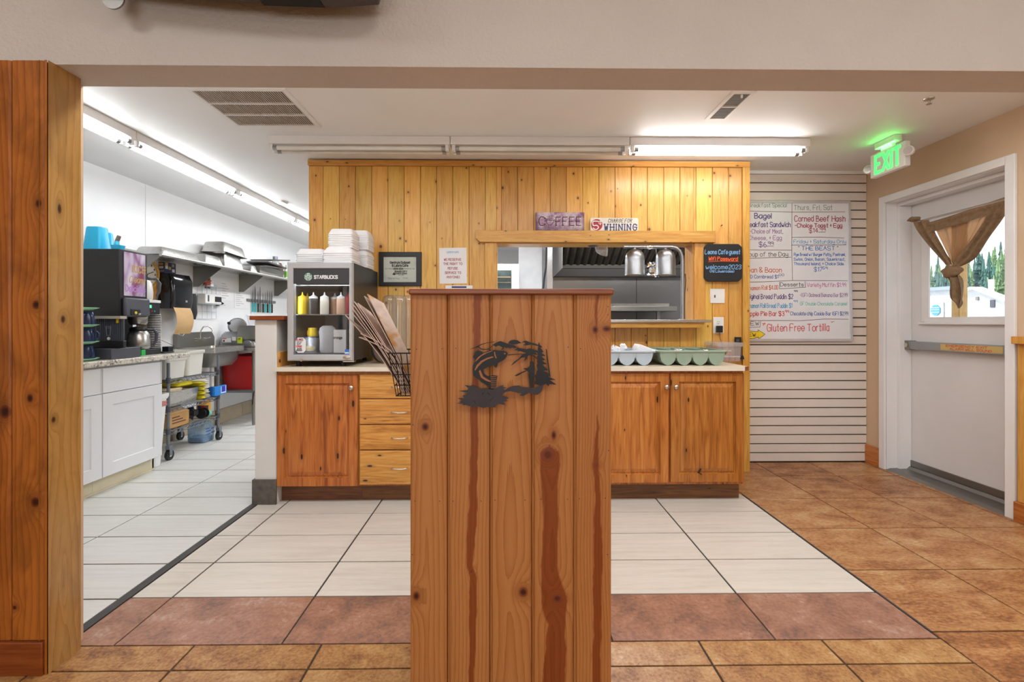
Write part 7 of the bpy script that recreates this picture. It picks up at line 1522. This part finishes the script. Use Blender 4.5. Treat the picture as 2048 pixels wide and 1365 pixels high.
# ================================================================== COOK LINE SEEN THROUGH THE HATCH
ov = thing('convection_oven', 'white double-stack oven with dark glass window seen through the hatch', 'oven', (-.35, 6.2, 0))
oy = 5.75
ox1 = PY(1038, 560, oy).x; ox0 = ox1-.98; oz = PY(1020, 527.5, oy).z
build('body', MB().box(ox0, ox1, oy+.03, oy+.75, .12, oz), M['offwhite'], ov, bevel=.006); build('door', MB().box(ox0+.02, ox1-.004, oy, oy+.03, 1.02, oz-.01), M['offwhite'], ov, bevel=.008)
wx1 = PY(1023, 560, oy).x; wz1 = PY(1000, 541, oy).z
build('window_glass', MB().box(ox0+.14, wx1, oy-.004, oy, 1.20, wz1), plain('oven_glass', C(66, 82, 84), .08, var=.3, scale=6), ov); build('rack_bars', MB().box(ox0+.15, wx1-.01, oy-.007, oy-.004, PY(1000, 556, oy).z, PY(1000, 553.5, oy).z).box(ox0+.15, wx1-.01, oy-.007, oy-.004, PY(1000, 566, oy).z, PY(1000, 565, oy).z), M['steel'], ov); build('lower_door', MB().box(ox0+.02, ox1-.004, oy, oy+.03, .16, .99), M['offwhite'], ov, bevel=.008); build('handle', MB().tube([(ox0+.06, oy-.04, 1.15), (ox1-.1, oy-.04, 1.15)], .012, 8), M['steel'], ov, smooth=50)
for x in (ox0+.06, ox1-.06):
    for y in (oy+.1, oy+.68): build('leg', MB().cyl((x, y, .002), (x, y, .12), .022), M['steel_d'], ov)
ra = build('vent_latch', MB().box(ox1-.07, ox1-.01, oy+.2, oy+.24, oz, oz+.02), M['charcoal'], ov)
pn = tag(build('wall_panel', MB().box(ox1+.02, PY(1084, 560, 6.6).x, 6.6, 6.66, .002, 2.3), plain('cool_white_panel', C(206, 210, 216), .4)), 'tall pale refrigerator side panel between the oven and the hood post', 'panel')
hy = 6.3
px0, px1 = PY(1094, 560, hy).x, PY(1105, 560, hy).x
post = thing('hood_post', 'galvanised corner post at the near end of the exhaust hood', 'post', ((px0+px1)/2, hy, 0)); build('angle_strip', MB().box(px0, px1, hy-.004, hy, .002, 2.42).box(px0, px0+.004, hy, hy+.05, .002, 2.42), M['alu'], post, bevel=.002)
m = MB()
for k in range(18): m.lathe((px1-.02, hy-.004, 1.25+.06*k), [(.004, 0), (.003, -.003)], 8, 'Y')
build('rivets', m, M['nickel'], post, kind='stuff')
tag(build('hanging_cable', MB().tube([PY(1093.5, 480, hy-.06), PY(1092.5, 520, hy-.06), PY(1092, 535, hy-.06), PY(1088.5, 558, hy-.06), PY(1086.5, 580, hy-.06), PY(1084, 640, hy-.06)], .012, 8), M['matblack'], smooth=60), 'black cable hanging beside the galvanised hood post', 'cable')
# hood with filters
HB = 6.95
hx0_, hx1_ = PY(1105.5, 560, HB).x, 3.2
hd = thing('exhaust_hood', 'stainless exhaust hood with a row of dark baffle filters', 'exhaust hood', (1.9, 6.4, 1.8))
zsp = PY(1200, 555.5, HB-.02).z; zch = PY(1200, 531, HB-.06).z
build('canopy', MB().box(hx0_, hx1_, 5.75, 5.77, 2.14, ZC-.005).box(hx0_, hx1_, 5.77, HB, 2.44, 2.46).box(hx0_-.004, hx0_, 5.75, HB, zsp, ZC-.005), M['steel_d'], hd)
build('grease_trough', MB().box(hx0_, hx1_, HB-.10, HB-.01, zsp+.005, zch), plain('trough_dark', C(24, 24, 26), .5), hd, bevel=.003); build('trough_lip', MB().box(hx0_, hx1_, HB-.112, HB-.10, zch-.05, zch+.008), plain('trough_lip', C(52, 50, 48), .45, .4), hd)
bf = plain('baffle_dark', C(92, 85, 78), .38, .5, var=.15)
fb0, ft1 = Vector((0, HB-.06, zch)), Vector((0, 6.15, 2.43))
nf = 5; wf = (hx1_-hx0_)/nf
for i in range(nf):
    x0 = hx0_+wf*i+.006; x1 = x0+wf-.012
    m = MB(); nb = 5
    for k in range(nb):
        xx = x0+(x1-x0)*(k+.5)/nb; r = (x1-x0)/nb*.34
        L = []
        for p in (fb0, ft1):
            L.append([(xx+r*math.cos(t), p.y-.012*math.sin(t)-.02, p.z-.02*math.sin(t)) for t in [math.pi*j/6 for j in range(7)]]+[(xx-r, p.y+.02, p.z), (xx+r, p.y+.02, p.z)])
        m.loft(L)
    fpart = build('baffle_filter', m, bf, hd, smooth=50)
    build('filter_frame', MB().loft([[(x0-.006, fb0.y, fb0.z), (x1+.006, fb0.y, fb0.z), (x1+.006, fb0.y+.02, fb0.z+.02), (x0-.006, fb0.y+.02, fb0.z+.02)], [(x0-.006, ft1.y, ft1.z), (x1+.006, ft1.y, ft1.z), (x1+.006, ft1.y+.02, ft1.z+.02), (x0-.006, ft1.y+.02, ft1.z+.02)]]), plain('frame_dark', C(40, 36, 34), .5, .3), fpart)
spl = struct('trim_2', (1.9, HB, 0))
xs_ = PY(1272.5, 560, HB).x
splm = brushed('splash_steel', C(124, 124, 125), .35)
build('splash_sheet', MB().box(hx0_, xs_-.003, HB-.012, HB, .9, zsp+.02), splm, spl); build('splash_sheet', MB().box(xs_+.003, hx1_, HB-.012, HB, .9, zsp+.02), splm, spl); build('seam', MB().box(xs_-.004, xs_+.004, HB-.016, HB-.01, .9, zsp), plain('seam_dark', C(54, 54, 54), .5, .5), spl)
gs = thing('grill_shelf', 'stainless shelf with dark edge over the cook line', 'shelf', (1.7, 6.7, 1.35))
sy = 6.55; za_, zb2_ = PY(1300, 622.5, sy).z, PY(1300, 613, sy).z
sxe_ = PY(1354, 615, sy).x
build('shelf_box', MB().box(.75, sxe_, sy, HB-.02, za_, zb2_), M['steel_d'], gs, bevel=.003); build('rear_lip', MB().box(.75, PY(1338, 610, HB-.05).x, HB-.06, HB-.02, zb2_, PY(1300, 607.5, HB-.05).z), M['steel'], gs)
for x in (.85, sxe_-.25): build('leg', MB().box(x, x+.04, sy+.08, sy+.12, .93, za_), M['steel_d'], gs)
rg = thing('cooking_range', 'dark range block under the steel shelf at the cook line', 'range', (1.7, 6.6, 0)); build('body', MB().box(.72, 3.15, 6.15, HB-.02, .06, .92), M['steel_d'], rg, bevel=.004)
build('cooktop', MB().box(.72, 3.15, 6.15, HB-.02, .92, .93), M['matblack'], rg)
for k in range(4): build('knob', MB().lathe((1.0+.5*k, 6.15, .84), [(.02, 0), (.018, -.025)], 12, 'Y'), M['matblack'], rg)
for k in range(4): build('foot', MB().cyl((.8+.76*k, 6.25, .002), (.8+.76*k, 6.25, .06), .02), M['steel_d'], rg)
p = PY(1303, 540, 6.0)
fp = thing('foil_bundle', 'crinkled shiny foil bundle behind the right heat lamp bell', 'foil', (p.x, 6.0, 1.7))
build('foil', MB().blob((p.x+.06, 6.0, p.z+.0), (.11, .09, .085), 9, .32, 22, 16, 3.2), M['chrome'], fp, smooth=20); build('hanger', MB().cyl((p.x+.06, 6.0, p.z+.05), (p.x+.06, 6.0, 2.44), .004), M['steel_d'], fp)
# ================================================================== OUTSIDE
gr = struct('ground_outside'); build('gravel', MB().box(3.36, 90, -40, 90, -.35, -.15), plain('pale_gravel', C(196, 188, 176), .95, var=.1, scale=2), gr)
pr = thing('porch_roof', 'flat white porch roof outside the door window', 'porch', (5.2, 3.3, 2.62))
build('soffit', MB().box(3.35, 6.4, .0, 9.0, 2.75, 2.83), M['offwhite'], pr); build('fascia', MB().box(6.36, 6.42, .0, 9.0, 2.66, 2.9), M['trim_w'], pr)
XPo = 5.6
y0, y1 = PX(1902, 600, XPo).y, PX(1918.5, 600, XPo).y
tag(build('porch_post', MB().box(XPo, XPo+abs(y0-y1), min(y0, y1), max(y0, y1), -.15, 2.75), knotty('post_wood', C(232, 176, 90), C(220, 158, 70), C(196, 132, 52), C(130, 80, 40), kn=.1), bevel=.01), 'square honey-coloured porch post outside the door window', 'post')
XB = 15.0
def bpx(x, y): p = PX(x, y, XB); return (p.y, p.z)
bld = thing('neighbour_building', 'low white gabled building across the yard', 'building', (XB+3, PX(1930, 600, XB).y, -.15))
wallm = plain('white_siding', C(206, 208, 210), .7, var=.03)
gA, gB, gC = bpx(1925, 587), bpx(1952, 577), bpx(2040, 611)
yl_, yr_ = bpx(1925, 600)[0], bpx(2040, 600)[0]
build('gable_wall', MB().prism([(yl_, -.15), (yr_, -.15), (yr_, gC[1]), gB, (yl_, gA[1])], 'YZ', XB, XB+.2), wallm, bld)
lA, lB = bpx(1850, 584), bpx(1925, 579)
build('side_wall', MB().prism([(lA[0]+2, -.15), (yl_, -.15), (yl_, lB[1]), (lA[0]+2, lA[1]+.05)], 'YZ', XB, XB+.2), wallm, bld)
build('roof_edge', MB().prism([(lA[0]+2, lA[1]+.05), (yl_, lB[1]), (yl_, lB[1]+.12), (lA[0]+2, lA[1]+.16)], 'YZ', XB-.15, XB+.1), plain('roof_metal_blue', C(150, 164, 190), .4, .3), bld)
for a, b in (((yl_, gA[1]), gB), (gB, (yr_, gC[1]))): build('rake_board', MB().prism([a, b, (b[0], b[1]+.05), (a[0], a[1]+.05)], 'YZ', XB-.2, XB+.2), M['trim_w'], bld)
w0 = bpx(1986, 607); build('wall_vent', MB().box(XB-.03, XB, w0[0]-.07, w0[0]+.07, w0[1]-.13, w0[1]+.10), M['charcoal'], bld); w1 = bpx(1956, 597.5); build('wall_lamp', MB().box(XB-.05, XB, w1[0]-.04, w1[0]+.04, w1[1]-.06, w1[1]+.06), M['steel_d'], bld)
vs = bpx(1957.5, 577); build('vent_stack', MB().cyl((XB+.4, vs[0], vs[1]-.3), (XB+.4, vs[0], vs[1]+.28), .07), M['trim_w'], bld)
dw0, dw1 = bpx(1864, 606), bpx(1889, 640)
build('notice_frame', MB().box(XB-.06, XB-.01, min(dw0[0], dw1[0]), max(dw0[0], dw1[0]), dw1[1]-.3, dw0[1]), plain('notice_white', C(214, 208, 196), .6), bld)
oc_ = bpx(1875.5, 620.8); r = 10.6*17.5/955
osn = thing('octagon_sign', 'blue-green octagon sign with pale stripes on the white building', 'sign', (XB-.08, oc_[0], oc_[1]-r))
build('plate', MB().prism([(oc_[0]+r*math.cos(math.pi/8+k*math.pi/4), oc_[1]+r*math.sin(math.pi/8+k*math.pi/4)) for k in range(8)], 'YZ', XB-.09, XB-.062), plain('octagon_teal', C(70, 150, 184), .5), osn)
for dz in (-.07, .02, .09): build('stripe', MB().box(XB-.094, XB-.09, oc_[0]-r*.8, oc_[0]+r*.8, oc_[1]+dz-.02, oc_[1]+dz+.012), plain('stripe_grey', C(160, 180, 186), .5), osn)
# hillside with conifers
hill = struct('hill')
HX0 = 42.0
def hz(x, y): return -.2+max(0, (x-HX0))*.18+.8*math.sin(x*.13+y*.09)*min(1, max(0, (x-HX0)/12))
build('slope', MB().grid(lambda u, v: (HX0+70*u, -10+120*v, hz(HX0+70*u, -10+120*v)), 24, 30), plain('hill_ground', C(120, 128, 84), .95, var=.2, scale=.3), hill, smooth=60)
def conifer(seed, mat):
    rnd = random.Random(seed); t = thing('conifer', 'dark green conifer standing on the far hillside', 'tree', (0, 0, 0), 'conifers on the hillside')
    m = MB()
    for k in range(14):
        z0 = .10+.063*k; r0 = .21*(1-.066*k)*rnd.uniform(.8, 1.2); n_ = 15; lo = []; 
        for j in range(n_):
            a = 6.283*j/n_+k; rr = r0*(1.0 if j % 2 else .62)*rnd.uniform(.8, 1.15); lo.append((rr*math.cos(a), rr*math.sin(a), z0-rnd.uniform(0, .05)))
        m.loft([lo, [(.012*math.cos(6.283*j/n_), .012*math.sin(6.283*j/n_), z0+.11) for j in range(n_)]])
    build('foliage', m, mat, t, loc=(0, 0, 0)); build('trunk', MB().cyl((0, 0, -.1), (0, 0, .4), .022, .014, 7), plain('bark', C(84, 66, 52), .9), t, loc=(0, 0, 0))
    return t
cm1 = plain('hazed_needles_blue', C(84, 118, 108), .9, var=.25, scale=4); cm2 = plain('hazed_needles_green', C(124, 150, 104), .9, var=.25, scale=4); cm3 = plain('hazed_needles_pale', C(158, 176, 128), .9, var=.2, scale=4)  # needle colours lightened: distance haze is painted into them
protos = [conifer(1, cm1), conifer(2, cm2), conifer(3, cm3)]
LBL = ['blue-green conifer on the far hillside', 'mid green conifer on the far hillside', 'pale green conifer on the far hillside']
rnd = random.Random(11); used = [0, 0, 0]; cnt = 0
for row in range(9):
    x = HX0+1.5+row*4.2
    for k in range(9):
        px = 1848+20.5*k+rnd.uniform(-4, 4)+(row % 2)*10
        y = PX(px, 600, x).y; s = rnd.uniform(4.6, 7.0); i = rnd.choice([0, 0, 1, 1, 2])
        o = protos[i] if not used[i] else dup(protos[i], (0, 0, 0)); used[i] = 1
        o.location = (x+rnd.uniform(-1.2, 1.2), y, hz(x, y)-.1); o.scale = (s*rnd.uniform(.62, .8), s*rnd.uniform(.62, .8), s); o.rotation_euler = (0, 0, rnd.uniform(0, 6)); o['label'] = LBL[i]; o['group'] = LBL[i].replace('conifer', 'conifers'); cnt += 1
